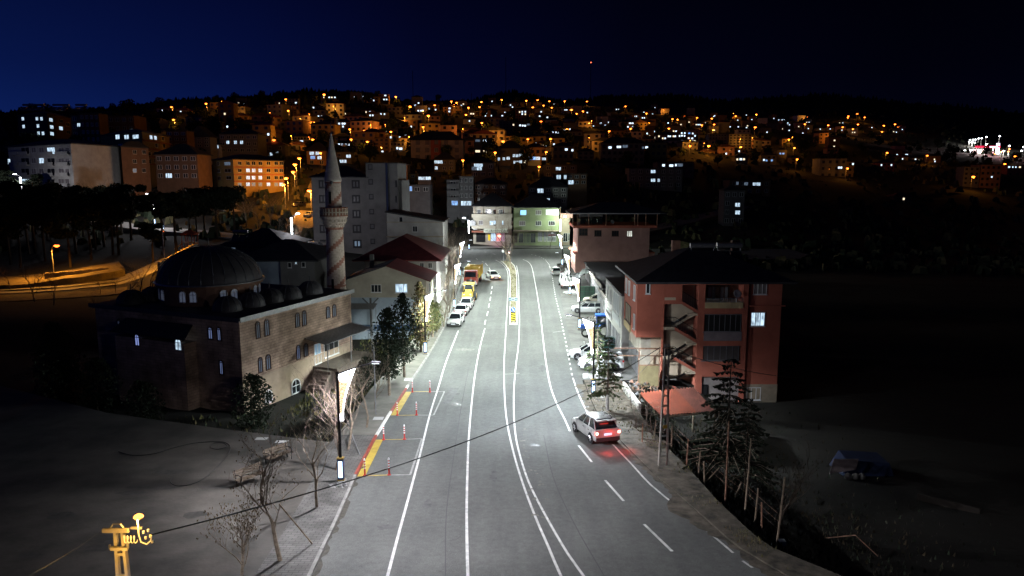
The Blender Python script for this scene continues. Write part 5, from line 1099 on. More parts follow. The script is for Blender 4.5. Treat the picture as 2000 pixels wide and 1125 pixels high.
for i, v in enumerate((319, 333, 347, 360)):
    for j, u in enumerate((468, 484, 495, 508, 524, 539, 549)):
        l = (i, j) in ((1, 1), (1, 2), (1, 3), (2, 1), (2, 2), (2, 3), (3, 1), (3, 4), (3, 6)); ib.win(ib.fr, u - 3.7, v - 3.5, u + 3.7, v + 3.5, nm=2, pane=M['lit'] if l else (M['litdim'] if i == 3 else M['glass']))
for vv in (327, 341, 354): bb = MB(); d, z = ib.fr.hit(500, vv); ib.fr.box(bb, -.1, ib.fr.L + .1, z - .12, z + .12, 0, .2, wallm('red')); ib.part(bb, 'floor_band')
# --- named mid distance buildings
H = house
H(600, 638, 295, 325, 'orange', ((609, 298.5, 1.6), (620, 298, 1.2), (611, 307.5, 1.6, 'litblue'), (624, 308, 1.4)), roof='hip', label='orange lit three storey house with four bright windows behind the minaret', rh=3.5)
H(655, 686, 297, 322, 'grey', ((682, 305, 1.6), (667, 315, 1.3), (674, 315)), roof='flat', label='grey house with three lit windows right of the minaret cone')
H(732, 760, 270, 300, 'brown', ((747, 297),), floors=4, cols=3, roof='flat', label='tall dim brown block on the hillside right of the minaret')
ap = H(803, 905, 274, 312, 'beige', (), floors=3, cols=0 or 1, roof='hip', dark=False, label='wide apartment house of beige and red sections under a broad dark roof', rh=4.2, near=True, D=12)
Yp = ap.location.y; fap = Face((A(803, 290, Yp).x, Yp), (A(905, 290, Yp).x, Yp)); kk = B.__new__(B); kk.r = ap
bb = MB(); fap.pbox(bb, 841.5, 274, 861.5, 312, 0, .8, wallm('red')); under(bb.build('red_section'), ap)
for i, v in enumerate((278, 293, 307)):
    for j, u in enumerate((816, 834.5, 852.5, 871, 892)): under(fap.win(None, u - 4, v - 4, u + 4, v + 4.2, nm=2, out=.82 if j == 2 else .0, fm=M['frame'] if (i, j) == (1, 2) else M['brownframe'], pane=mat('curtain_glass', (.16, .14, .14), .4)), ap)
H(926, 962, 270, 308, 'dark', ((933, 274.5, 2.2, 'litdim'), (947, 274.5, 1.7), (933, 295, 2.2), (947, 295.5, 1.7)), floors=3, cols=3, roof='flat', label='dark three storey house with four lit windows left of the orange lamp wall')
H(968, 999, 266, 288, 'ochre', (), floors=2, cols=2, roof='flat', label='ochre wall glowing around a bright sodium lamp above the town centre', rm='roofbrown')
H(848, 888, 312, 335, 'dark', ((851.5, 315, 1.1), (859.5, 316, 1.7), (852, 328)), floors=2, cols=3, roof='hip', label='dark hip roofed house with lit corner windows above the town centre', rh=3)
H(972, 1022, 290, 322, 'dark', ((972.5, 310.5, .8), (984, 310, .9), (992.5, 309, 1.2), (1004, 304, 1), (1010, 304, 1), (1017, 303.5, 1.1), (1005, 317, .8), (1011, 317, 1), (1017, 316, 1)), floors=3, cols=1, roof='hip', label='long dark house with a row of nine small lit windows', rh=3.6, dark=False)
H(1023, 1067, 288, 320, 'orange', ((1025.5, 315.5, 1),), floors=2, cols=4, roof='hip', rm='roofbrown', label='orange lit wing right of the long dark house')
b1 = H(1028, 1055, 305.5, 322, 'blue', ((1031, 309.5, 2, 'litdim'), (1039, 309, 2.6, 'litblue'), (1048.5, 309, 2.8)), floors=1, cols=1, roof='flat', label='low house with a glazed front lit blue and white', dark=False)
H(1058, 1069, 305, 322, 'dark', ((1062, 310, 1.8),), floors=1, roof='flat', label='small dark house with one large bright window')
H(1080, 1120, 285, 312, 'dark', ((1106, 291.6, 1.4), (1138, 293)), floors=2, cols=4, label='dark house with a single lit window left of the balcony building')
H(1174, 1258, 280, 318, 'dark', ((1191.5, 287.7, 1.6), (1206.5, 286.5, .9), (1211, 286.5, .9), (1221, 286, 2.5, 'litdim'), (1257, 288, 1.2, 'litdim')), floors=3, cols=8, roof='hip', label='wide dark apartment house with two bright windows beside the orange balcony building', rh=3)
ob = H(1259, 1302, 279, 321, 'ochre', ((1262.5, 287.5, 1.4),), floors=3, cols=4, roof='flat', bal=(1, 2), label='orange lit building with two long balconies right of centre', rm='roofbrown')
H(1283, 1355, 317, 342, 'dark', ((1296, 322.5, 1.3), (1311, 323, 1.9), (1320, 322, .7), (1328, 322.5, 2.6, 'litdim')), floors=2, cols=5, roof='flat', label='dark flat house with a row of lit windows below the balcony building')
H(1228, 1332, 329, 368, 'dark', ((1275.5, 335, 1.6), (1275.5, 352, 1.5), (1286.5, 352, .7)), floors=3, cols=7, roof='flat', label='large dark house with two stacked lit windows')
H(1128, 1160, 296, 312, 'dark', (), floors=2, cols=3, label='unlit dark house in the hollow above the pink house')
H(1063, 1126, 322, 348, 'dark', ((1090.5, 329.5, 1.7),), floors=2, cols=4, roof='flat', label='dark flat roofed house with one lit window above the pink house')
H(1080, 1146, 340, 362, 'brown', ((1091, 344, 1.1), (1104, 343, .7), (1115, 356, 1.4)), floors=2, cols=5, roof='flat', label='brown house with lit windows beside the leaning lit pole', Y=225)
H(1033, 1108, 366, 398, 'dark', ((1055.5, 372.5, 1.5), (1070.5, 391.5, .8)), floors=3, cols=5, roof='hip', label='dark house with one bright window behind the green building', Y=212, rh=3)
H(925, 990, 360, 395, 'dark', (), floors=3, cols=4, roof='hip', label='unlit dark house behind the cream corner building', Y=222)
H(921, 966, 318, 348, 'dark', ((929, 323, 1.0), (937, 323, 1.8), (926, 329, 1.6, 'litdim'), (936, 329, 1.6)), floors=2, cols=3, roof='hip', label='dark house with a cluster of bright windows on two floors', Y=262)
H(873, 898, 352, 405, 'grey', ((888, 396.5, 1.5, 'litblue'),), floors=4, cols=1, roof='flat', label='narrow grey tower house with bay balconies and one blue lit window', bal=(1, 2, 3), Y=205, D=8)
H(897, 925, 345, 405, 'grey', ((905.5, 397, 1.2), (916, 397, 1.1)), floors=4, cols=3, roof='flat', label='grey side wing with two lit ground windows left of the cream corner building', Y=207, D=8)
H(790, 840, 362, 378, 'dark', ((793, 369, 1.2, 'litblue'), (799, 368.5, 1.4, 'litblue')), floors=1, cols=3, roof='flat', label='low dark house with two blue lit windows right of the tower block', Y=200)
H(790, 812, 340, 358, 'ochre', (), floors=2, cols=2, roof='flat', label='small orange lit house just right of the stair tower', Y=215)
H(817, 842, 345, 353, 'dark', ((821, 350.5, 1.4), (826, 350, 1.6), (831, 350, 1.2), (837, 350, 1.6)), floors=1, cols=1, roof='hip', label='low house with a bright strip of four windows right of the stair tower', dark=False, Y=230)
H(786, 796, 322, 352, 'orange', (), floors=3, cols=1, roof='flat', label='thin orange lit wall directly behind the stair tower', Y=212)
H(1412, 1452, 372, 440, 'dark', ((1440.5, 400, 1.3), (1440.5, 415, 1.3)), floors=4, cols=3, roof='hip', label='lone dark house with two stacked lit windows on the right slope', Y=235)
H(1425, 1504, 352, 380, 'brown', ((1440, 358, .8, 'litdim'), (1457, 359, 1.3, 'litdim'), (1473, 359.5, 1), (1481, 359.5, 1.5)), floors=2, cols=5, roof='flat', label='low brown house with a lit terrace on the right slope')
H(1436, 1460, 306, 320, 'dark', ((1440, 311, .9), (1447, 310.6, 1.5), (1453, 310.6, 1.2)), floors=1, cols=1, label='low house with three bright windows below the orange wall', dark=False)
H(1486, 1516, 303, 322, 'dark', ((1492, 312, 1), (1497, 313, 1.2, 'litblue'), (1507.5, 313, 1.2, 'litblue')), floors=2, cols=3, label='dark house with three blue lit windows on the right')
H(1518, 1536, 293, 306, 'dark', ((1524, 299.6, 1.2, 'litblue'), (1530, 299.6, 1.4, 'litblue')), floors=1, cols=1, label='small dark house with two blue lit windows side by side')
H(1545, 1562, 308, 321, 'ochre', (), floors=2, cols=2, label='small house lit bright yellow beside a yellow lit tree')
H(1600, 1652, 310, 348, 'dark', ((1638.5, 327, 1.1), (1643, 327, 1.1)), floors=3, cols=4, roof='flat', label='dark block with two slim lit windows joined to the yellow lit end')
H(1652, 1666, 316, 348, 'ochre', ((1667, 320, 1),), floors=3, cols=1, roof='flat', bal=(1, 2), label='yellow lit end of the dark block with balconies')
H(1716, 1746, 318, 332, 'red', ((1721.5, 322, .9), (1741, 322, 1), (1726, 329, .8, 'litdim')), floors=2, cols=4, roof='hip', label='red-orange lit two storey house on the right')
H(1912, 1952, 322, 366, 'orange', ((1937, 345, .9),), floors=4, cols=4, roof='flat', bal=(1, 2, 3), label='orange lit four storey building with dark balconies near the right edge')
H(1880, 1911, 326, 362, 'dark', (), floors=4, cols=3, roof='flat', label='unlit dark block left of the orange lit four storey building')
H(1966, 2006, 323, 346, 'red', ((1971, 326, 1.4), (1978, 326, .8), (1984, 326, .8), (1992, 326, 1.4)), floors=2, cols=3, roof='flat', label='reddish house with a row of lit top windows cut by the right edge')
for a, b_ in ((1423, 1467), (1384, 1418)): H(a, b_, 262, 293, 'dark', (), floors=6, cols=6, roof='flat', label=('wide' if a == 1423 else 'narrow') + ' unlit high apartment block against the hillside right of centre')
H(1285, 1324, 263, 281, 'orange', ((1285, 264.8, .9), (1294.5, 269.8, .9), (1299, 269.8), (1305.5, 265.4, 1), (1309, 265.4, 1), (1315.5, 265.5, 1.2), (1318.5, 265.5, 1.2)), floors=3, cols=6, roof='hip', label='orange lit apartment house with a row of white windows right of the balcony building')
H(1325, 1342, 256, 281, 'brown', ((1327, 265.2), (1332, 264.6), (1337, 265), (1331.5, 259.7), (1337.5, 259.7), (1331, 274.6), (1337, 274.6)), floors=4, cols=3, roof='flat', label='brown apartment block with seven small lit windows')
H(1342.5, 1363, 254, 281, 'pink', ((1346, 260, 1.4, 'litblue'), (1353, 260.4), (1357.5, 265), (1342.8, 269.6), (1345.6, 269.6), (1352, 270, 1.3), (1345, 274.6), (1352, 275, 1.5), (1357, 275.2)), floors=5, cols=4, roof='flat', label='pinkish apartment block with nine lit windows, highest of its cluster')
H(1007, 1034, 214, 246, 'brown', ((1015, 218.5), (1020, 218), (1026, 218), (1020, 222.5), (1026, 222.8)), floors=6, cols=5, roof='hip', label='tall brown apartment block with five lit upper windows on the centre hill')
H(975, 1001, 236, 262, 'dark', (), floors=5, cols=4, roof='flat', label='tall unlit grey block left of the tall brown apartment block')
H(1001, 1010, 238, 258, 'ochre', ((1002.5, 243.5, 1, 'litfarw'),), floors=4, cols=1, roof='flat', label='narrow ochre lit end wall beside the unlit grey block')
H(1010, 1036, 240, 262, 'dark', ((1016, 244.5, 1.2), (1021, 245), (1025.5, 245.3, 1.2), (1032, 240, 1.8, 'litdim')), floors=4, cols=5, roof='flat', label='dark block with three lit windows in front of the tall brown block')
H(1212, 1243, 238, 252, 'beige', ((1231, 238.7, 2), (1236, 238.7, 1.2), (1226.5, 247.5, 1.2), (1235.5, 247.5, 1.3)), floors=3, cols=4, roof='hip', label='beige apartment house with lit top windows right of centre')
H(740, 759, 184, 201, 'orange', ((752.5, 184, 1.6), (750, 194, 1.2), (755, 194, 1.2)), floors=3, cols=3, roof='flat', label='tall orange lit house on the skyline with three bright windows')
H(711, 739, 189, 202, 'ochre', ((725, 191, .8, 'litblue'), (730, 196, 1)), floors=2, cols=4, roof='hip', rm='roofbrown', label='wide ochre lit house on the skyline')
H(655, 685, 238, 252, 'orange', ((658, 241.5), (662.5, 241), (669, 241), (673, 241, 1.2), (658.5, 247), (663, 247), (670, 246.8)), floors=2, cols=6, roof='hip', label='orange lit house with two rows of seven windows above the minaret tip')
H(575, 605, 267, 281, 'white', ((589, 276, 1.7),), floors=2, cols=5, roof='hip', label='white house with one bright window left of the minaret tip')
H(510, 536, 230, 243, 'grey', (), floors=3, cols=4, roof='flat', bal=(1, 2), label='pale grey three storey house with balconies on the left hill')
H(607, 628, 207, 219, 'grey', ((612, 210, 1.2), (612, 215.5, 1.5), (617, 215.5, 1.5)), floors=2, cols=4, roof='flat', label='grey house with three bright windows above the white house')
H(824, 842, 248, 258, 'ochre', ((838, 251.5, 1.1),), floors=1, cols=2, roof='gable', label='brightly orange lit gabled cottage', rm='roofbrown')
H(761, 791, 277, 296, 'white', ((776, 289), (782.7, 290, 1.6)), floors=2, cols=4, roof='flat', label='white house lit orange from the left above the wide apartment house')
H(700, 724, 280, 293, 'ochre', ((704, 287), (724.5, 284, 2.6)), floors=2, cols=3, roof='hip', label='ochre lit house with a bright window strip')
H(866, 883, 209, 226, 'orange', ((878, 211, 1.5), (877.5, 217.5, 1.3), (878.5, 205.5, 1)), floors=3, cols=2, roof='hip', label='orange lit house with three stacked bright windows on the upper hill')
H(867, 912, 259, 272, 'dark', ((877, 264.5, .8), (883.7, 265, 1.9)), floors=1, cols=5, roof='hip', label='low dark house with two bright windows above the wide apartment house')
H(557, 580, 214, 227, 'ochre', (), floors=3, cols=3, roof='flat', label='ochre house lit by its own street lamp on the left hill')
H(537, 557, 199, 208, 'ochre', ((545, 181.6),), floors=2, cols=3, roof='hip', rm='roofbrown', label='ochre lit houses row end, highest on the left hill')
H(558, 583, 193, 207, 'grey', ((564, 205.5, 1.2), (578, 200.5, 1.4)), floors=3, cols=4, roof='flat', label='dim grey house with two bright windows high on the left hill')
for a, b_, c, d, t in ((1001, 1013, 196, 204, 'leftmost'), (1016, 1037, 199, 205.5, 'middle'), (1041, 1058, 199, 205, 'rightmost')): H(a, b_, c + 1, d + 1, 'ochre', (), floors=2, cols=3, roof='hip', rm='roofbrown', label=t + ' of the three ochre lit houses in the top row')
for a, b_, c, d, t in ((1175, 1199, 255, 262, 'left'), (1221, 1240, 254, 265, 'right')): H(a, b_, c, d, 'ochre', (), floors=1 if a == 1175 else 3, cols=4, roof='flat', rm='roofbrown', label=t + ' ochre lit low building around the dark cottage')
H(1203, 1215, 256, 264, 'dark', ((1206, 259), (1210, 259, 1.4)), floors=1, cols=1, label='dark cottage with bright windows between two ochre lit walls', dark=False)
H(1369, 1396, 296, 303, 'ochre', (), floors=1, cols=3, roof='hip', rm='roofbrown', label='low ochre lit house left of the bright lamp'); H(1410, 1456, 292, 299, 'ochre', ((1444, 288),), floors=1, cols=6, roof='flat', rm='roofbrown', label='long ochre lit garden wall house right of the bright lamp')
H(1527, 1542, 272, 284, 'ochre', (), floors=2, cols=2, roof='hip', rm='roofbrown', label='ochre lit house on the far right slope')
H(1615, 1637, 290, 298, 'orange', (), floors=1, cols=3, roof='hip', rm='roofred', label='small house with a reddish orange glow on the far right')
H(1430, 1448, 228, 233, 'ochre', (), floors=1, cols=3, roof='hip', rm='roofbrown', label='ochre lit house near the top of the right hill')
# --- smaller houses of the hillside, described by their lights and their place
SM = [[[633,190],[643,187],[648,188],[654,188]],
[[654,201]],
[[693,189.5]],
[[704,189],[710,188],[714,188]],
[[646.5,215.5],[653,215.5]],
[[662,222],[674,221]],
[[715,218.6],[723,218]],
[[744,221],[751,222.6]],
[[622,227],[628.7,227]],
[[634,233]],
[[700,229],[705.5,229]],
[[723,225],[728,225]],
[[580,257],[588,258]],
[[696,275],[706,277],[710,277]],
[[719,266],[728.6,266.7],[715,271]],
[[745,254],[754,254.6]],
[[662,282],[668,282]],
[[676,282],[681,282]],
[[524,262],[505,285]],
[[541,298],[530,301]],
[[811,205.5],[817.5,201]],
[[817,216],[822.5,216],[826,215.5]],
[[838,212],[850.5,214]],
[[905,203],[901,206]],
[[911,203.7]],
[[947.7,221],[950,221],[947.7,225.7]],
[[959,225.7]],
[[948,213.8]],
[[961,197.7]],
[[965.7,219],[965.7,223.6]],
[[977.5,210],[981,215]],
[[986.5,219.5]],
[[981,226]],
[[992.5,224],[998,224]],
[[997,205],[1001,209]],
[[920,221.6],[924.5,222]],
[[917,236]],
[[788,246]],
[[803,247]],
[[792.6,263],[792.6,268]],
[[763.5,267.7]],
[[781,268],[777,266]],
[[1053,210]],
[[1082,203.6],[1086,203.6]],
[[1103.5,214.5],[1107,214.5]],
[[1147,219.7]],
[[1184.4,222]],
[[1051.5,221],[1057,218]],
[[1054,226.6]],
[[1069,229]],
[[1073.6,240],[1078.6,240],[1081,240]],
[[1079,245]],
[[1086.7,248],[1091.7,247]],
[[1092,254],[1103,253]],
[[1113,252]],
[[1079.6,258.6],[1086,258.5],[1090,258.5]],
[[1159,246.5]],
[[1173.5,240.4],[1182,245]],
[[1187.4,238.7],[1194.4,238.7]],
[[1203,236]],
[[1041,256.7]],
[[1027,262],[1030,263]],
[[1048,280],[1052,280.6],[1056,280]],
[[1164.5,274]],
[[1060,284.5],[1066,284.5]],
[[1082,281.6],[1091,281.6],[1096,284]],
[[1204,213.5],[1208,213]],
[[1110,243]],
[[1129,230],[1131,229.5]],
[[1257.7,219]],
[[1274.5,222.6]],
[[1279,210]],
[[1230,237.6],[1235,237.6]],
[[1249,244.8]],
[[1270,240.5],[1274,241]],
[[1263,245],[1267.5,245]],
[[1269.5,248]],
[[1254.8,230],[1258.5,230]],
[[1351,233.7]],
[[1345.8,238.3],[1341,235]],
[[1360,240.4],[1363.5,240.4],[1367,243.3]],
[[1272.5,255.6],[1277.3,256.5]],
[[1264,260.5],[1269,265.7]],
[[1280,268.5],[1283,268.5]],
[[1315.7,255.8],[1320.6,256]],
[[1357.6,255]],
[[1378,240]],
[[1239,227],[1243,226]],
[[1441,234.5]],
[[1457.7,224.5]],
[[1468.5,233.3]],
[[1428.6,251.5],[1426,247.5]],
[[1442,247.5]],
[[1434,245.7]],
[[1460,245.5],[1458,249]],
[[1407.5,282],[1405,285]],
[[1397.7,287.3],[1401,287.3]],
[[1404.4,293.7],[1411,293.7]],
[[1418.3,299.8]],
[[1394,227],[1396,226]],
[[1468.5,233]],
[[1490,232.5]],
[[1511.5,231]],
[[1521,234],[1527.5,234],[1531.6,234]],
[[1551,233]],
[[1538.7,240],[1528.5,243.5]],
[[1533.4,243.5],[1538,243.5],[1542,243.5]],
[[1510.6,246.5]],
[[1532.5,251],[1529,251.5]],
[[1541.4,254.5]],
[[1498,258]],
[[1568,260]],
[[1575.5,238.7],[1580.3,238.7]],
[[1578.7,251]],
[[1621.4,251.7]],
[[1644.3,254]],
[[1665,258.4],[1669.3,258.4]],
[[1703,248.9]],
[[1762.3,252.8]],
[[1745.4,257],[1750.7,258]],
[[1758,294]],
[[1752,302]],
[[1769.4,302],[1772,298]],
[[1762.8,310]],
[[1795,306.6],[1788,311]],
[[1825,311],[1826,315]],
[[1765,388]],
[[375,243.5],[386,242.5]],
[[394,242.5],[397,242.5]],
[[412.5,252]],
[[444,247],[439,222]],
[[447.5,203.5],[454,204.5]],
[[465.5,201.5],[475.5,202]],
[[317.5,215.5]],
[[353,218]],
[[440,281.5]],
[[460,278]],
[[472.5,278]],
[[451,259]],
[[490,251],[499,250]],
[[1640,239],[1646,240]],
[[1560,247]],
[[1602,252]],
[[1630,274],[1629,286]],
[[1395,254]],
[[1330,243]],
[[1300,240],[1305,239]]]

rh_ = random.Random(21); wl_ = ['brown', 'beige', 'dark', 'grey', 'brown', 'pink', 'white', 'orange', 'ochre', 'dark']
for c in SM:
    us = [p[0] for p in c]; vs_ = [p[1] for p in c]; vm = max(vs_)
    Yq = T(sum(us) / len(us), vm + 5).y; s = F / Yq
    w2 = max(8.5, (max(us) - min(us)) / s + 4) * s; uc = (max(us) + min(us)) / 2 + rh_.uniform(-.2, .2) * w2 * .4
    vb = vm + 1.7 * s + .5; fl_ = max(1, 1 + int((vm - min(vs_)) / (2.5 * s) + .3) + (rh_.random() < .45)); vt = vb - fl_ * 2.9 * s
    u0 = min(uc - w2 / 2, min(us) - 1.0 * s); u1 = max(uc + w2 / 2, max(us) + 1.0 * s)
    H(u0, u1, vt, vb, rh_.choice(wl_), [(p[0], p[1], .95 if s > 2.6 else 1.25) for p in c], floors=fl_, roof=rh_.choice(['hip', 'hip', 'gable', 'flat']), rm=rh_.choice(['roof', 'roof', 'roofbrown', 'roofred']), dark=Yq < 480)
# unlit houses that fill the slopes, seen only as darker roofs and walls in the lamplight
for i in range(130):
    v = rh_.uniform(212, 300); u = rh_.uniform(420, 1560) + (v - 212) * 1.0; p = T(u, v + 3)
    if p.y > 900 or p.y < 230 or any(abs(r[1] - u) < 13 and abs(r[2] - v) < 6 for r in RECS): continue
    s = F / p.y; wq = rh_.uniform(8, 13) * s; fl_ = rh_.choice([1, 2, 2, 3]); H(u - wq / 2, u + wq / 2, v - 2.9 * fl_ * s, v, rh_.choice(wl_), (), floors=fl_, roof=rh_.choice(['hip', 'hip', 'gable', 'flat']), rm=rh_.choice(['roof', 'roofbrown', 'roofred']), yaw=rh_.uniform(-.35, .35), dark=True)
# labels for the houses that were not named one by one: band on the hill, place in the band, look
todo = [r for r in RECS if not r[7]]
BANDS = [(0, 207, 'top hillside row'), (207, 219, 'second hillside row'), (219, 231, 'third hillside row'), (231, 245, 'middle hillside row'), (245, 262, 'lower middle hillside row'), (262, 285, 'low hillside row'), (285, 500, 'lowest hillside row')]
WN = {'white': 'white', 'cream': 'cream', 'beige': 'beige', 'grey': 'grey', 'pink': 'pinkish', 'brown': 'brown', 'orange': 'orange', 'ochre': 'ochre', 'dark': 'dark'}
for lo, hi, bn in BANDS:
    rs_ = sorted([r for r in todo if lo <= r[2] < hi], key=lambda r: r[1])
    for i, r in enumerate(rs_):
        lw = 'unlit' if r[6] == 0 else ('with %s lit window%s' % (NUM[r[6]], '' if r[6] == 1 else 's'))
        q = ('unlit %s house' % WN[r[4]]) if r[6] == 0 else ('%s house %s' % (WN[r[4]], lw))
        r[0]['label'] = '%s, %s from left in %s' % (q, ORD[i], bn); r[0]['group'] = 'houses on the hillside of the town'
for r in RECS:
    if r[7]: r[0]['group'] = 'houses on the hillside of the town' if r[9] == 'hillside_house' else 'apartment blocks on the left slope'
# ------------------------------------------------------------------ sodium street lamps of the hillside
SOD = [(633,185.6),(563,217),(683,254),(711.6,256.7),(610.7,273.5),(535,275),(685.6,274),(717.6,278),(626,300),(584.6,310),(576,322.5),(572.5,337),(559,349),(773,189.5),(800.5,208.6),(836.7,227),(881.5,198.7),(891.5,201),(849,206),(940.5,199.5),
 (936.7,209.5),(980,195.5),(915,211),(910,224.7),(941,241),(763.5,258.4),(826.5,249),(982.5,277),(904,315),(967,298.7),(1028,197),(1050,196),(1073,198),(1103,197.7),(1146.4,198.4),(1221.5,208),(1061.8,206.5),(1077.7,210.8),(1040.7,210),(1009.6,214),
 (1116,215),(1126,222.6),(1056.8,238),(1075.6,272.4),(1031,273),(1138.6,217.6),(1107.7,253),(1066.8,298),(1262.7,222),(1313.5,233),(1323.4,234),(1361.5,230.5),(1390,232),(1336.6,228),(1306.5,251.4),(1384.3,286),(1347.6,286),(1475,249),(1394.7,243.6),(1370.8,245),
 (1393,254),(1477.5,224),(1657,227),(1656,230),(1674,222.8),(1688.8,229.7),(1675.7,243.6),(1666,252.5),(1645.8,248.5),(1617.7,245),(1572,243),(1726,245.7),(1748,243),(1722.6,257.8),(1540.5,273),(1551.6,290),(1732.6,299),(1811,304.5),(1901,346),(1962.5,321),(1982.5,306),
 (69.5,265.5),(379,274),(339,235),(335,210),(402.5,203),(373,334),(1053,327.5),(1447,288),(1557,312),(1655,330),(558,195),(553,362),(604,374),(1190,257),(1232,252),(1437,227)]
BIG = {(633,185.6):2,(535,275):1.1,(800.5,208.6):1.6,(836.7,227):1.6,(982.5,277):2,(1384.3,286):2,(1475,249):1.8,(1901,346):2,(69.5,265.5):1.2,(373,334):1.6,(576,322.5):3,(572.5,337):3,(559,349):3,(553,362):7,(604,374):7,(880,0):1,(584.6,310):1.6,(1116,215):1.5}
hp = MB().tube([(0, 0, 0), (0, 0, 6.2), (0, -.5, 6.8), (0, -1.1, 7.0)], .07, M['steel'], 5).mesh('pole'); hd = MB().box(-.16, .16, -1.6, -.95, 6.95, 7.1, M['steel']).mesh('lamp_head')
gw = {}
def sodium(pos, label, power, size, gname='sodium street lamps on the hillside', rz=0, name='sodium_lamp', down=False):
    t = empty(name, pos, rz, label, 'street lamp', gname); link('pole', hp, t); link('lamp_head', hd, t)
    k = round(size, 2)
    if k not in gw: gw[k] = MB().lathe([(.001, -.7 * k), (.6 * k, -.45 * k), (k, 0), (.6 * k, .3 * k), (.001, .35 * k)], M['sodium'], 8).mesh('lamp_glass')
    link('lamp_glass', gw[k], t, (0, -1.3, 6.85)); (spot('sodium_light', (0, -1.3, 6.3), power, (1, .38, .045), 164, .6, t, .15) if down else point('sodium_light', (0, -1.3, 6.3 - k), power, (1, .36, .042), t, .15)); return t
SR = []
for u, v in SOD:
    a, b, c = ray(u, v); y = 150.0
    while y < 2400 and (Z0 + c * y / b) - ground(a * y / b, y) > 6.85: y *= 1.004
    x = a * y / b; k = BIG.get((u, v), 1.0); sz = .28 + .0011 * y
    SR.append((u, v, sodium((x, y + 1.3, ground(x, y + 1.3)), 'x', (600 + 1.5 * y) * k, sz * (1.3 if k > 1 else 1))))
rs2 = random.Random(77)
for r in [r for r in RECS if r[3] > 330 and r[6] == 0]:      # small lamps fixed beside some of the unlit houses
    if rs2.random() < .22:
        s_ = F / r[3]; u, v = r[1] + rs2.uniform(-8, 8) * s_, r[2] + 1.5 * s_
        if any(abs(q[0] - u) < 9 and abs(q[1] - v) < 5 for q in SR): continue
        y = r[3] - 4; p = A(u, v, y); SR.append((u, v, sodium((p.x, y, ground(p.x, y)), 'x', 900 + 1.6 * y, .14 + .0004 * y)))
rows = [(0, 212, 'top hillside lamp row'), (212, 236, 'second hillside lamp row'), (236, 262, 'middle hillside lamp row'), (262, 300, 'low hillside lamp row'), (300, 500, 'lowest hillside lamp row')]
for lo, hi, bn in rows:
    for i, r in enumerate(sorted([r for r in SR if lo <= r[1] < hi], key=lambda r: r[0])): r[2]['label'] = 'orange glowing street lamp, %s from left in the %s' % (ORD[i], bn)
# near left road lamp, tall curved pole
p = A(110, 546, 128); o = sodium((p.x - .3, 128, ground(p.x, 128)), 'sodium lamp on a curved pole above the orange lit road on the left', 13000, .5, 'sodium lamps in the park', 0, down=True); o.scale = (1, 1, .9); o.rotation_euler = (0, 0, R(70))
p = A(322, 520, 124); z = ground(p.x, 124); o = sodium((p.x, 124, z), 'tall sodium lamp above the stone retaining wall of the playground', 8000, .1, 'sodium lamps in the park', R(200), down=True)
# ------------------------------------------------------------------ TREES
def bare_tree_mesh(seed, h=6.0, trunk=.09, spread=.62, depth=4, m=None, leaves=0, first=.35, white=False, up=.35):
    r = random.Random(seed); m = m or M['bark']; mt = MB(); mc_ = MB()
    def grow(p, d, L, rad, lev):
        n = 3; pts = [p]; q = p.copy(); dd = d.copy()
        for i in range(n):
            dd = (dd + Vector((r.uniform(-.3, .3), r.uniform(-.3, .3), r.uniform(-.02, .12) * (1 if lev else .2)))).normalized(); q = q + dd * L / n; pts.append(q)
        (mt if lev == 0 else mc_).tube(pts, rad, (M['whitebark'] if white and lev == 0 else m), 6 if lev == 0 else (4 if lev < 2 else 3), r2=rad * (.62 if lev == 0 else .4), cap=False)
        if lev >= depth:
            for _ in range(leaves):
                t = q + Vector((r.uniform(-.2, .2), r.uniform(-.2, .2), r.uniform(-.2, .1))); a = Vector((r.uniform(-1, 1), r.uniform(-1, 1), r.uniform(-1, 1))).normalized() * .06; mc_.add([t, t + a, t + a + Vector((0, 0, -.09))], [(0, 1, 2)], M['leafbrown'])
            return
        kids = r.randint(3, 5) if lev < 2 else r.randint(2, 4)
        for i in range(kids + (2 if lev == 0 else 0)):
            t = 1.0 if i == 0 else (r.uniform(first, .98) if lev == 0 else r.uniform(.3, .98)); k = min(n - 1, int(t * n)); b = pts[k].lerp(pts[k + 1], t * n - k if t < 1 else 1)
            a = r.uniform(0, 6.283); sd = Vector((math.cos(a), math.sin(a), 0)); nd = (dd * (1 - spread) + sd * spread + Vector((0, 0, up))).normalized(); grow(b, nd, L * r.uniform(.5, .72), rad * (.58 if i == 0 else .38), lev + 1)
    L0 = h * .52; grow(Vector((0, 0, -.2)), Vector((0, 0, 1)), L0, trunk, 0)
    return mt.mesh('trunk'), mc_.mesh('crown')
def leaf_crown(mb, r, c, rx, ry, rz_, n, size, m, shell=.55, m2=None):
    for _ in range(n):
        v = Vector((r.gauss(0, 1), r.gauss(0, 1), r.gauss(0, 1))).normalized() * (shell + (1 - shell) * r.random()) ** .6
        p = Vector((c[0] + v.x * rx, c[1] + v.y * ry, c[2] + v.z * rz_)); a = Vector((r.uniform(-1, 1), r.uniform(-1, 1), r.uniform(-1, 1))).normalized() * size * r.uniform(.6, 1.4); b = Vector((r.uniform(-1, 1), r.uniform(-1, 1), r.uniform(-1, 1))).normalized() * size * r.uniform(.6, 1.4)
        mb.add([p - a * .5, p + b * .5, p + a * .5, p - b * .4], [(0, 1, 2, 3)], m2 if m2 and r.random() < .35 else m)
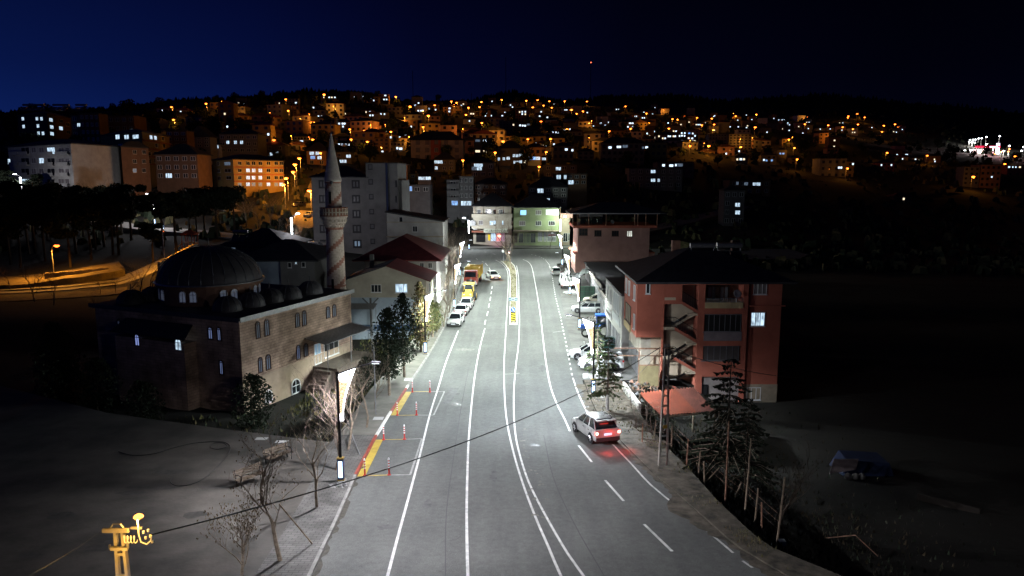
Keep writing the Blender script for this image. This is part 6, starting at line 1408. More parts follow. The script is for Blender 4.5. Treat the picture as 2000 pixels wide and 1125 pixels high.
def cypress_mesh(seed, h, rad, m, m2=None, base=.25, n=2200, size=.2):
    r = random.Random(seed); mb = MB(); k = 26
    for i in range(k):   # clumps up a tapering outline
        t = i / (k - 1); z = h * (base + (1 - base) * t); prof = rad * (math.sin(min(1, (t + .12) * 1.6) * math.pi / 2)) * (1 - t) ** .55 + .12
        for _ in range(3):
            a = r.uniform(0, 6.28); d = prof * r.uniform(.3, .75); cr = prof * r.uniform(.35, .6) + .12
            leaf_crown(mb, r, (d * math.cos(a), d * math.sin(a), z), cr, cr, cr * 1.2, n // (3 * k), size, m, .5, m2)
    tm = MB().tube([(0, 0, -.3), (.05, 0, h * base), (0, .05, h * .8)], [.13, .11, .03], M['bark'], 6).mesh('trunk'); return tm, mb.mesh('crown')
def cedar_mesh(seed, h, rad, m, base=.12, white=False, whorls=15, dens=1.0):
    r = random.Random(seed); mb = MB()
    for i in range(whorls):
        t = (i + r.uniform(-.2, .2)) / whorls; z = h * (base + (1 - base) * t); L = rad * (1 - t) ** .8 + .1
        for j in range(6 if t < .6 else 5):
            a = r.uniform(0, 6.283); ll = L * r.uniform(.6, 1.15); n = max(2, int(ll / .22 * dens)); dx, dy = math.cos(a), math.sin(a)
            mb.tube([(0, 0, z), (dx * ll * .5, dy * ll * .5, z + .05), (dx * ll, dy * ll, z - .16 * ll)], [.035, .02, .008], M['bark'], 3, cap=False)
            for k in range(n):
                s = (k + .5) / n; px, py, pz = dx * ll * s, dy * ll * s, z + .05 - .2 * ll * s * s; wv = .30 * (1 - s * .6) + .08
                for q in range(3):
                    w2 = wv * r.uniform(.5, 1.2); ox, oy = -dy * r.uniform(-w2, w2), dx * r.uniform(-w2, w2); ext = r.uniform(.12, .28)
                    mb.add([(px + ox * .2, py + oy * .2, pz + .03), (px + ox + dx * ext, py + oy + dy * ext, pz - r.uniform(0, .1)), (px + ox * .8 + dx * ext * .3, py + oy * .8 + dy * ext * .3, pz - r.uniform(.05, .22))], [(0, 1, 2)], m)
    tm = MB().tube([(0, 0, -.3), (0, 0, h * base), (0, 0, h * .97)], [.12, .1, .02], M['bark'] if white else mat('dark_pine_bark', (.035, .026, .018), .95), 6)
    if white: tm.tube([(0, 0, -.25), (0, 0, h * base * 1.0)], .13, M['whitebark'], 7)
    return tm.mesh('trunk'), mb.mesh('crown')
DB = mat('dark_pine_bark', (.035, .026, .018), .95)
def pine_mesh(seed, h, rad, m, n=3400):
    r = random.Random(seed); mb = MB(); tm = MB(); top = h * .86; pts = [(0, 0, -.4), (r.uniform(-.2, .2), r.uniform(-.2, .2), h * .45), (r.uniform(-.4, .4), r.uniform(-.4, .4), top)]; tm.tube(pts, [.22, .17, .05], DB, 6)
    for i in range(11):
        z = h * r.uniform(.6, .96); a = r.uniform(0, 6.28); d = rad * r.uniform(.15, .75) * (1.25 - (z / h - .6)); cr = rad * r.uniform(.28, .5)
        tm.tube([(0, 0, z - .8), (d * math.cos(a), d * math.sin(a), z)], [.07, .025], DB, 4); leaf_crown(mb, r, (d * math.cos(a), d * math.sin(a), z), cr, cr, cr * .62, n // 11, .40, m, .35, None)
    return tm.mesh('trunk'), mb.mesh('crown')
TC = {}
def tree(key, fn, pos, label, cat='tree', group=None, name='tree', rz=None, sc_=1.0, z=None):
    if key not in TC: TC[key] = fn()
    tm, cm = TC[key]; t = empty(name, pos, rnd.uniform(0, 6.28) if rz is None else rz, label, cat, group); link('trunk', tm, t); link('crown', cm, t)
    if sc_ != 1: t.scale = (sc_,) * 3 if not isinstance(sc_, tuple) else sc_
    return t
def gpos(u, v, off=.12): p = G(u, v); return Vector((p.x, p.y, p.z + off))
# bare trees along the left pavement
tree('b1', lambda: bare_tree_mesh(3, 5.6, .10, .62, 4, leaves=1, first=.42), gpos(549, 1100), 'bare tree with a wooden prop at the bottom of the left pavement', name='bare_tree')
tree('b2', lambda: bare_tree_mesh(8, 5.4, .08, .55, 5, first=.42, up=.3), gpos(619, 994), 'slim bare tree on the left pavement nearer than the first lamp', name='bare_tree')
tree('b3', lambda: bare_tree_mesh(14, 6.2, .085, .58, 5, m=M['redbark'], first=.3, white=False, up=.42), gpos(655, 922), 'reddish bare tree directly behind the nearest left lamp', name='bare_tree', sc_=1.0)
tree('b4', lambda: bare_tree_mesh(19, 5.0, .075, .6, 5, first=.4, up=.3), gpos(679, 882), 'bare tree with a leaning stake behind the nearest left lamp', name='bare_tree', sc_=1.15)
tree('b5', lambda: bare_tree_mesh(27, 5.2, .07, .5, 5, first=.5), gpos(716, 838), 'grey bare tree beside the pale manhole cover', name='bare_tree', sc_=1.1)
tree('b6', lambda: bare_tree_mesh(33, 4.0, .07, .55, 4, leaves=2, first=.4), gpos(470, 1150, .0), 'small leafy twig tree at the plaza edge bottom left', name='bare_tree')
tree('b5', None, gpos(735, 808), 'thin bare tree half way to the dark conifers', name='bare_tree', sc_=.9)
MB_ = MB(); pa = gpos(549, 1100) + Vector((.0, 0, 2.5)); pb = G(610, 1068)
o = MB().tube([pa + Vector((.05, 0, 0)), pb + Vector((0, 0, .15))], .035, M['wood'], 5).build('tree_prop'); tag(o, 'wooden prop leaning from the bare tree to the kerb', 'prop')
o = MB().tube([gpos(703, 893) + Vector((0, 0, 0)), gpos(690, 820) + Vector((0, -3, 1.6))], .03, M['steel'], 5).build('leaning_stake'); tag(o, 'grey metal stake leaning over the pavement beside the bays', 'stake')
p = gpos(734, 812); o = empty('utility_post', p, 0, 'thin grey post behind the nearest lamp arm', 'post'); MB().tube([(0, 0, -.1), (0, 0, 5.2)], .045, M['steel'], 6).build('pole', o); MB().tube([(-.15, 0, 4.1), (.15, 0, 4.1)], .1, M['frame'], 6).build('junction_box', o)
tree('c1', lambda: cypress_mesh(4, 7.2, 1.9, mat('dark_conifer_needles', (.017, .026, .013), .9), None, .26, 3400, .2), gpos(761, 775), 'large dark conifer on the left pavement, the nearer of two', name='conifer')
tree('c2', lambda: cypress_mesh(9, 7.6, 2.0, mat('dark_conifer_needles', (.017, .026, .013), .9), M['leafdark'], .24, 3200, .2), gpos(790, 739), 'second dark conifer on the left pavement, forked above its trunk', name='conifer')
tree('c3', lambda: cypress_mesh(12, 6.4, 1.35, M['leafbrown'], M['leafolive'], .15, 2600, .2), gpos(822, 690), 'rusty brown conifer beside the second left lamp', name='conifer', sc_=(1, 1, 1.15))
tree('c4', lambda: cypress_mesh(15, 4.2, 1.2, M['leafolive'], M['leafgreen'], .2, 1500, .18), gpos(845, 660), 'light olive bush tree behind the second left lamp', name='shrub_tree'); tree('c4', None, gpos(853, 651), 'small green tree next to the olive bush tree', name='shrub_tree', sc_=.85)
tree('c5', lambda: cypress_mesh(18, 3.6, 1.4, M['leafdark'], None, .1, 1300, .2), gpos(716, 742, -1.6), 'low dark shrub below the first conifer', name='shrub_tree')
tree('b7', lambda: bare_tree_mesh(41, 6.4, .11, .5, 5, first=.3), gpos(866, 640), 'bare trunked tree beside the nearest parked sedan', name='bare_tree', sc_=.8); tree('b7', None, gpos(877, 612), 'bare tree behind the parked sedans', name='bare_tree', sc_=.85)
tree('b1', None, gpos(884, 585), 'bare tree behind the third left lamp', name='bare_tree'); tree('b3', None, gpos(888, 560), 'tall bare tree beside the dump truck', name='bare_tree'); tree('b7', None, gpos(893, 530), 'bare tree over the far left pavement', name='bare_tree', sc_=1.1)
for i, (u, v, t) in enumerate(((876, 545, 'dense'), (886, 515, 'dark'), (868, 520, 'wide'))): tree('b7', None, gpos(u, v), '%s bare tree against the plain houses left of the junction' % t, name='bare_tree', sc_=1.25)
for i, (u, v, k) in enumerate(((872, 628, .8), (870, 590, 1.0), (874, 566, 1.1), (881, 536, 1.2))): tree('b3', None, gpos(u, v), 'bare twiggy tree, %s of four along the wall of the red roofed houses' % ORD[i], name='bare_tree', sc_=k)
# median island trees
tree('b8', lambda: bare_tree_mesh(52, 9.5, .17, .42, 5, first=.3, up=.7), gpos(1003, 528), 'tall bare tree on the far tip of the median island', name='bare_tree'); tree('b9', lambda: bare_tree_mesh(58, 7.5, .11, .4, 4, first=.3, up=.6), gpos(999, 522), 'thin bare tree on the median in front of the corner shops', name='bare_tree')
tree('b9', None, gpos(989, 512), 'slender bare sapling left on the median tip', name='bare_tree', sc_=.9); tree('b8', None, Vector((9.5, 179, 1.2)), 'bare tree on the pavement before the green building', name='bare_tree', sc_=.55)
# right side
tree('d1', lambda: cedar_mesh(5, 6.2, 1.5, M['leafgreen'], .2, True, 17), gpos(1186, 802), 'young cedar with a whitewashed trunk beside the nearest right lamp', name='conifer', sc_=.95); tree('d1', None, gpos(1166, 742), 'slimmer cedar just behind the young cedar', name='conifer', sc_=(.7, .7, .85))
p = PZ(1415, 985, -1.2); tree('d2', lambda: cedar_mesh(6, 8.6, 2.6, mat('park_pine_needles', (.013, .02, .01), .9), .28, False, 18, 1.2), Vector((p.x, p.y, -.9)), 'large dark cedar before the right corner of the red house', name='conifer', sc_=1.05); p = PZ(1452, 1000, -1.2)
tree('d2', None, Vector((p.x, p.y, -.9)), 'dark cedar behind the wooden fence posts', name='conifer', sc_=(.7, .7, .8)); p = PZ(1515, 1060, -.3); tree('b10', lambda: bare_tree_mesh(44, 6.0, .09, .5, 4, m=mat('dark_pine_bark', (.035, .026, .018), .95), first=.3), Vector((p.x, p.y, -.2)), 'thin dark tree at the lower right beside the footpath', name='bare_tree', sc_=.9)
for u, v, t in ((1244, 838, 'nearest'), (1262, 818, 'middle'), (1236, 800, 'farthest'), (1276, 850, 'tallest')): p = G(u, v); tree('v1', lambda: bare_tree_mesh(66, 2.8, .05, .85, 4, m=M['redbark'], first=.3, up=.05), Vector((p.x, p.y, p.z - .1)), '%s bare grape vine of those beside the red shed' % t, 'vine', name='grape_vine')
# dark round conifers beside the mosque
p = A(505, 800, 57); tree('c6', lambda: cypress_mesh(22, 4.6, 2.4, M['leafdark'], None, .05, 2200, .24), Vector((p.x - .5, 57, -2.3)), 'dark round pine at the near corner of the mosque', name='conifer')
for i, (x, y, k) in enumerate(((-30, 56, .9), (-36, 60, 1.1), (-42, 64, 1.2), (-47, 72, 1.3), (-50, 60, 1.0))): tree('c6', None, Vector((x, y, ground(x, y))), '%s dark shrub of the unlit thicket below the mosque' % ORD[i], name='shrub_tree', sc_=k)
# yard trees and pines of the park
pk_ = [(42, 542, 139, 1.15), (140, 540, 137, 1.15), (20, 500, 142, 1.4), (70, 505, 150, 1.5), (150, 500, 146, 1.3), (178, 495, 141, 1.2), (205, 492, 150, 1.25), (232, 492, 144, 1.2), (258, 490, 155, 1.3), (110, 480, 165, 1.2), (60, 470, 175, .95), (160, 470, 172, 1.0), (10, 460, 180, 1.0), (215, 470, 168, 1.1), (248, 450, 178, .9), (345, 488, 136, 1.25), (298, 495, 133, .8), (320, 484, 145, 1.2), (385, 468, 146, 1.0), (425, 465, 150, 1.1), (458, 462, 152, 1.15), (400, 455, 158, 1.1), (370, 460, 160, 1.1), (90, 520, 143, 1.25), (60, 525, 150, 1.3), (190, 520, 148, 1.2), (222, 515, 144, 1.2), (165, 480, 155, 1.3), (95, 490, 158, 1.3), (30, 480, 165, 1.2), (240, 478, 162, 1.2), (0, 520, 148, 1.3), (85, 460, 185, .8)]
for i, (u, v, Y, k) in enumerate(pk_):
    p = A(u, v, Y); tree('p%d' % (i % 4), lambda: pine_mesh(70 + i % 4, 9.0, 3.4, mat('park_pine_needles', (.013, .02, .01), .9)), Vector((p.x, Y, ground(p.x, Y))), 'dark pine of the park, %s in order from nearest to farthest' % ORD[i], name='pine_tree', group='pines of the park on the left', sc_=k)
for i, (u, v, Y, k, key) in enumerate(((292, 545, 112, 1.0, 'b1'), (106, 610, 104, 1.1, 'b1'), (196, 570, 112, .8, 'b5'), (20, 565, 118, .9, 'b1'), (272, 560, 108, 1.0, 'b7'), (70, 600, 106, 1.0, 'b7'), (225, 560, 112, .7, 'b2'), (250, 575, 104, .8, 'b1'), (180, 590, 101, .6, 'b2'), (560, 470, 126, 1.2, 'b3'), (582, 472, 124, 1.3, 'b7'), (595, 470, 128, 1.0, 'b1'), (480, 430, 172, 1.3, 'b7'), (505, 430, 170, 1.2, 'b1'), (530, 432, 166, 1.3, 'b3'), (545, 440, 160, 1.1, 'b7'), (195, 410, 178, 1.5, 'b7'), (215, 412, 174, 1.4, 'b1'), (170, 405, 180, 1.2, 'b3'), (75, 375, 176, 1.3, 'b7'), (430, 440, 165, 1.2, 'b1'))):
    p = A(u, v, Y); tree(key, None, Vector((p.x, Y, ground(p.x, Y))), 'bare tree on the left slope, %s from nearest in its line' % ORD[i], name='bare_tree', group='bare trees of the park and side street', sc_=k)
# dark trees between the houses of the hillside, crowns as leaf clumps
def hill_mesh(seed):
    r = random.Random(seed); mb = MB()
    for _ in range(5): leaf_crown(mb, r, (r.uniform(-1.2, 1.2), r.uniform(-1.2, 1.2), r.uniform(2.2, 4.6)), 1.7, 1.7, 1.5, 70, .75, M['leafdark'] if seed % 3 else M['leafgreen'], .5)
    return MB().tube([(0, 0, -1), (0, 0, 3.5)], [.22, .12], DB, 5).mesh('trunk'), mb.mesh('crown')
rt = random.Random(99); cnt = 0; TR = []
for i in range(2600):
    if cnt >= 290: break
    v = rt.uniform(196, 330); u = rt.uniform(20, 1990); y = T(u, v).y
    if not 215 < y < 1200: continue
    p = A(u, v, y); yy = y + 2
    if any(abs(r[1] - u) < (9 if y > 350 else 20) and abs(r[2] - v) < 5 and abs(r[3] - y) < 12 for r in RECS): continue
    if any(abs(q[0] - u) < 7 and abs(q[1] - v) < 3 for q in SR): continue
    cnt += 1; TR.append((u, v, tree('h%d' % rt.randint(0, 4), lambda: hill_mesh(30 + cnt % 5), Vector((p.x, yy, ground(p.x, yy))), 'dark bushy tree between the houses on the hillside', name='bushy_tree', group='dark trees between the hillside houses', sc_=rt.uniform(.8, 1.7))))
for lo, hi, bn in ((0, 214, 'the top of the hill'), (214, 230, 'the upper hillside'), (230, 246, 'the upper middle hillside'), (246, 264, 'the middle hillside'), (264, 284, 'the lower middle hillside'), (284, 304, 'the lower hillside'), (304, 400, 'the foot of the hill')):
    for i, q in enumerate(sorted([q for q in TR if lo <= q[1] < hi], key=lambda q: q[0])): q[2]['label'] = 'dark bushy tree, %s from the left on %s' % (ORD[i], bn)
# woods on the skyline: one mass
def wood():
    r = random.Random(17); mb = MB()
    for i in range(2600):
        u = r.uniform(-60, 2060); Y = r.choice([520, 640, 760]) * r.uniform(.85, 1.2) if u < 820 and r.random() < .75 else r.uniform(1250, 1700)
        t = (u - 1000) / F; x = t * Y * 1.0; z = ground(x, Y); h = r.uniform(2, 4.5) * (1.0 if Y < 1000 else 2.2); w_ = h * r.uniform(.25, .45)
        for a in (r.uniform(0, 3), r.uniform(0, 3)):
            dx, dy = w_ * math.cos(a), w_ * math.sin(a); mb.add([(x - dx, Y - dy, z - 1), (x + dx, Y + dy, z - 1), (x + dx * .7, Y + dy * .7, z + h * .5), (x + r.uniform(-.3, .3), Y, z + h), (x - dx * .8, Y - dy * .8, z + h * .45)], [(0, 1, 2, 3, 4)], M['leafdark'])
    tag(mb.build('skyline_woods'), 'dark woods along the skyline of the hills', 'woods', kind='stuff')
wood()
# thicket and weeds: embankment left, field right
def weeds(name, label, n, fn, hmin, hmax, mats, seed=1):
    r = random.Random(seed); mb = MB()
    for _ in range(n):
        q = fn(r)
        if q is None: continue
        x, y, z = q; h = r.uniform(hmin, hmax); a = r.uniform(0, 6.28); w_ = h * r.uniform(.15, .4)
        mb.add([(x + w_ * math.cos(a), y + w_ * math.sin(a), z - .03), (x - w_ * math.cos(a), y - w_ * math.sin(a), z - .03), (x + r.uniform(-h, h) * .4, y + r.uniform(-h, h) * .4, z + h)], [(0, 1, 2)], r.choice(mats))
    tag(mb.build(name), label, 'weeds', kind='stuff')
def wl1(r):
    y = r.uniform(46, 100); x = poly_at(LO, y) - r.uniform(.2, 40 if y < 60 else 8)
    return (x, y, ground(x, y)) if y > plaza_back(x) + .5 else None
weeds('embankment_weeds', 'dark weeds on the bank below the pavement and the mosque', 5000, wl1, .12, .5, [M['dryweed'], M['leafdark'], M['leafolive']], 2)
def wr1(r):
    y = r.uniform(24, 62); x = poly_at(RO, y) + abs(r.gauss(0, 5)) ; return (x, y, ground(x, y))
weeds('field_weeds', 'dry weeds and grass in the dark field right of the footpath', 9000, wr1, .06, .28, [mat('dark_weed', (.03, .03, .016), 1), M['leafdark'], mat('brown_weed', (.05, .038, .02), 1)], 3)
def wr2(r):
    y = r.uniform(24, 62); a, b = poly_at(KR, y) + .2, poly_at(RO, y); x = a + (b - a) * r.random() ** .6; return (x, y, zr(y) + .11) if math.sin(y * 1.3) + math.sin(y * .37 + x) + r.uniform(-1, 1) > .6 else None
weeds('path_weeds', 'scattered dry leaves and weeds on the right footpath', 3500, wr2, .03, .14, [M['dryweed'], M['leafolive'], M['leafbrown']], 4)

# ------------------------------------------------------------------ side streets, stone retaining walls on the left
def strip(name, pts, wd, m, off=.06):
    P = []
    for u, v, Y in pts: p = A(u, v, Y); P.append(Vector((p.x, Y, 0)))
    Q = [a.lerp(b, k / 8) for a, b in zip(P, P[1:]) for k in range(8)] + [P[-1]]; vs = []
    for i, p in enumerate(Q):
        d = (Q[min(i + 1, len(Q) - 1)] - Q[max(i - 1, 0)]).normalized(); nx, ny = -d.y, d.x
        zc = max(ground(p.x, p.y), ground(p.x + nx * wd / 2, p.y + ny * wd / 2), ground(p.x - nx * wd / 2, p.y - ny * wd / 2))
        for s_ in (-1, 1): vs.append((p.x + nx * wd / 2 * s_, p.y + ny * wd / 2 * s_, zc + off))
    n = len(Q); fs = [(2 * i, 2 * i + 1, 2 * i + 3, 2 * i + 2) for i in range(n - 1)]
    vs += [(x, y, z - 1.2) for x, y, z in vs]; k = 2 * n; fs += [(2 * i, k + 2 * i, k + 2 * i + 2, 2 * i + 2) for i in range(n - 1)] + [(2 * i + 1, 2 * i + 3, k + 2 * i + 3, k + 2 * i + 1) for i in range(n - 1)]
    return struct(MB().add(vs, fs, m), name)
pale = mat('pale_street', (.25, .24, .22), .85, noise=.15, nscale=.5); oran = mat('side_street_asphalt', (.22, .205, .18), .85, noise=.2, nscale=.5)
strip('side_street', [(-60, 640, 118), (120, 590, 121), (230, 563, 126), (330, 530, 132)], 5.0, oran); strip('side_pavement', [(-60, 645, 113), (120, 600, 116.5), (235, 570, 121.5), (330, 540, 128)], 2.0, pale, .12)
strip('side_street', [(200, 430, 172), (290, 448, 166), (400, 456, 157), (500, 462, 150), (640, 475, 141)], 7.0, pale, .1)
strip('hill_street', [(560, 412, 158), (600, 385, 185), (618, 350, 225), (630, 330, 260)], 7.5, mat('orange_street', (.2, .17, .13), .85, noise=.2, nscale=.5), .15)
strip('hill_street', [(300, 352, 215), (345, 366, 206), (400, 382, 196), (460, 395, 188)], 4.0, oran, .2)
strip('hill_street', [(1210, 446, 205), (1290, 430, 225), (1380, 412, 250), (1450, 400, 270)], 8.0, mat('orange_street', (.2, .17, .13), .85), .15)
rub = brickmat('rubble_stone', (.30, .25, .19), (.19, .155, .12), (.06, .05, .04), .45, .28, 'wall', bump=.9)
def stone_wall(label, pts, h):
    P = [A(u, v, Y) for u, v, Y in pts]; z = [max(ground(p.x, p.y), -9) for p in P]; t = empty('stone_wall', (P[0].x, P[0].y, z[0]), 0, label, 'wall')
    for i, (a, b) in enumerate(zip(P, P[1:])):
        f = Face(a.xy, b.xy); mb = MB(); q0, q1 = z[i], z[i + 1]; p = [f.at(0, q0 - 1, .2), f.at(f.L, q1 - 1, .2), f.at(f.L, q1 - 1, -.25), f.at(0, q0 - 1, -.25)]; tp = [f.at(0, q0 + h, .2), f.at(f.L, q1 + h, .2), f.at(f.L, q1 + h, -.25), f.at(0, q0 + h, -.25)]; mb.hexa(p, tp, rub); under(mb.build('wall_section'), t)
        rr2 = random.Random(i); d = 0
        while d < f.L - .3:      # coping stones, each its own piece
            w2 = min(rr2.uniform(.5, .9), f.L - d); zz = q0 + (q1 - q0) * (d + w2 / 2) / f.L + h; mb = MB(); f.box(mb, d + .02, d + w2 - .02, zz + .002, zz + rr2.uniform(.12, .2), -.3, .25, rub); under(mb.build('coping_stone'), t); d += w2
stone_wall('low rubble stone wall behind the curved sodium lamp on the left', [(92, 588, 125), (150, 572, 127), (215, 556, 130)], 1.5)
stone_wall('rubble retaining wall below the playground, lit orange', [(310, 522, 121), (345, 508, 125), (386, 494, 130)], 2.2)

# scrub on the slopes: one mass of dark clumps
def scrub():
    r = random.Random(31); mb = MB()
    for _ in range(5200):
        y = 150 * (9 ** r.random()); u = r.uniform(-80, 2080); x = (u - 1000) / F * y
        if abs(x) < 26 and y < 200: continue
        z = ground(x, y); s = r.uniform(.5, 1.6) * (1 + y / 900)
        for _k in range(2):
            a = r.uniform(0, 6.28); dx, dy = s * math.cos(a), s * math.sin(a); h = s * r.uniform(.6, 1.2); mb.add([(x - dx, y - dy, z - .5), (x + dx, y + dy, z - .5), (x + dx * .6, y + dy * .6, z + h), (x - dx * .5, y - dy * .5, z + h * 1.2)], [(0, 1, 2, 3)], M['leafdark'] if r.random() < .6 else M['dryweed'])
    tag(mb.build('hillside_scrub'), 'dark scrub and bushes covering the slopes between the houses', 'scrub', kind='stuff')
scrub()
# ragged dirt that spills over the right edge of the asphalt, and a gritty gutter on the left
def edge_dirt(side, s, y0, y1, w0, w1, m, name, seed, off):
    r = random.Random(seed); vs = []; y = y0; n = 0; wv = (w0 + w1) / 2
    while y < y1:
        wv = max(w0, min(w1, wv + r.uniform(-.3, .3))); x = poly_at(side, y); vs += [(x + s * .1, y, zr(y) + off), (x - s * wv, y, zr(y) + off)]; y += .35; n += 1
    struct(MB().add(vs, [(2 * i, 2 * i + 1, 2 * i + 3, 2 * i + 2) for i in range(n - 1)], m), name)
edge_dirt(KR, 1, 20, 62, .05, 1.2, M['dirt'], 'roadside_dirt', 5, .018); edge_dirt(KL, -1, 20, 44, .02, .24, mat('gutter_grit', (.06, .055, .045), .95, noise=.3, nscale=4), 'roadside_dirt', 6, .018)

grass = mat('park_grass', (.17, .135, .06), 1.0, c2=(.06, .05, .025), nscale=.9, bump=.8, bscale=4)
strip('park_ground', [(-40, 600, 124.5), (60, 583, 126), (150, 566, 129), (240, 550, 133)], 15, grass, .03)
strip('grass_bank', [(-60, 668, 108), (60, 640, 110), (160, 612, 112), (250, 590, 115)], 7, grass, .05)
# stains and repairs on plaza and road
rs = random.Random(23); stn = mat('dark_stain', (.045, .042, .038), .7, noise=.35, nscale=2.5); oil = mat('oil_stain', (.095, .096, .094), .92, noise=.3, nscale=3); dust = mat('pale_dust', (.15, .147, .138), .9, noise=.3, nscale=4)
def blot(u, v, rx, ry, m, name, off, par=None, n=14):
    p = G(u, v); vs = [(p.x + rx * math.cos(2 * math.pi * k / n) * rs.uniform(.55, 1.15), p.y + ry * math.sin(2 * math.pi * k / n) * rs.uniform(.55, 1.15)) for k in range(n)]
    o = MB().add([(x, y, zr(y) + off) for x, y in vs], [tuple(range(n))], m).build(name, par); 
    if not par: o['kind'] = 'structure'
for u, v, rx, ry in ((255, 966, .9, .45), (190, 1075, .8, .5), (245, 1060, .9, .4), (300, 955, 1.6, .5), (340, 925, 1.3, .5), (380, 1010, .7, .5), (120, 1010, .9, .6), (60, 1090, .6, .3), (420, 955, .8, .35)): blot(u, v, rx, ry, stn, 'plaza_stain', .112)
for u, v, rx, ry in ((752, 1030, .45, .35), (835, 985, .3, .8), (880, 770, .8, .5), (905, 683, 1.1, .8), (1060, 720, .4, 1.3), (965, 930, .25, 1.0), (860, 640, .5, 1.6)): blot(u, v, rx, ry, oil if u != 905 else dust, 'road_stain', .0045, road)
for pts in ([(870, 1125), (872, 1000), (885, 900), (900, 800), (915, 720)], [(1180, 1125), (1120, 1020), (1080, 930), (1062, 850)], [(905, 668), (960, 662), (1030, 655), (1090, 646)], [(1016, 604), (1060, 604)], [(800, 832), (840, 836), (905, 838), (985, 834)]): line3(pts, .045, mat('tar_seam', (.075, .075, .075), .9), 'tar_seam', .0048)
for u, v in ((893, 790), (960, 700), (1045, 870)): p = G(u, v); MB().lathe([(.001, .0), (.33, .0)], mat('iron_cover', (.05, .05, .05), .5, metal=.5), 18).build('manhole_cover', road, False, (p.x, p.y, p.z + .0075))
# ------------------------------------------------------------------ VEHICLES
def paint(n, c, met=.0, r=.28): return mat('car_paint_' + n, c, r, metal=met, spec=.5)
TYRE = mat('tyre', (.015, .015, .016), .8); RIM = mat('rim', (.45, .45, .47), .35, metal=.7); LENS = mat('headlamp_glass', (.6, .6, .62), .15, spec=.8); TAIL = mat('tail_lamp_red', (.25, .01, .01), .3); CG = mat('car_glass', (.012, .015, .018), .06, spec=.9); PLAST = mat('black_plastic', (.03, .03, .032), .6)
TAILON = mat('tail_lamp_on', (1, .1, .05), .3, emis=(1, .06, .05), est=5); PLATE = mat('number_plate', (.6, .62, .66), .4); PLON = mat('lit_number_plate', (.6, .65, .9), .4, emis=(.75, .82, 1), est=.9); TAILCORE = mat('tail_lamp_core', (1, .8, .7), .3, emis=(1, .75, .62), est=6)
def wheel(parent, x, y, r=.32, wd=.22, rim=RIM):
    o = MB().lathe([(r * .6, -wd / 2), (r * .94, -wd / 2), (r, -wd * .35), (r, wd * .35), (r * .94, wd / 2), (r * .6, wd / 2)], TYRE, 18).build('wheel', parent, True, (x, y, r)); o.rotation_euler = (0, math.pi / 2, 0)
    q = MB().lathe([(.001, -wd * .42), (r * .62, -wd * .42), (r * .62, wd * .42), (.001, wd * .42)], rim, 14); 
    for k in range(5):
        a = 2 * math.pi * k / 5
        for s in (-1, 1): q.tube([(r * .1 * math.cos(a), r * .1 * math.sin(a), s * wd * .44), (r * .56 * math.cos(a), r * .56 * math.sin(a), s * wd * .44)], .035, PLAST if k % 1 else rim, 4)
    q.build('rim', o)
def ring(hw, zb, zt_, tuck=.86):
    return [(-hw * .93, zb), (-hw, zb + .14), (-hw * 1.0, zb + (zt_ - zb) * .62), (-hw * .965, zt_ - .05), (-hw * tuck, zt_), (hw * tuck, zt_), (hw * .965, zt_ - .05), (hw * 1.0, zb + (zt_ - zb) * .62), (hw, zb + .14), (hw * .93, zb)]
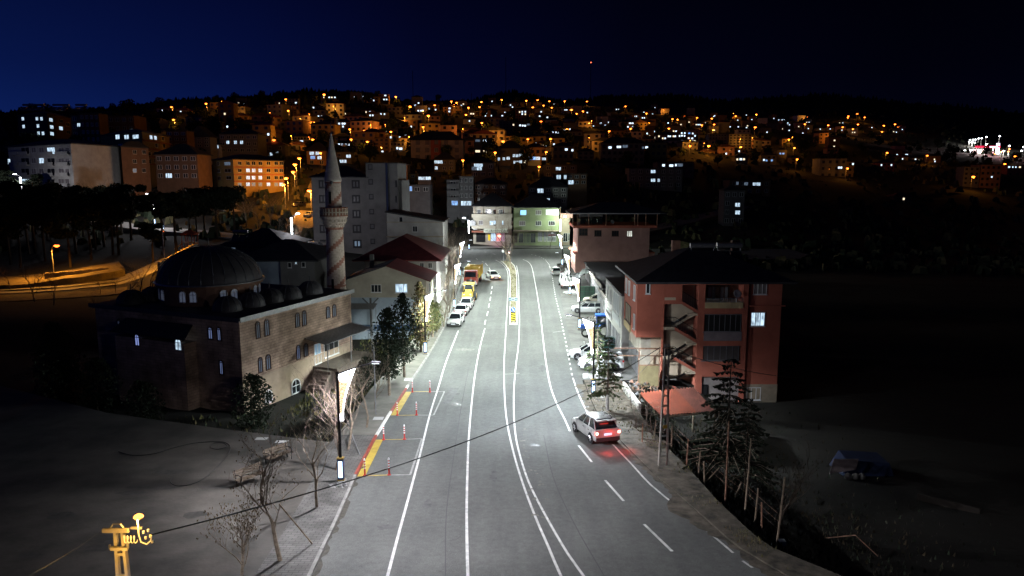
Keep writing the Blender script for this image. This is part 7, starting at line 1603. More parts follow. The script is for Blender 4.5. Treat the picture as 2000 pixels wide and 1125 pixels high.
def car(name, pos, rz, label, color, kind='sedan', cat='car', group='cars parked along the street', lights=False, L=4.4, W=1.76, H=1.46, pitch=0.0, rails=False):
    t = empty(name, pos, rz, label, cat, group); hw = W / 2; f, b = L / 2, -L / 2
    belt = H * .62; zb = .2 if kind != 'suv' else .27
    if kind == 'sedan': st = [(b, .38, .88 * belt / .9, .80), (b + .1, .26, belt * .98, .9), (b + .75, zb, belt * 1.02, .98), (-.3, zb, belt, 1), (f - 1.25, zb, belt * .98, .99), (f - .45, zb, belt * .86, .95), (f - .1, .24, belt * .76, .86), (f, .36, belt * .62, .74)]
    elif kind == 'van': st = [(b, .34, belt, .93), (b + .08, .24, belt * 1.02, .97), (-.3, zb, belt * 1.02, 1), (f - 1.1, zb, belt, .99), (f - .35, zb, belt * .86, .95), (f - .08, .24, belt * .74, .88), (f, .34, belt * .6, .8)]
    else: st = [(b, .40, belt * .98, .86), (b + .12, .27, belt * 1.03, .95), (b + .7, zb, belt * 1.03, 1), (-.2, zb, belt, 1), (f - 1.2, zb, belt * .99, .99), (f - .45, zb, belt * .92, .96), (f - .1, .26, belt * .82, .88), (f, .38, belt * .66, .78)]
    vs = []; n = 10
    for y, z0, z1, k in st: vs += [(x, y, z) for x, z in ring(hw * k, z0, z1)]
    fs = [(i * n + j, i * n + (j + 1) % n, (i + 1) * n + (j + 1) % n, (i + 1) * n + j) for i in range(len(st) - 1) for j in range(n)] + [tuple(range(n)), tuple(range((len(st) - 1) * n, len(st) * n))[::-1]]
    body = MB().add(vs, fs, color).build('body', t, True)
    md = body.modifiers.new('bevel', 'BEVEL'); md.width = .06 if kind == 'suv' else .035; md.segments = 3; md.limit_method = 'ANGLE'; md.angle_limit = R(40)
    if kind == 'sedan': yb0, yb1, yt0, yt1 = b + .55, f - 1.15, b + 1.2, f - 1.95
    elif kind == 'van': yb0, yb1, yt0, yt1 = b + .05, f - .85, b + .22, f - 1.55
    elif kind == 'estate': yb0, yb1, yt0, yt1 = b + .12, f - 1.15, b + .5, f - 1.9
    else: yb0, yb1, yt0, yt1 = b + .12, f - 1.05, b + .72, f - 1.95
    bz, tz = belt * .99, H - .06; bw, tw = hw * .90, hw * .72
    Bc = [(-bw, yb0, bz), (bw, yb0, bz), (bw * .97, yb1, bz), (-bw * .97, yb1, bz)]; Tc = [(-tw, yt0, tz), (tw, yt0, tz), (tw * .96, yt1, tz), (-tw * .96, yt1, tz)]
    MB().hexa(Bc, Tc, CG).build('glasshouse', t)
    q = lambda i, s: tuple(Vector(Bc[i]).lerp(Vector(Tc[i]), s))
    rf = MB(); o = .035; n = 12; rp_ = []
    ysr = [yt0 - .06, yt0 + .12, (yt0 + yt1) / 2, yt1 - .12, yt1 + .05]; hs = [tz - .0, tz + .045, tz + .065, tz + .045, tz - .0]; wsr = [.94, 1.0, 1.02, 1.0, .92]
    for y, z, k in zip(ysr, hs, wsr): rp_ += [(-tw * k - .02, y, tz - .03), (-tw * k * .8, y, z), (0, y, z + .012), (tw * k * .8, y, z), (tw * k + .02, y, tz - .03)]
    rf.add(rp_, [(i * 5 + j, i * 5 + j + 1, (i + 1) * 5 + j + 1, (i + 1) * 5 + j) for i in range(4) for j in range(4)], color); rf.build('roof', t, True)
    pl = MB()
    for i in range(4): pl.tube([q(i, -.02), q(i, 1.0)], .045, color, 4)
    for s in (0, 1):   # pillars between the doors and side rails
        for k in ((.5,) if kind in ('sedan', 'hatch') else (.36, .68)):
            a = Vector(Bc[0 if s == 0 else 1]).lerp(Vector(Bc[3 if s == 0 else 2]), k); c_ = Vector(Tc[0 if s == 0 else 1]).lerp(Vector(Tc[3 if s == 0 else 2]), k); pl.tube([a, c_], .035, color if kind != 'sedan' else PLAST, 4)
    pl.build('pillars', t)
    if kind == 'van' : MB().hexa([(-bw - .01, yb0 - .01, bz), (-bw - .01, yb0 + 1.3, bz), (-bw + .02, yb0 + 1.3, bz), (-bw + .02, yb0 - .01, bz)], [(-tw - .02, yt0, tz), (-tw - .02, yb0 + 1.3, tz), (-tw, yb0 + 1.3, tz), (-tw, yt0, tz)], color).build('side_panel', t)
    for x in (-1, 1):
        for y in (f - .82, b + .78):
            MB().lathe([(.001, -.02), (.40, -.02), (.40, .02), (.001, .02)], PLAST, 18).build('wheel_arch', t, False, (x * (hw - .012), y, .36)); t_ = None
            for o_ in bpy.data.objects:
                pass
            wheel(t, x * (hw - .1), y, .33 if kind != 'suv' else .36, .24)
    MB().tube([(0, 0, 0), (0, 0, 0.001)], .001, PLAST, 3)
    hl = 'headlight'
    for x in (-1, 1):
        MB().hexa([(x * hw * .42, f - .16, belt * .60), (x * hw * .80, f - .34, belt * .64), (x * hw * .8, f - .2, belt * .64), (x * hw * .42, f - .02, belt * .60)], [(x * hw * .42, f - .2, belt * .76), (x * hw * .84, f - .42, belt * .82), (x * hw * .82, f - .22, belt * .80), (x * hw * .42, f - .06, belt * .74)], LENS).build('headlight', t)
        MB().box(x * hw * .86 - .10, x * hw * .86 + .10, b - .015, b + .14, belt * .72, belt * .90, TAILON if lights else TAIL).build('tail_light', t)
        if lights: MB().box(x * hw * .84 - .07, x * hw * .84 + .07, b - .03, b - .016, belt * .74, belt * .88, TAILCORE).build('tail_light_bulb', t)
        MB().box(x * (hw + .02) - .1, x * (hw + .02) + .1, yb1 - .32, yb1 - .18, bz - .02, bz + .14, color).build('wing_mirror', t)
        for y in ((yb0 + yb1) / 2 + .25, (yb0 + yb1) / 2 - .6): MB().box(x * hw - .012, x * hw + .012, y - .09, y + .09, belt * .82, belt * .86, PLAST if color is not paint('w', (0, 0, 0)) else PLAST).build('door_handle', t)
        dl = MB()
        for y in (yb1 - .18, (yb0 + yb1) / 2 - .05, yb0 + .5): dl.box(x * hw * .995 - .008, x * hw * .995 + .008, y - .008, y + .008, zb + .12, belt - .05, PLAST)
        dl.build('door_seam', t)
    MB().box(-hw * .88, hw * .88, f - .12, f + .03, .3, .48, PLAST).build('front_bumper', t); MB().box(-hw * .46, hw * .46, f - .1, f + .02, belt * .56, belt * .68, PLAST).build('grille', t)
    MB().box(-hw * .9, hw * .9, b - .04, b + .1, .3, .55 if kind == 'suv' else .42, PLAST if kind == 'suv' else color).build('rear_bumper', t)
    MB().box(-.26, .26, b - .05, b - .005, belt * .66, belt * .78, PLON if lights else PLATE).build('number_plate', t); MB().box(-.26, .26, f + .03, f + .045, .36, .47, PLATE).build('number_plate', t)
    if rails:
        for x in (-1, 1): MB().tube([(x * tw * .94, yt0 + .15, tz + .02), (x * tw * .94, yt0 + .25, tz + .1), (x * tw * .94, yt1 - .25, tz + .1), (x * tw * .94, yt1 - .12, tz + .02)], .022, PLAST, 5).build('roof_rail', t)
    if pitch: t.rotation_euler = (pitch, 0, rz)
    return t
# fix the wheel arches upright: they are built flat, turn them to the sides
def turn_arches():
    for o in bpy.data.objects:
        if o.name.startswith('wheel_arch'): o.rotation_euler = (0, math.pi / 2, 0)
WHITE = paint('white', (.44, .45, .44)); SILV = paint('silver', (.36, .37, .38), .4); GREEN = paint('green', (.02, .07, .065)); 
def heading(u0, v0, u1, v1): a, b = G(u0, v0), G(u1, v1); return math.atan2(-(b.x - a.x), b.y - a.y)
SUVP = paint('suv_silver', (.40, .40, .39), .2)
# white SUV driving away, brake lights on
p = G(1184, 868); rz = R(17); slope = math.atan2(zr(p.y + 3) - zr(p.y - 1), 4)
suv = car('silver_suv', (p.x - .55, p.y + 1.8, zr(p.y + 1.8) + .02), rz, 'silvery white SUV with roof rails driving away with its brake lights glowing red', SUVP, 'suv', group=None, lights=True, L=4.35, W=1.86, H=1.68, pitch=slope, rails=True)
MB().box(-.3, .3, -1.83, -1.76, 1.52, 1.57, TAILON).build('brake_light', suv); MB().box(-.7, .7, -2.0, -1.7, 1.57, 1.62, SUVP).build('roof_spoiler', suv)
MB().tube([(.1, -1.2, 1.68), (.1, -1.45, 1.95)], .012, PLAST, 4).build('aerial', suv)
for x in (-.75, .75): point('tail_glow', (x, -3.7, .42), 34, (1, .03, .015), suv, .08)
# sedans parked on the left, facing the camera or away
p = G(888, 640); car('white_sedan', (p.x, p.y + 2.2, zr(p.y) + .02), R(180 - 5), 'white sedan parked nearest on the left, its front to the camera', WHITE, 'sedan')
p = G(900, 619); car('white_sedan', (p.x, p.y + 2.2, zr(p.y + 2) + .02), R(-4), 'white boxy sedan parked second, showing its red tail lamps', WHITE, 'sedan', L=4.2, H=1.4)
p = G(909.5, 607); car('white_sedan', (p.x, p.y + 2.2, zr(p.y + 2) + .02), R(180 - 4), 'white sedan parked third, right in front of the backhoe bucket', WHITE, 'sedan', L=4.3)
p = G(962, 548); mv = car('white_sedan', (p.x, p.y + 2.2, zr(p.y + 2) + .02), R(180 + 17), 'white sedan driving towards the camera beside the median', WHITE, 'sedan', group=None)
am = mat('amber_indicator', (1, .3, .05), .3, emis=(1, .25, .06), est=12)
for x in (-.6, .6): MB().box(x - .1, x + .1, 2.13, 2.2, .66, .76, mat('headlamp_on', (1, 1, .95), .3, emis=(1, .95, .85), est=5)).build('headlight_bulb', mv)
for x in (-.72, .72): MB().box(x - .09, x + .09, 2.12, 2.19, .5, .6, am).build('indicator', mv); point('indicator_glow', (x, 2.5, .45), 16, (1, .25, .08), mv, .05)
# right hand vehicles
p = G(1087, 539); car('white_hatchback', (p.x, p.y + 2, zr(p.y) + .02), R(2), 'small white car parked ahead of the flatbed lorry', WHITE, 'hatch', L=3.9, H=1.45)
p = PZ(1146, 611, .1); car('silver_sedan', (p.x + .2, p.y + .8, .05), R(84), 'silver sedan parked across the yard behind the blue tractor', SILV, 'estate', L=4.5)
p = PZ(1165, 596, .1); car('beige_sedan', (p.x + .3, p.y + 1.6, .05), R(80), 'dusty beige car half hidden behind the silver sedan', paint('dusty', (.28, .25, .2), 0, .6), 'hatch', L=4.2)
p = PZ(1190, 685, .2); car('green_estate', (p.x + .3, p.y + .8, zr(p.y) + .02), R(96), 'dark green estate car parked across the yard beside the tractor', GREEN, 'estate', L=4.6, H=1.5)
p = PZ(1136, 702, .2); car('white_sedan', (p.x + .9, p.y + 1.0, zr(p.y) + .02), R(88), 'white car parked behind the white van, bonnet to the road', WHITE, 'sedan', L=4.2)
p = PZ(1173, 722, .3); car('white_van', (p.x + .1, p.y + .95, zr(p.y) + .02), R(90), 'small white van with side windows parked across the yard', WHITE, 'van', cat='van', L=4.25, H=1.82, W=1.8)
p = PZ(1172, 558, .1); car('dark_pickup', (p.x + 1.0, p.y, .05), R(20), 'dark car standing between the sheds behind the container', paint('black', (.03, .03, .035)), 'hatch', L=4.1)
turn_arches()
# flatbed lorry loaded with white panels, tail to the camera
p = G(1106, 566); t = empty('flatbed_lorry', (p.x + .2, p.y + .3, zr(p.y) + .02), R(2), 'white flatbed lorry loaded with upright white panels', 'lorry')
MB().box(-1.05, 1.05, 0, 3.6, .75, .95, WHITE).build('load_bed', t); MB().box(-1.05, 1.05, -.05, 0, .62, 1.3, WHITE).build('tailgate', t)
for x in (-1.05, 1.0): MB().box(x, x + .05, .01, 3.6, .95, 1.3, WHITE).build('side_board', t)
for i, (x, h, y) in enumerate(((-.7, 1.6, .5), (-.45, 1.8, .7), (-.1, 2.2, 1.5), (.2, 2.3, 1.6), (.5, 1.7, .9), (.72, 1.9, 1.2))): o = MB().box(-.05, .05, 0, 1.6, 0, h, WHITE).build('panel_load', t, False, (x, y, .96)); o.rotation_euler = (0, R(6 if x < 0 else -7), 0)
MB().hexa([(-.95, 3.75, .6), (.95, 3.75, .6), (.95, 5.3, .6), (-.95, 5.3, .6)], [(-.85, 3.8, 2.15), (.85, 3.8, 2.15), (.82, 4.7, 2.15), (-.82, 4.7, 2.15)], WHITE).build('cab', t); MB().box(-.7, .7, 3.74, 3.78, 1.4, 2.0, CG).build('rear_window', t)
MB().box(-.5, .5, .1, 4.8, .45, .75, PLAST).build('chassis', t)
for x in (-.9, .9):
    for y in (1.0, 4.5): wheel(t, x, y, .38, .26)
    MB().box(x - .12, x + .12, -.08, -.05, .62, .74, TAIL).build('tail_light', t)
# dump truck, red cab to the camera, yellow tipping body
YEL = mat('machine_yellow', (.42, .28, .04), .5, noise=.12, nscale=2); REDC = mat('truck_red', (.26, .045, .03), .4); BED = mat('dirty_bed', (.32, .24, .10), .8, noise=.3, nscale=2); INS = mat('bed_inside', (.16, .13, .08), .9, noise=.3, nscale=2)
p = G(922, 562); t = empty('dump_truck', (p.x, p.y + .2, zr(p.y) + .02), R(180 - 3), 'parked dump truck with red cab and empty yellow tipping body', 'truck')
t.location.y += 6.2
MB().box(-.45, .45, -3.0, 5.9, .7, .98, PLAST).build('chassis', t)
MB().hexa([(-1.15, 3.9, 1.0), (1.15, 3.9, 1.0), (1.15, 6.1, .75), (-1.15, 6.1, .75)], [(-1.08, 3.95, 2.75), (1.08, 3.95, 2.75), (1.04, 5.3, 2.75), (-1.04, 5.3, 2.75)], REDC).build('cab', t)
MB().hexa([(-.95, 5.72, 1.75), (.95, 5.72, 1.75), (.95, 5.85, 1.72), (-.95, 5.85, 1.72)], [(-.9, 5.34, 2.55), (.9, 5.34, 2.55), (.88, 5.46, 2.52), (-.88, 5.46, 2.52)], CG).build('windscreen', t); MB().box(-1.15, 1.15, 5.95, 6.25, .5, .85, WHITE).build('front_bumper', t); MB().box(-.6, .6, 6.0, 6.14, .95, 1.35, PLAST).build('grille', t)
for x in (-.85, .85): MB().box(x - .15, x + .15, 6.02, 6.17, .92, 1.12, LENS).build('headlight', t); MB().box(x * 1.5 - .08, x * 1.5 + .08, 5.4, 5.5, 1.7, 2.2, PLAST).build('wing_mirror', t)
for a, c in (((-1.25, -3.2, 1.25, 3.6, 1.15, 1.3), 'bed_floor'), ((-1.25, -3.2, -1.17, 3.6, 1.3, 3.0), 'bed_side'), ((1.17, -3.2, 1.25, 3.6, 1.3, 3.0), 'bed_side'), ((-1.17, 3.5, 1.17, 3.6, 1.3, 3.25), 'bed_front'), ((-1.17, -3.2, 1.17, -3.1, 1.3, 2.8), 'bed_tailgate')): MB().box(a[0], a[2], a[1], a[3], a[4], a[5], YEL if c != 'bed_floor' else INS).build(c, t)
ribs = MB()
for y in range(-3, 4): 
    for x in (-1.3, 1.25): ribs.box(x, x + .05, y - .06, y + .06, 1.3, 3.0, YEL)
ribs.build('bed_ribs', t); MB().box(-1.16, 1.16, -3.08, 3.48, 1.31, 1.35, INS).build('bed_lining', t)
for x in (-1.0, 1.0):
    for y in (-2.0, -.7, 4.9): wheel(t, x, y, .5, .32, REDC)
# backhoe loader, bucket towards the camera
p = G(913, 597); t = empty('backhoe_loader', (p.x - .0, p.y + 3.8, zr(p.y) + .02), R(180 - 4), 'yellow backhoe loader with its front bucket lowered beside the sedans', 'excavator')
MB().box(-.55, .55, -1.2, 1.9, .7, 1.35, YEL).build('chassis', t); MB().hexa([(-.5, .4, 1.3), (.5, .4, 1.3), (.42, 1.95, 1.25), (-.42, 1.95, 1.25)], [(-.48, .4, 1.85), (.48, .4, 1.85), (.36, 1.9, 1.6), (-.36, 1.9, 1.6)], YEL).build('bonnet', t)
MB().hexa([(-.75, -1.1, 1.35), (.75, -1.1, 1.35), (.75, .4, 1.35), (-.75, .4, 1.35)], [(-.7, -1.0, 2.6), (.7, -1.0, 2.6), (.66, .25, 2.6), (-.66, .25, 2.6)], CG).build('cab_glass', t); MB().box(-.82, .82, -1.2, .45, 2.6, 2.78, YEL).build('cab_roof', t)
for x in (-.72, .72):
    for y in (-1.05, .33): MB().tube([(x, y, 1.35), (x * .95, y * .95, 2.6)], .05, YEL, 4).build('cab_post', t)
for x in (-.85, .85): wheel(t, x, -1.0, .72, .42, YEL); wheel(t, x * .95, 1.4, .46, .32, YEL)
for x in (-.6, .6): MB().tube([(x, .6, 1.5), (x * 1.15, 1.8, 1.5), (x * 1.1, 2.7, .75), (x * 1.1, 3.1, .5)], .09, YEL, 5).build('loader_arm', t)
MB().hexa([(-1.15, 3.0, .12), (1.15, 3.0, .12), (1.15, 3.9, .08), (-1.15, 3.9, .08)], [(-1.15, 3.0, .2), (1.15, 3.0, .2), (1.15, 3.9, .14), (-1.15, 3.9, .14)], M['steel']).box(-1.15, 1.15, 3.0, 3.1, .2, 1.0, mat('bucket_grey', (.13, .13, .12), .6)).box(-1.15, -1.08, 3.1, 3.85, .2, .75, M['steel']).box(1.08, 1.15, 3.1, 3.85, .2, .75, M['steel']).build('bucket', t)
MB().tube([(0, -1.3, 1.2), (.0, -2.2, 3.1), (.1, -3.0, 2.0), (.1, -3.1, 1.0)], [.16, .13, .1, .1], PLAST, 6).build('backhoe_arm', t); MB().box(-.25, .45, -3.4, -2.9, .5, 1.05, PLAST).build('digging_bucket', t)
for x in (-.5, .5): MB().box(x - .1, x + .1, 1.9, 1.98, 1.25, 1.4, LENS).build('headlight', t)
for x in (-1, 1): MB().lathe([(.001, -.03), (.14, -.02), (.15, .03), (.001, .04)], LENS, 10).build('work_lamp', t, False, (x * .6, .5, 2.45))
# blue tractor facing the road
TB = mat('tractor_blue', (.02, .075, .30), .4); p = PZ(1165, 655, .15); t = empty('tractor', (p.x + .3, p.y + .9, zr(p.y) + .02), R(86), 'blue tractor with a cab, parked across the yard facing the road', 'tractor')
MB().hexa([(-.33, .3, .8), (.33, .3, .8), (.28, 2.1, .85), (-.28, 2.1, .85)], [(-.33, .3, 1.5), (.33, .3, 1.5), (.26, 2.05, 1.35), (-.26, 2.05, 1.35)], TB).build('bonnet', t); MB().hexa([(-.6, -1.1, 1.2), (.6, -1.1, 1.2), (.55, .3, 1.2), (-.55, .3, 1.2)], [(-.55, -1.0, 2.45), (.55, -1.0, 2.45), (.5, .2, 2.45), (-.5, .2, 2.45)], CG).build('cab_glass', t)
MB().box(-.68, .68, -1.2, .4, 2.45, 2.6, TB).build('cab_roof', t); MB().box(-.4, .4, -1.3, 2.0, .55, .9, PLAST).build('chassis', t)
for x in (-.8, .8): wheel(t, x, -.7, .78, .4, mat('tractor_rim', (.45, .45, .42), .5)); wheel(t, x * .85, 1.55, .48, .28, mat('tractor_rim', (.45, .45, .42), .5)); MB().lathe([(.86, -.22), (.86, .22)], TB, 14, a0=.2, a1=2.9).build('mudguard', t, False, (x, -.7, .8)); 
for o in t.children:
    if o.name.startswith('mudguard'): o.rotation_euler = (math.pi / 2, 0, math.pi / 2)
for x in (-.55, .55):
    for y in (-1.02, .22): MB().tube([(x, y, 1.2), (x * .95, y * .95, 2.45)], .04, TB, 4).build('cab_post', t)
MB().tube([(.2, 1.2, 1.4), (.2, 1.2, 2.3)], .035, PLAST, 5).build('exhaust', t); MB().box(-.5, .5, -2.3, -1.3, .3, .7, M['rust']).build('rear_hitch', t)
# motorbike under a cover and scooter beside the van
p = PZ(1147, 680, .2); t = empty('motor_scooter', (p.x, p.y, zr(p.y)), R(80), 'white motor scooter standing between van and green estate', 'scooter')
for y in (-.55, .6): wheel(t, 0, y, .26, .1)
MB().hexa([(-.18, -.7, .45), (.18, -.7, .45), (.14, .1, .4), (-.14, .1, .4)], [(-.15, -.7, .8), (.15, -.7, .8), (.13, .1, .75), (-.13, .1, .75)], WHITE).build('body', t); MB().hexa([(-.2, .35, .3), (.2, .35, .3), (.2, .42, .3), (-.2, .42, .3)], [(-.15, .3, .95), (.15, .3, .95), (.15, .4, .95), (-.15, .4, .95)], WHITE).build('leg_shield', t); MB().tube([(-.32, .3, 1.0), (.32, .3, 1.0)], .02, PLAST, 5).build('handlebar', t)
# ------------------------------------------------------------------ STREET FURNITURE
for i, (u, v) in enumerate(((712.7, 929.5), (760, 928), (749.5, 859), (790, 858.3), (776, 811.5), (813.5, 811), (805.5, 766), (839.6, 766))):
    lab = ['kerbside', 'outer'][i % 2] + ' red and white flexible bollard on the ' + ['near line of the near bay', 'far line of the near bay', 'near line of the far bay', 'far line of the far bay'][i // 2]
    p = G(u, v); t = empty('traffic_bollard', (p.x, p.y, p.z + .016), 0, lab, 'bollard', 'bollards marking the kerbside bays')
    if i == 0:
        redm = mat('bollard_red', (.48, .03, .025), .45); whm = mat('bollard_white', (.7, .7, .7), .4)
        bm_ = [('base', MB().lathe([(.11, 0), (.11, .03), (.06, .07), (.05, .07)], redm, 12).mesh('base')), ('tube', MB().lathe([(.045, .07), (.045, .92), (.03, .97)], redm, 12).mesh('tube')), ('cap', MB().lathe([(.047, .9), (.055, .93), (.045, 1.0), (.02, 1.04), (.001, 1.05)], whm, 12).mesh('cap'))] + [('reflective_band', MB().lathe([(.048, z), (.048, z + .085)], whm, 12).mesh('reflective_band')) for z in (.42, .58, .74)]
    for n_, m_ in bm_: link(n_, m_, t)
def bench(u, v, rz, label):
    p = G(u, v); t = empty('park_bench', (p.x, p.y, p.z + .1), rz, label, 'bench', 'benches on the plaza')
    for k in range(4): MB().box(-.85, .85, -.22 + k * .12, -.13 + k * .12, .43, .46, M['lightwood']).build('seat_slat', t)
    for k in range(3): o = MB().box(-.85, .85, -.015, .015, 0, .1, M['lightwood']).build('back_slat', t, False, (0, .27 + k * .03, .55 + k * .13)); o.rotation_euler = (R(-14), 0, 0)
    for x in (-.75, .75):
        MB().tube([(x, .2, 0), (x, .24, .42), (x, .36, .95)], .03, M['black'], 5).tube([(x, -.22, 0), (x, -.22, .42), (x, .22, .42)], .03, M['black'], 5).build('frame', t)
        MB().tube([(x, -.2, .42), (x, -.28, .6), (x, -.2, .72), (x, .05, .74), (x, .3, .68)], .028, M['black'], 5).build('armrest', t)
bench(491, 948, R(54), 'nearer park bench with curved black armrests on the plaza'); bench(545, 905, R(54), 'farther park bench with curved black armrests on the plaza')
# covers, hoses, rubble
for u, v, s, l in ((739, 821, .62, 'square pale cover on the pavement behind the bollards'), (798, 744, .62, 'square pale cover on the pavement by the second conifer')):
    p = G(u, v); o = MB().box(-s * .6, s * .6, -s * .6, s * .6, 0, .012, mat('pale_cover', (.42, .42, .40), .7)).build('utility_cover', None, False, (p.x, p.y, p.z + .133)); tag(o, l, 'cover')
for u, v, l in ((511, 860, 'left small drain cover at the plaza edge'), (550, 866, 'right small drain cover at the plaza edge')): p = G(u, v); o = MB().box(-.4, .4, -.25, .25, 0, .01, mat('pale_cover', (.42, .42, .40), .7)).build('drain_cover', None, False, (p.x, p.y, p.z + .104)); tag(o, l, 'cover')
def floorline(pts, r, m, off=.12):
    P = [G(u, v) for u, v in pts]; PP = [P[0]] + P + [P[-1]]; Q = []
    for i in range(1, len(PP) - 2):
        for k in range(6):
            t = k / 6; a, b, c, d = PP[i - 1], PP[i], PP[i + 1], PP[i + 2]; q = .5 * ((2 * b) + (-a + c) * t + (2 * a - 5 * b + 4 * c - d) * t * t + (-a + 3 * b - 3 * c + d) * t**3); Q.append(Vector((q.x, q.y, zr(q.y) + off)))
    return MB().tube(Q, r, m, 4)
o = floorline([(232, 886), (260, 893), (300, 890), (340, 878), (380, 869), (420, 866), (440, 868), (450, 876), (447, 888), (430, 910), (415, 925), (395, 941), (370, 951), (345, 953), (333, 945), (338, 936)], .024, M['black']).build('cable'); tag(o, 'black cable lying in wide loops on the plaza', 'cable')
o = floorline([(410, 878), (425, 881), (443, 876), (436, 869), (418, 869), (410, 876)], .03, M['black']).build('cable'); tag(o, 'small closed loop of black cable on the plaza', 'cable')
rr = random.Random(8)
def heap(name, label, c, rx, ry, n, s0, s1, mats, kindstuff=True):
    mb = MB()
    for _ in range(n):
        a, d = rr.uniform(0, 6.28), rr.random() ** .6; x, y = c[0] + rx * d * math.cos(a), c[1] + ry * d * math.sin(a); s = rr.uniform(s0, s1); z = c[2] + (1 - d) * s1 * .8
        b = [(x + rr.uniform(-s, s), y + rr.uniform(-s, s), z + rr.uniform(-.3, .2) * s) for _ in range(3)] + [(x, y, z + s * rr.uniform(.5, 1))]; mb.add(b, [(0, 1, 2), (0, 1, 3), (1, 2, 3), (2, 0, 3)], rr.choice(mats))
    tag(mb.build(name), label, 'rubble', kind='stuff' if kindstuff else None)
wh = mat('pale_rubble', (.45, .45, .44), .9); gy = mat('grey_rubble', (.2, .2, .2), .9)
heap('rubble_bag', 'crumpled pale debris lying at the foot of the nearest left lamp', tuple(gpos(660, 953)), .45, .35, 60, .06, .2, [wh, gy]); heap('rubble', 'pale stones on the dirt by the nearest right lamp', tuple(gpos(1172, 790)), 1.2, 2.4, 60, .04, .14, [wh, gy]); heap('snow_heap', 'heap of bright broken plaster beside the flatbed lorry', tuple(gpos(1116, 573)), 1.2, 1.6, 120, .12, .35, [wh]); heap('rubble', 'rubble around the parked silver sedan', (11.5, 92, .1), 2.0, 2.5, 90, .1, .35, [gy, M['dirt']])
heap('garden_rubble', 'rubble and dead branches in the yard before the red house', (10.6, 60, .2), 2.4, 3.0, 120, .1, .35, [gy, M['dirt'], M['rust']])
p0, p1 = G(1138, 738), G(1212, 738)
t = empty('concrete_barrier', (p0.x, p0.y, zr(p0.y)), 0, 'row of pale concrete kerb blocks in front of the white van', 'barrier')
for i in range(6): x = (p1.x - p0.x) * i / 6; MB().box(x + .03, x + (p1.x - p0.x) / 6 - .03, -.2, .2, -.1, .35 + .03 * (i % 2), M['wkerb'] if i != 3 else M['kerb']).build('block', t)
# signs on the median
p = G(1002, 635) + Vector((0, .5, .15)); t = empty('keep_right_sign', p, 0, 'round blue arrow sign above a yellow and black hazard board on the median nose', 'road sign')
MB().tube([(0, 0, 0), (0, 0, 2.15)], .035, M['steel'], 6).build('post', t)
MB().lathe([(.001, -.012), (.33, -.012), (.33, .012), (.001, .012)], mat('sign_white', (.6, .6, .62), .4), 24).build('sign_disc', t, False, (0, -.06, 1.8)).rotation_euler = (math.pi / 2, 0, 0)
fc = MB().lathe([(.001, -.012), (.295, -.012), (.295, .012), (.001, .012)], mat('sign_blue', (.02, .12, .55), .4), 24).build('sign_face', t, False, (0, -.075, 1.8)); fc.rotation_euler = (math.pi / 2, 0, 0)
ar = MB().add([(-.17, 0, .20), (-.11, 0, .25), (.06, 0, .04), (.12, 0, .10), (.17, 0, -.17), (-.1, 0, -.11), (-.03, 0, -.05), (-.2, 0, .14)], [(0, 1, 2, 6), (3, 4, 5), (2, 3, 5, 6)], mat('sign_white', (.6, .6, .62), .4)).build('arrow', t, False, (0, -.095, 1.8))
MB().box(-.31, .31, -.05, -.03, .35, 1.4, mat('hazard_yellow', (.65, .55, .05), .4)).build('hazard_board', t)
for k in range(4): z = .38 + k * .29; MB().add([(-.3, -.055, z + .26), (-.3, -.055, z + .12), (.3, -.055, z - .0 if z > .36 else z), (.3, -.055, z + .14 if k else z + .14)], [(0, 1, 2, 3)], M['black']).build('hazard_stripe', t)
p = G(1002, 601) + Vector((0, .0, .15)); t = empty('direction_sign', p, 0, 'low pale direction sign on two posts across the median', 'road sign')
for x in (-.45, .45): MB().tube([(x, 0, 0), (x, 0, 1.3)], .035, M['steel'], 6).build('post', t)
MB().box(-.62, .62, -.06, -.03, .85, 1.35, mat('sign_pale', (.5, .55, .58), .4)).build('board', t)
for x0, x1 in ((-.6, -.26), (.26, .6)):
    for z0 in (.9, 1.16): MB().box(x0, x1, -.065, -.06, z0, z0 + .12, mat('sign_teal', (.05, .2, .28), .4)).build('arrow_band', t)
MB().box(-.18, .18, -.067, -.061, 1.03, 1.13, mat('sign_teal', (.05, .2, .28), .4)).build('lettering', t)
for u, v, l, k in ((994, 514, 'white triangular warning sign on the far tip of the median', 't'), (983, 512, 'small grey round sign on a post left of the median tip', 'r')):
    p = G(u, v) + Vector((0, 0, .1)); t = empty('road_sign', p, 0, l, 'road sign'); MB().tube([(0, 0, 0), (0, 0, 2.6)], .035, M['steel'], 6).build('post', t)
    if k == 't': MB().add([(-.4, -.05, 1.9), (.4, -.05, 1.9), (0, -.05, 2.6)], [(0, 1, 2)], mat('sign_red', (.5, .05, .04), .4)).add([(-.27, -.06, 1.98), (.27, -.06, 1.98), (0, -.06, 2.45)], [(0, 1, 2)], mat('sign_white', (.6, .6, .62), .4)).build('sign_plate', t)
    else: MB().lathe([(.001, 0), (.33, 0), (.33, .02), (.001, .02)], mat('sign_white', (.6, .6, .62), .4), 20).build('sign_plate', t, False, (0, -.05, 2.3)).rotation_euler = (math.pi / 2, 0, 0)
# traffic signal post
p = G(997, 517) + Vector((0, 0, .1)); t = empty('traffic_signal', p, 0, 'slim traffic signal with a dark head on the median tip', 'traffic light'); MB().tube([(0, 0, 0), (0, 0, 5.4)], .05, M['steel'], 6).build('post', t); MB().box(-.15, .15, -.15, .15, 3.6, 4.5, PLAST).build('signal_head', t); MB().box(-.12, .12, -.1, .1, 1.0, 1.8, M['steel']).build('control_box', t)
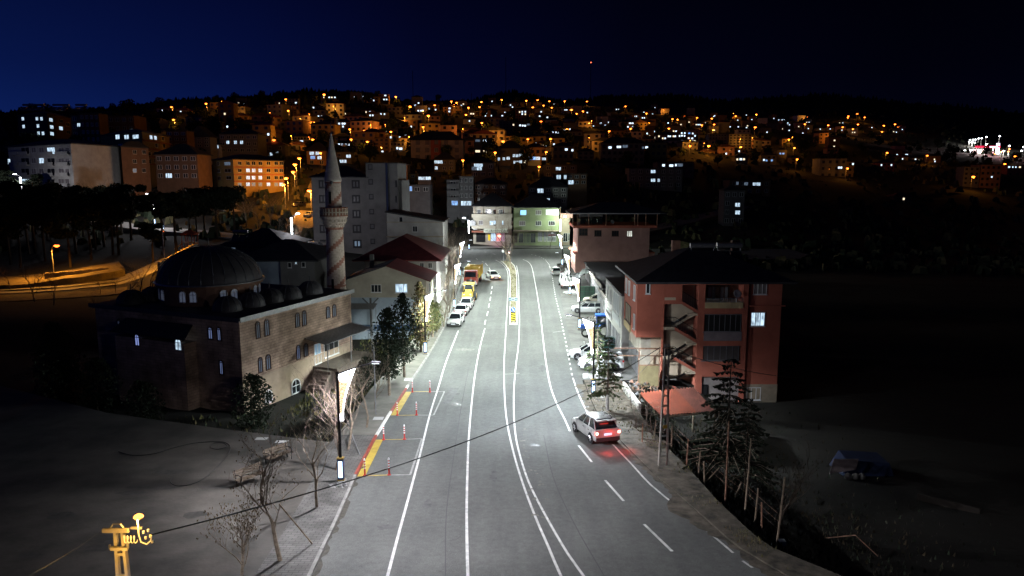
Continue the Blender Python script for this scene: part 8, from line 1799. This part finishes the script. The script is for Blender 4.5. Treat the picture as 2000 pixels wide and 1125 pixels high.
# ------------------------------------------------------------------ lattice poles and wires
conc = mat('pole_concrete', (.30, .28, .25), .8, noise=.15, nscale=4)
def lattice(pos, h, label, w0=.34, w1=.2, rz=0, lean=0.0, m=None):
    m = m or conc; t = empty('lattice_pole', pos, rz, label, 'utility pole')
    for s in (-1, 1): MB().hexa([(s * w0 - .045, -.08, -.3), (s * w0 + .045, -.08, -.3), (s * w0 + .045, .08, -.3), (s * w0 - .045, .08, -.3)], [(s * w1 - .035, -.06, h), (s * w1 + .035, -.06, h), (s * w1 + .035, .06, h), (s * w1 - .035, .06, h)], m).build('leg', t)
    n = int(h / .62)
    for k in range(n): z = .5 + k * .62; ww = w0 + (w1 - w0) * z / h; MB().box(-ww, ww, -.05, .05, z, z + .075, m).build('rung', t)
    return t
p = G(1295, 910); PR = lattice((p.x, p.y, p.z + .1), A(1293, 672, p.y).z - p.z - .1, 'concrete ladder pole beside the footpath in front of the red shed', .27, .1, R(12)); topR = Vector((A(1293, 674, p.y).x, p.y, A(1293, 674, p.y).z))
o = MB().tube([(-.35, 0, 0), (.35, 0, .0)], .04, M['rust'], 5).build('cross_arm', PR, False, (0, -.1, topR.z - p.z - .25)); MB().tube([(0, 0, 0), (.45, -.1, .1), (.62, -.1, -.15), (.5, 0, -.45), (.2, 0, -.6)], .03, M['black'], 4).build('cable_coil', PR, False, (0, -.12, topR.z - p.z - .35)); MB().box(-.12, .12, -.14, -.1, 2.3, 2.5, mat('warning_plate', (.4, .25, .03), .6)).build('warning_plate', PR)
YP = 17.0; tp = A(231, 1033, YP); zg = zr(YP) + .1
PL = lattice((tp.x + .02, YP, zg), tp.z - zg, 'concrete ladder pole lit orange by its own sodium lamp at the bottom left', .24, .088, 0)
hz = tp.z - zg
MB().box(-.38, .28, -.1, -.03, hz - .06, hz + .04, conc).build('cross_arm', PL); o = MB().box(.33, .62, -.08, -.03, hz + .03, hz + .08, M['steel']).build('arm_extension', PL); MB().tube([(-.18, -.05, hz + .06), (-.12, -.05, hz + .16), (.08, -.05, hz + .16), (.14, -.05, hz + .06)], .02, M['steel'], 4).build('bracket', PL)
MB().box(-.2, .24, -.13, -.06, hz - .52, hz - .44, conc).build('cross_arm', PL); MB().box(-.25, -.21, -.1, -.05, hz - .5, hz - .38, M['steel']).box(.21, .26, -.1, -.05, hz - .47, hz - .34, M['steel']).build('insulator_pin', PL)
co = []
for k in range(60): a = k * .42; co.append((.16 + k * .0055, -.12 + .05 * math.cos(a), hz - .22 + .09 * math.sin(a)))
MB().tube(co, .014, M['frame'], 4).build('cable_coil', PL); MB().tube([(.52, -.06, hz + .3), (.53, -.08, hz - .1), (.58, -.1, hz - .3), (.72, -.1, hz - .36), (.84, -.1, hz - .26), (.86, -.1, hz - .12)], .018, M['frame'], 5).build('cable_loop', PL)
for dx, dz in ((.66, -.05), (.78, .0), (.82, -.15), (.7, -.2), (.86, -.3)): MB().lathe([(.001, -.04), (.03, -.03), (.03, .03), (.001, .04)], M['frame'], 8).build('insulator', PL, False, (dx, -.08, hz + dz))
MB().tube([(.52, -.06, hz - .05), (.52, -.06, hz + .3)], .02, M['steel'], 5).build('lamp_stem', PL)
hdl = MB().lathe([(.001, .0), (.08, -.01), (.115, -.03), (.11, -.04)], M['steel'], 16).build('lamp_head', PL, True, (.56, -.08, hz + .36)); hdl.scale = (1, .8, 1)
gl2 = MB().lathe([(.12, .0), (.10, .04), (.05, .07), (.001, .08)], mat('sodium_bulb', (1, .8, .5), .4, emis=(1, .30, .05), est=6, sample=False), 16).build('lamp_glass', PL, True, (.56, -.08, hz + .36))
point('sodium_light', (.56, -.2, hz + .24), 75, (1, .50, .08), PL, .05); point('sodium_light', (.3, -.7, hz - .6), 60, (1, .52, .09), PL, .05)  # second point has no fixture, added to light the pole legs
def wire(a, b, sag, r, label, m=None, name='overhead_cable'):
    a, b = Vector(a), Vector(b); P = [a.lerp(b, k / 40) + Vector((0, 0, -4 * sag * (k / 40) * (1 - k / 40))) for k in range(41)]; o = MB().tube(P, r, m or M['black'], 5).build(name); tag(o, label, 'cable', 'overhead cables'); return o
wa = Vector((tp.x + .84, YP - .08, tp.z - .12)); wire(wa, topR + Vector((-.1, -.1, -.1)), .95, .021, 'thick overhead cable crossing the road from the lit pole to the right pole')
wb = A(2060, 890, 48); wire(topR + Vector((.1, 0, -.15)), A(1560, 738, 62), .35, .022, 'cable running right from the ladder pole across the red house'); wire(topR + Vector((-.1, 0, -.3)), A(1205, 752, 60), .5, .015, 'short cable from the ladder pole down to the cedar')
wire(Vector((tp.x - .42, YP, tp.z - .05)), A(-60, 1180, 12), .1, .006, 'thin wire from the lit pole towards the lower left')
# ------------------------------------------------------------------ fence posts and boards along the footpath, field clutter
for i, (u, v, h, ln) in enumerate(((1254, 873, 1.7, .0), (1276, 862, 1.6, .05), (1311, 880, 1.8, 0), (1340, 915, 1.9, .02), (1363, 932, 1.6, .03), (1377, 952, 1.5, -.05), (1416, 988, 4.6, .0), (1454, 1006, 4.2, .02), (1473, 1030, 2.0, .03), (1489, 1045, 1.6, -.05), (1515, 1075, 3.4, .04))):
    p = PZ(u, v, ground(*PZ(u, v, zr(45)).xy)); p = Vector((p.x, p.y, ground(p.x, p.y))); o = MB().tube([(0, 0, -.3), (ln * h, 0, h * .5), (ln * h * 1.6, 0, h)], [.05, .045, .04], M['wood'] if i % 3 else M['rust'], 6).build('fence_post', None, False, p)
    tag(o, '%s wooden fence post from the shed along the footpath%s' % (ORD[i], ', tall' if h > 3 else ''), 'post', 'fence posts beside the footpath')
for i, (a, b) in enumerate((((1360, 925), (1372, 905)), ((1378, 962), (1410, 935)), ((1455, 985), (1472, 965)), ((1434, 975), (1450, 942)), ((1440, 905), (1452, 918)))):
    pa = PZ(a[0], a[1], .2); pb = PZ(b[0], b[1], 1.1); o = MB().tube([(pa.x, pa.y, ground(pa.x, pa.y)), (pb.x, pa.y + .5, ground(pb.x, pa.y) + 1.1)], .045, M['wood'], 4).build('leaning_board'); tag(o, '%s leaning board of those propped against the fence posts' % ORD[i], 'board', 'boards leaning on the fence')
mb = MB(); t = empty('wire_fence', (A(1311, 870, 45).x, 45, 0), 0, 'sagging wire strands between the fence posts', 'fence')
for z in (.5, .9, 1.3):
    P = []
    for u, v in ((1276, 862), (1311, 880), (1340, 915), (1377, 952), (1416, 988), (1454, 1006), (1489, 1045), (1515, 1075)): p = PZ(u, v, -.5); P.append((p.x, p.y, ground(p.x, p.y) + z))
    under(MB().tube(P, .008, M['rust'], 3).build('wire_strand'), t)
for i, (u, v, d) in enumerate(((1284, 872, .4), (1289, 868, .5), (1279, 866, .2), (1440, 912, .5))): p = G(u, v); o = MB().box(-.9, .9, -.05, .05, 0, .05, M['lightwood'] if i < 3 else M['wood']).build('loose_plank', None, False, (p.x, p.y, p.z + .13 + i * .04)); o.rotation_euler = (0, 0, R(-50 + 14 * i)); tag(o, '%s loose plank lying beside the ladder pole' % ORD[i], 'plank', 'loose planks')
p = PZ(1680, 925, -1.5); z = ground(p.x, p.y); t = empty('tarpaulin_pile', (p.x, p.y, z), 0, 'pile under a blue tarpaulin with a pale cloth in the dark field', 'pile')
MB().hexa([(-1.6, -1, 0), (1.8, -1, 0), (1.8, 1.2, 0), (-1.6, 1.2, 0)], [(-1.3, -.7, 1.1), (1.5, -.8, .9), (1.5, .9, 1.0), (-1.2, .8, 1.2)], mat('blue_tarp', (.006, .014, .045), .8, noise=.3, nscale=3)).build('tarpaulin', t); MB().slab([(-2.6, -1.1, .3), (-.9, -1.15, .6), (-.7, -1.0, 1.3), (-2.3, -.9, 1.25)], .05, mat('pale_cloth', (.11, .09, .09), .9, noise=.2, nscale=3)).build('cloth', t)
for x in (-1.5, -1.0, -.6): MB().lathe([(.001, 0), (.22, .05), (.25, .3), (.1, .45), (.001, .47)], M['concrete'], 8).build('sack', t, False, (x, -1.4, 0))
p = PZ(1850, 1000, -1.2); o = MB().box(-1.6, 1.6, -.1, .1, 0, .4, mat('rotten_wood', (.03, .025, .02), .9)).build('timber_beam', None, False, (p.x, p.y, ground(p.x, p.y))); o.rotation_euler = (0, 0, R(-40)); tag(o, 'old timber beam lying in the dark field', 'beam')
p = PZ(1610, 1060, -.8); o = MB().tube([(0, 0, 0), (.9, -1.4, .9), (1.6, -2.4, .3)], .03, M['rust'], 4).build('bent_pipe', None, False, (p.x, p.y, ground(p.x, p.y))); tag(o, 'thin bent pipe sticking out of the dark field', 'pipe')
p = PZ(1524, 1080, .3); o = MB().box(-.2, .2, -.15, .15, 0, .22, M['wkerb']).build('stone_block', None, False, (p.x, p.y, ground(p.x, p.y))); tag(o, 'pale stone block at the end of the footpath', 'stone')
# yard items: garden wall with faded writing, yellow gate, container, playground
p = A(1216, 757, 59.5); q = A(1247, 788, 53.5); t = empty('garden_wall', (p.x, p.y, .3), 0, 'low garden wall with faded dark lettering beside the red shed', 'wall'); f = Face((p.x, 59.5), (q.x, 53.5)); mb = MB(); f.box(mb, 0, f.L, -.8, 1.15, -.2, 0, mat('limewashed_wall', (.38, .36, .32), .9, noise=.3, nscale=2)); under(mb.build('wall'), t)
rr = random.Random(2)
for i in range(11): mb = MB(); d = .4 + i * .52; f.box(mb, d, d + .1, .35, .85, .0, .015, M['black']); f.box(mb, d, d + rr.uniform(.2, .36), *((.75, .85) if i % 2 else (.55, .64)), .0, .016, M['black']); under(mb.build('painted_letter'), t)
p = PZ(1265, 741, .3); t = empty('yellow_gate', (p.x, YF - .8, -.3), 0, 'ochre sheet metal gate standing before the red house', 'gate'); MB().box(-.9, .9, -.03, .03, 0, 2.0, mat('ochre_sheet', (.20, .165, .085), .7, noise=.2, nscale=2)).build('panel', t)
fm = MB()
for x in (-.92, .92): fm.box(x - .04, x + .04, -.05, .05, 0, 3.6, M['rust'])
for z in (0.02, 2.0, 3.5): fm.box(-.92, .92, -.04, .04, z, z + .07, M['rust'])
fm.build('gate_frame', t); MB().tube([(-3.6, 0, 2.9), (1.2, 0, 2.9)], .04, M['rust'], 4).tube([(-3.2, 0, 3.6), (1.0, 0, 3.6)], .04, M['rust'], 4).build('trellis_bar', t)
p = A(1150, 572, 107); t = empty('green_cage', (p.x, 107, 0), 0, 'green wire mesh cage standing by the middle shed', 'cage')
mb = MB(); gm = mat('green_mesh', (.06, .16, .11), .6)
for x in (-1.4, -.7, 0, .7, 1.4): mb.tube([(x, 0, 0), (x, 0, 2.3)], .04, gm, 4)
for z in (.1, .8, 1.5, 2.3): mb.tube([(-1.4, 0, z), (1.4, 0, z)], .04, gm, 4)
mb.build('frame', t); MB().box(-1.35, 1.35, .05, .07, .1, 2.3, mat('mesh_sheet', (.07, .11, .09), .8)).build('mesh', t)
p = A(1133, 540, 122); t = empty('tarpaulin_shelter', (p.x, 122, 0), 0, 'grey tarpaulin shelter hanging from the far shed', 'shelter'); mb = MB(); tm_ = mat('grey_tarp', (.16, .17, .17), .8, noise=.25, nscale=1.2)
vs = []; 
for i in range(9):
    for j in range(5): vs.append((-1.8 + i * .45, -2.0 + j * .9, 3.1 - (j - 2) ** 2 * .12 - i * .0 - (2.2 * (1 - i / 8) ** 2 if i < 5 else 0) + .12 * math.sin(i * 2 + j)))
mb.add(vs, [(i * 5 + j, i * 5 + j + 1, (i + 1) * 5 + j + 1, (i + 1) * 5 + j) for i in range(8) for j in range(4)], tm_); mb.build('tarpaulin', t)
for x, y in ((1.7, -1.9), (1.7, 1.5)): MB().tube([(x, y, 0), (x, y, 2.9)], .04, M['steel'], 5).build('post', t)
p = A(372, 488, 137); z = ground(p.x, 137); t = empty('playground_tower', (p.x, 137, z), 0, 'red framed playground tower with a slide above the stone wall', 'playground'); rm_ = mat('playground_red', (.25, .05, .03), .6)
for x in (-1.2, 0, 1.2):
    for y in (-.8, .8): MB().tube([(x, y, 0), (x, y, 3.1)], .07, rm_, 5).build('post', t)
MB().box(-1.3, 1.3, -.9, .9, 1.4, 1.5, M['wood']).build('platform', t); MB().slab([(-2.9, -.4, .2), (-2.9, .2, .2), (-1.2, .2, 1.5), (-1.2, -.4, 1.5)], .06, mat('slide_yellow', (.5, .33, .1), .5)).build('slide', t); hip_roof(t, -1.2, 1.2, -.8, .8, 3.1, .7, rm_, .25)
p = A(590, 474, 132); car('grey_car', (p.x, 132, ground(p.x, 132) + .1), R(80), 'grey car parked under the white lamp column on the side street', SILV, 'hatch', group='cars on the side streets'); p = A(607, 473, 131); car('dark_car', (p.x, 131, ground(p.x, 131) + .1), R(80), 'dark car parked behind the grey car on the side street', paint('black', (.03, .03, .035)), 'hatch', group='cars on the side streets')
p = A(603, 384, 190); car('pale_car', (p.x, 190, ground(p.x, 190) + .2), R(170), 'pale car on the orange lit hill street beside the tower block', SILV, 'estate', group='cars on the side streets'); p = A(581, 362, 205); car('dark_car', (p.x, 205, ground(p.x, 205) + .2), R(165), 'dark car higher up the orange lit hill street', paint('black', (.03, .03, .035)), 'hatch', group='cars on the side streets')
turn_arches()
# ------------------------------------------------------------------ far skyline: masts; petrol station on the right
for u, v0, v1, Y, l in ((807, 196, 138, 900, 'thin dark radio mast left of centre on the skyline'), (988, 184, 112, 1550, 'faint radio mast on the central dark hill'), (1153, 190, 122, 1550, 'radio mast with a red beacon right of centre'), (921, 205, 182, 900, 'short reddish mast between the two hills')):
    a, b = A(u, v0 + 6, Y), A(u, v1, Y); h = b.z - a.z; t = empty('radio_mast', a, 0, l, 'mast'); k = Y / 900; mb = MB()
    for x, y in ((-.5, 0), (.5, 0), (0, .8)): mb.tube([(x * k, y * k, 0), (x * k * .4, y * k * .4, h)], .12 * k, M['rust'] if u == 921 else M['black'], 3)
    for i in range(20): z = h * i / 20; s = k * (1 - .6 * i / 20); mb.tube([(-.5 * s, 0, z), (.5 * s, 0, z + h / 20)], .08 * k, M['black'], 3)
    mb.build('lattice', t)
    if u == 1153: MB().lathe([(.001, -1.1), (1.2, 0), (.001, 1.1)], mat('red_beacon', (1, .1, .05), .4, emis=(1, .12, .05), est=8), 8).build('beacon', t, False, (0, 0, h))
pY = T(1915, 299).y; Yg = pY; c0 = A(1896, 299, Yg); zg_ = c0.z; t = empty('petrol_station', (c0.x, Yg, zg_), 0, 'far petrol station with a glowing red canopy edge at the right', 'petrol station'); s = Yg / F
wR = 46 * s; MB().box(0, wR, -6, 8, 5.0, 5.3, WHITE).build('canopy', t); MB().box(-.3, wR + .3, -6.6, -6.05, 4.6, 6.2, mat('red_glow_fascia', (.8, .02, .05), .5, emis=(1, .02, .07), est=1.6)).build('canopy_fascia', t); MB().box(wR * .55, wR * .88, -7.0, -6.65, 4.9, 5.9, mat('white_glow_sign', (.8, .7, 1), .5, emis=(.85, .75, 1), est=3)).build('lit_sign', t)
for x in (.15, .5, .85): MB().box(wR * x - .3, wR * x + .3, -3, -2.4, -2, 5, WHITE).build('canopy_column', t)
MB().box(wR * .1, wR * .8, 6, 10, -2, 3.8, mat('shop_lit_wall', (.5, .45, .45), .7)).build('shop', t); MB().box(wR * 1.06, wR * 1.15, -1, 1, -1, 9, mat('white_glow_sign', (.8, .7, 1), .5, emis=(.85, .75, 1), est=3)).build('price_totem', t)
point('canopy_light', (wR * .3, -3, 4.4), 26000, (1, .9, .88), t, .5); point('canopy_light', (wR * .8, -3, 4.4), 20000, (1, .35, .4), t, .5)
fl_ = [(1894, 273.5), (1900, 273), (1905, 272.5), (1892.5, 278), (1898.5, 277.5), (1904, 279), (1911, 270.5), (1917, 270), (1926, 267.5), (1952, 266), (1926, 282), (1949, 283), (1971, 285), (1884, 293.5), (1891, 296), (1894, 297), (1943, 300.5), (1955, 296.5), (1960, 295), (1971, 291), (1969, 296), (1999, 287), (1994.5, 294.5)]
for i, (u, v) in enumerate(fl_):
    Yq = Yg * (1.1 if v < 285 else 1.0); p = A(u, v, Yq); g_ = ground(p.x, Yq); h = max(2.0, p.z - g_); t = empty('floodlight', (p.x, Yq, p.z - h), 0, '%s floodlight, counting from the left cluster around the petrol station' % ORD[i], 'floodlight', 'floodlights around the petrol station')
    MB().tube([(0, 0, -1), (0, 0, h)], .18, M['steel'], 4).build('pole', t); MB().lathe([(.001, -.7), (1.0, 0), (.001, .7)], M['ledglow'] if i not in (16, 17, 19, 20) else M['sodium'], 8).build('lamp_glass', t, False, (0, -.4, h))
    if i in (3, 9, 10, 17): point('floodlight_beam', (0, -3, h - 1), 9000, (.95, .9, .8), t, .5)
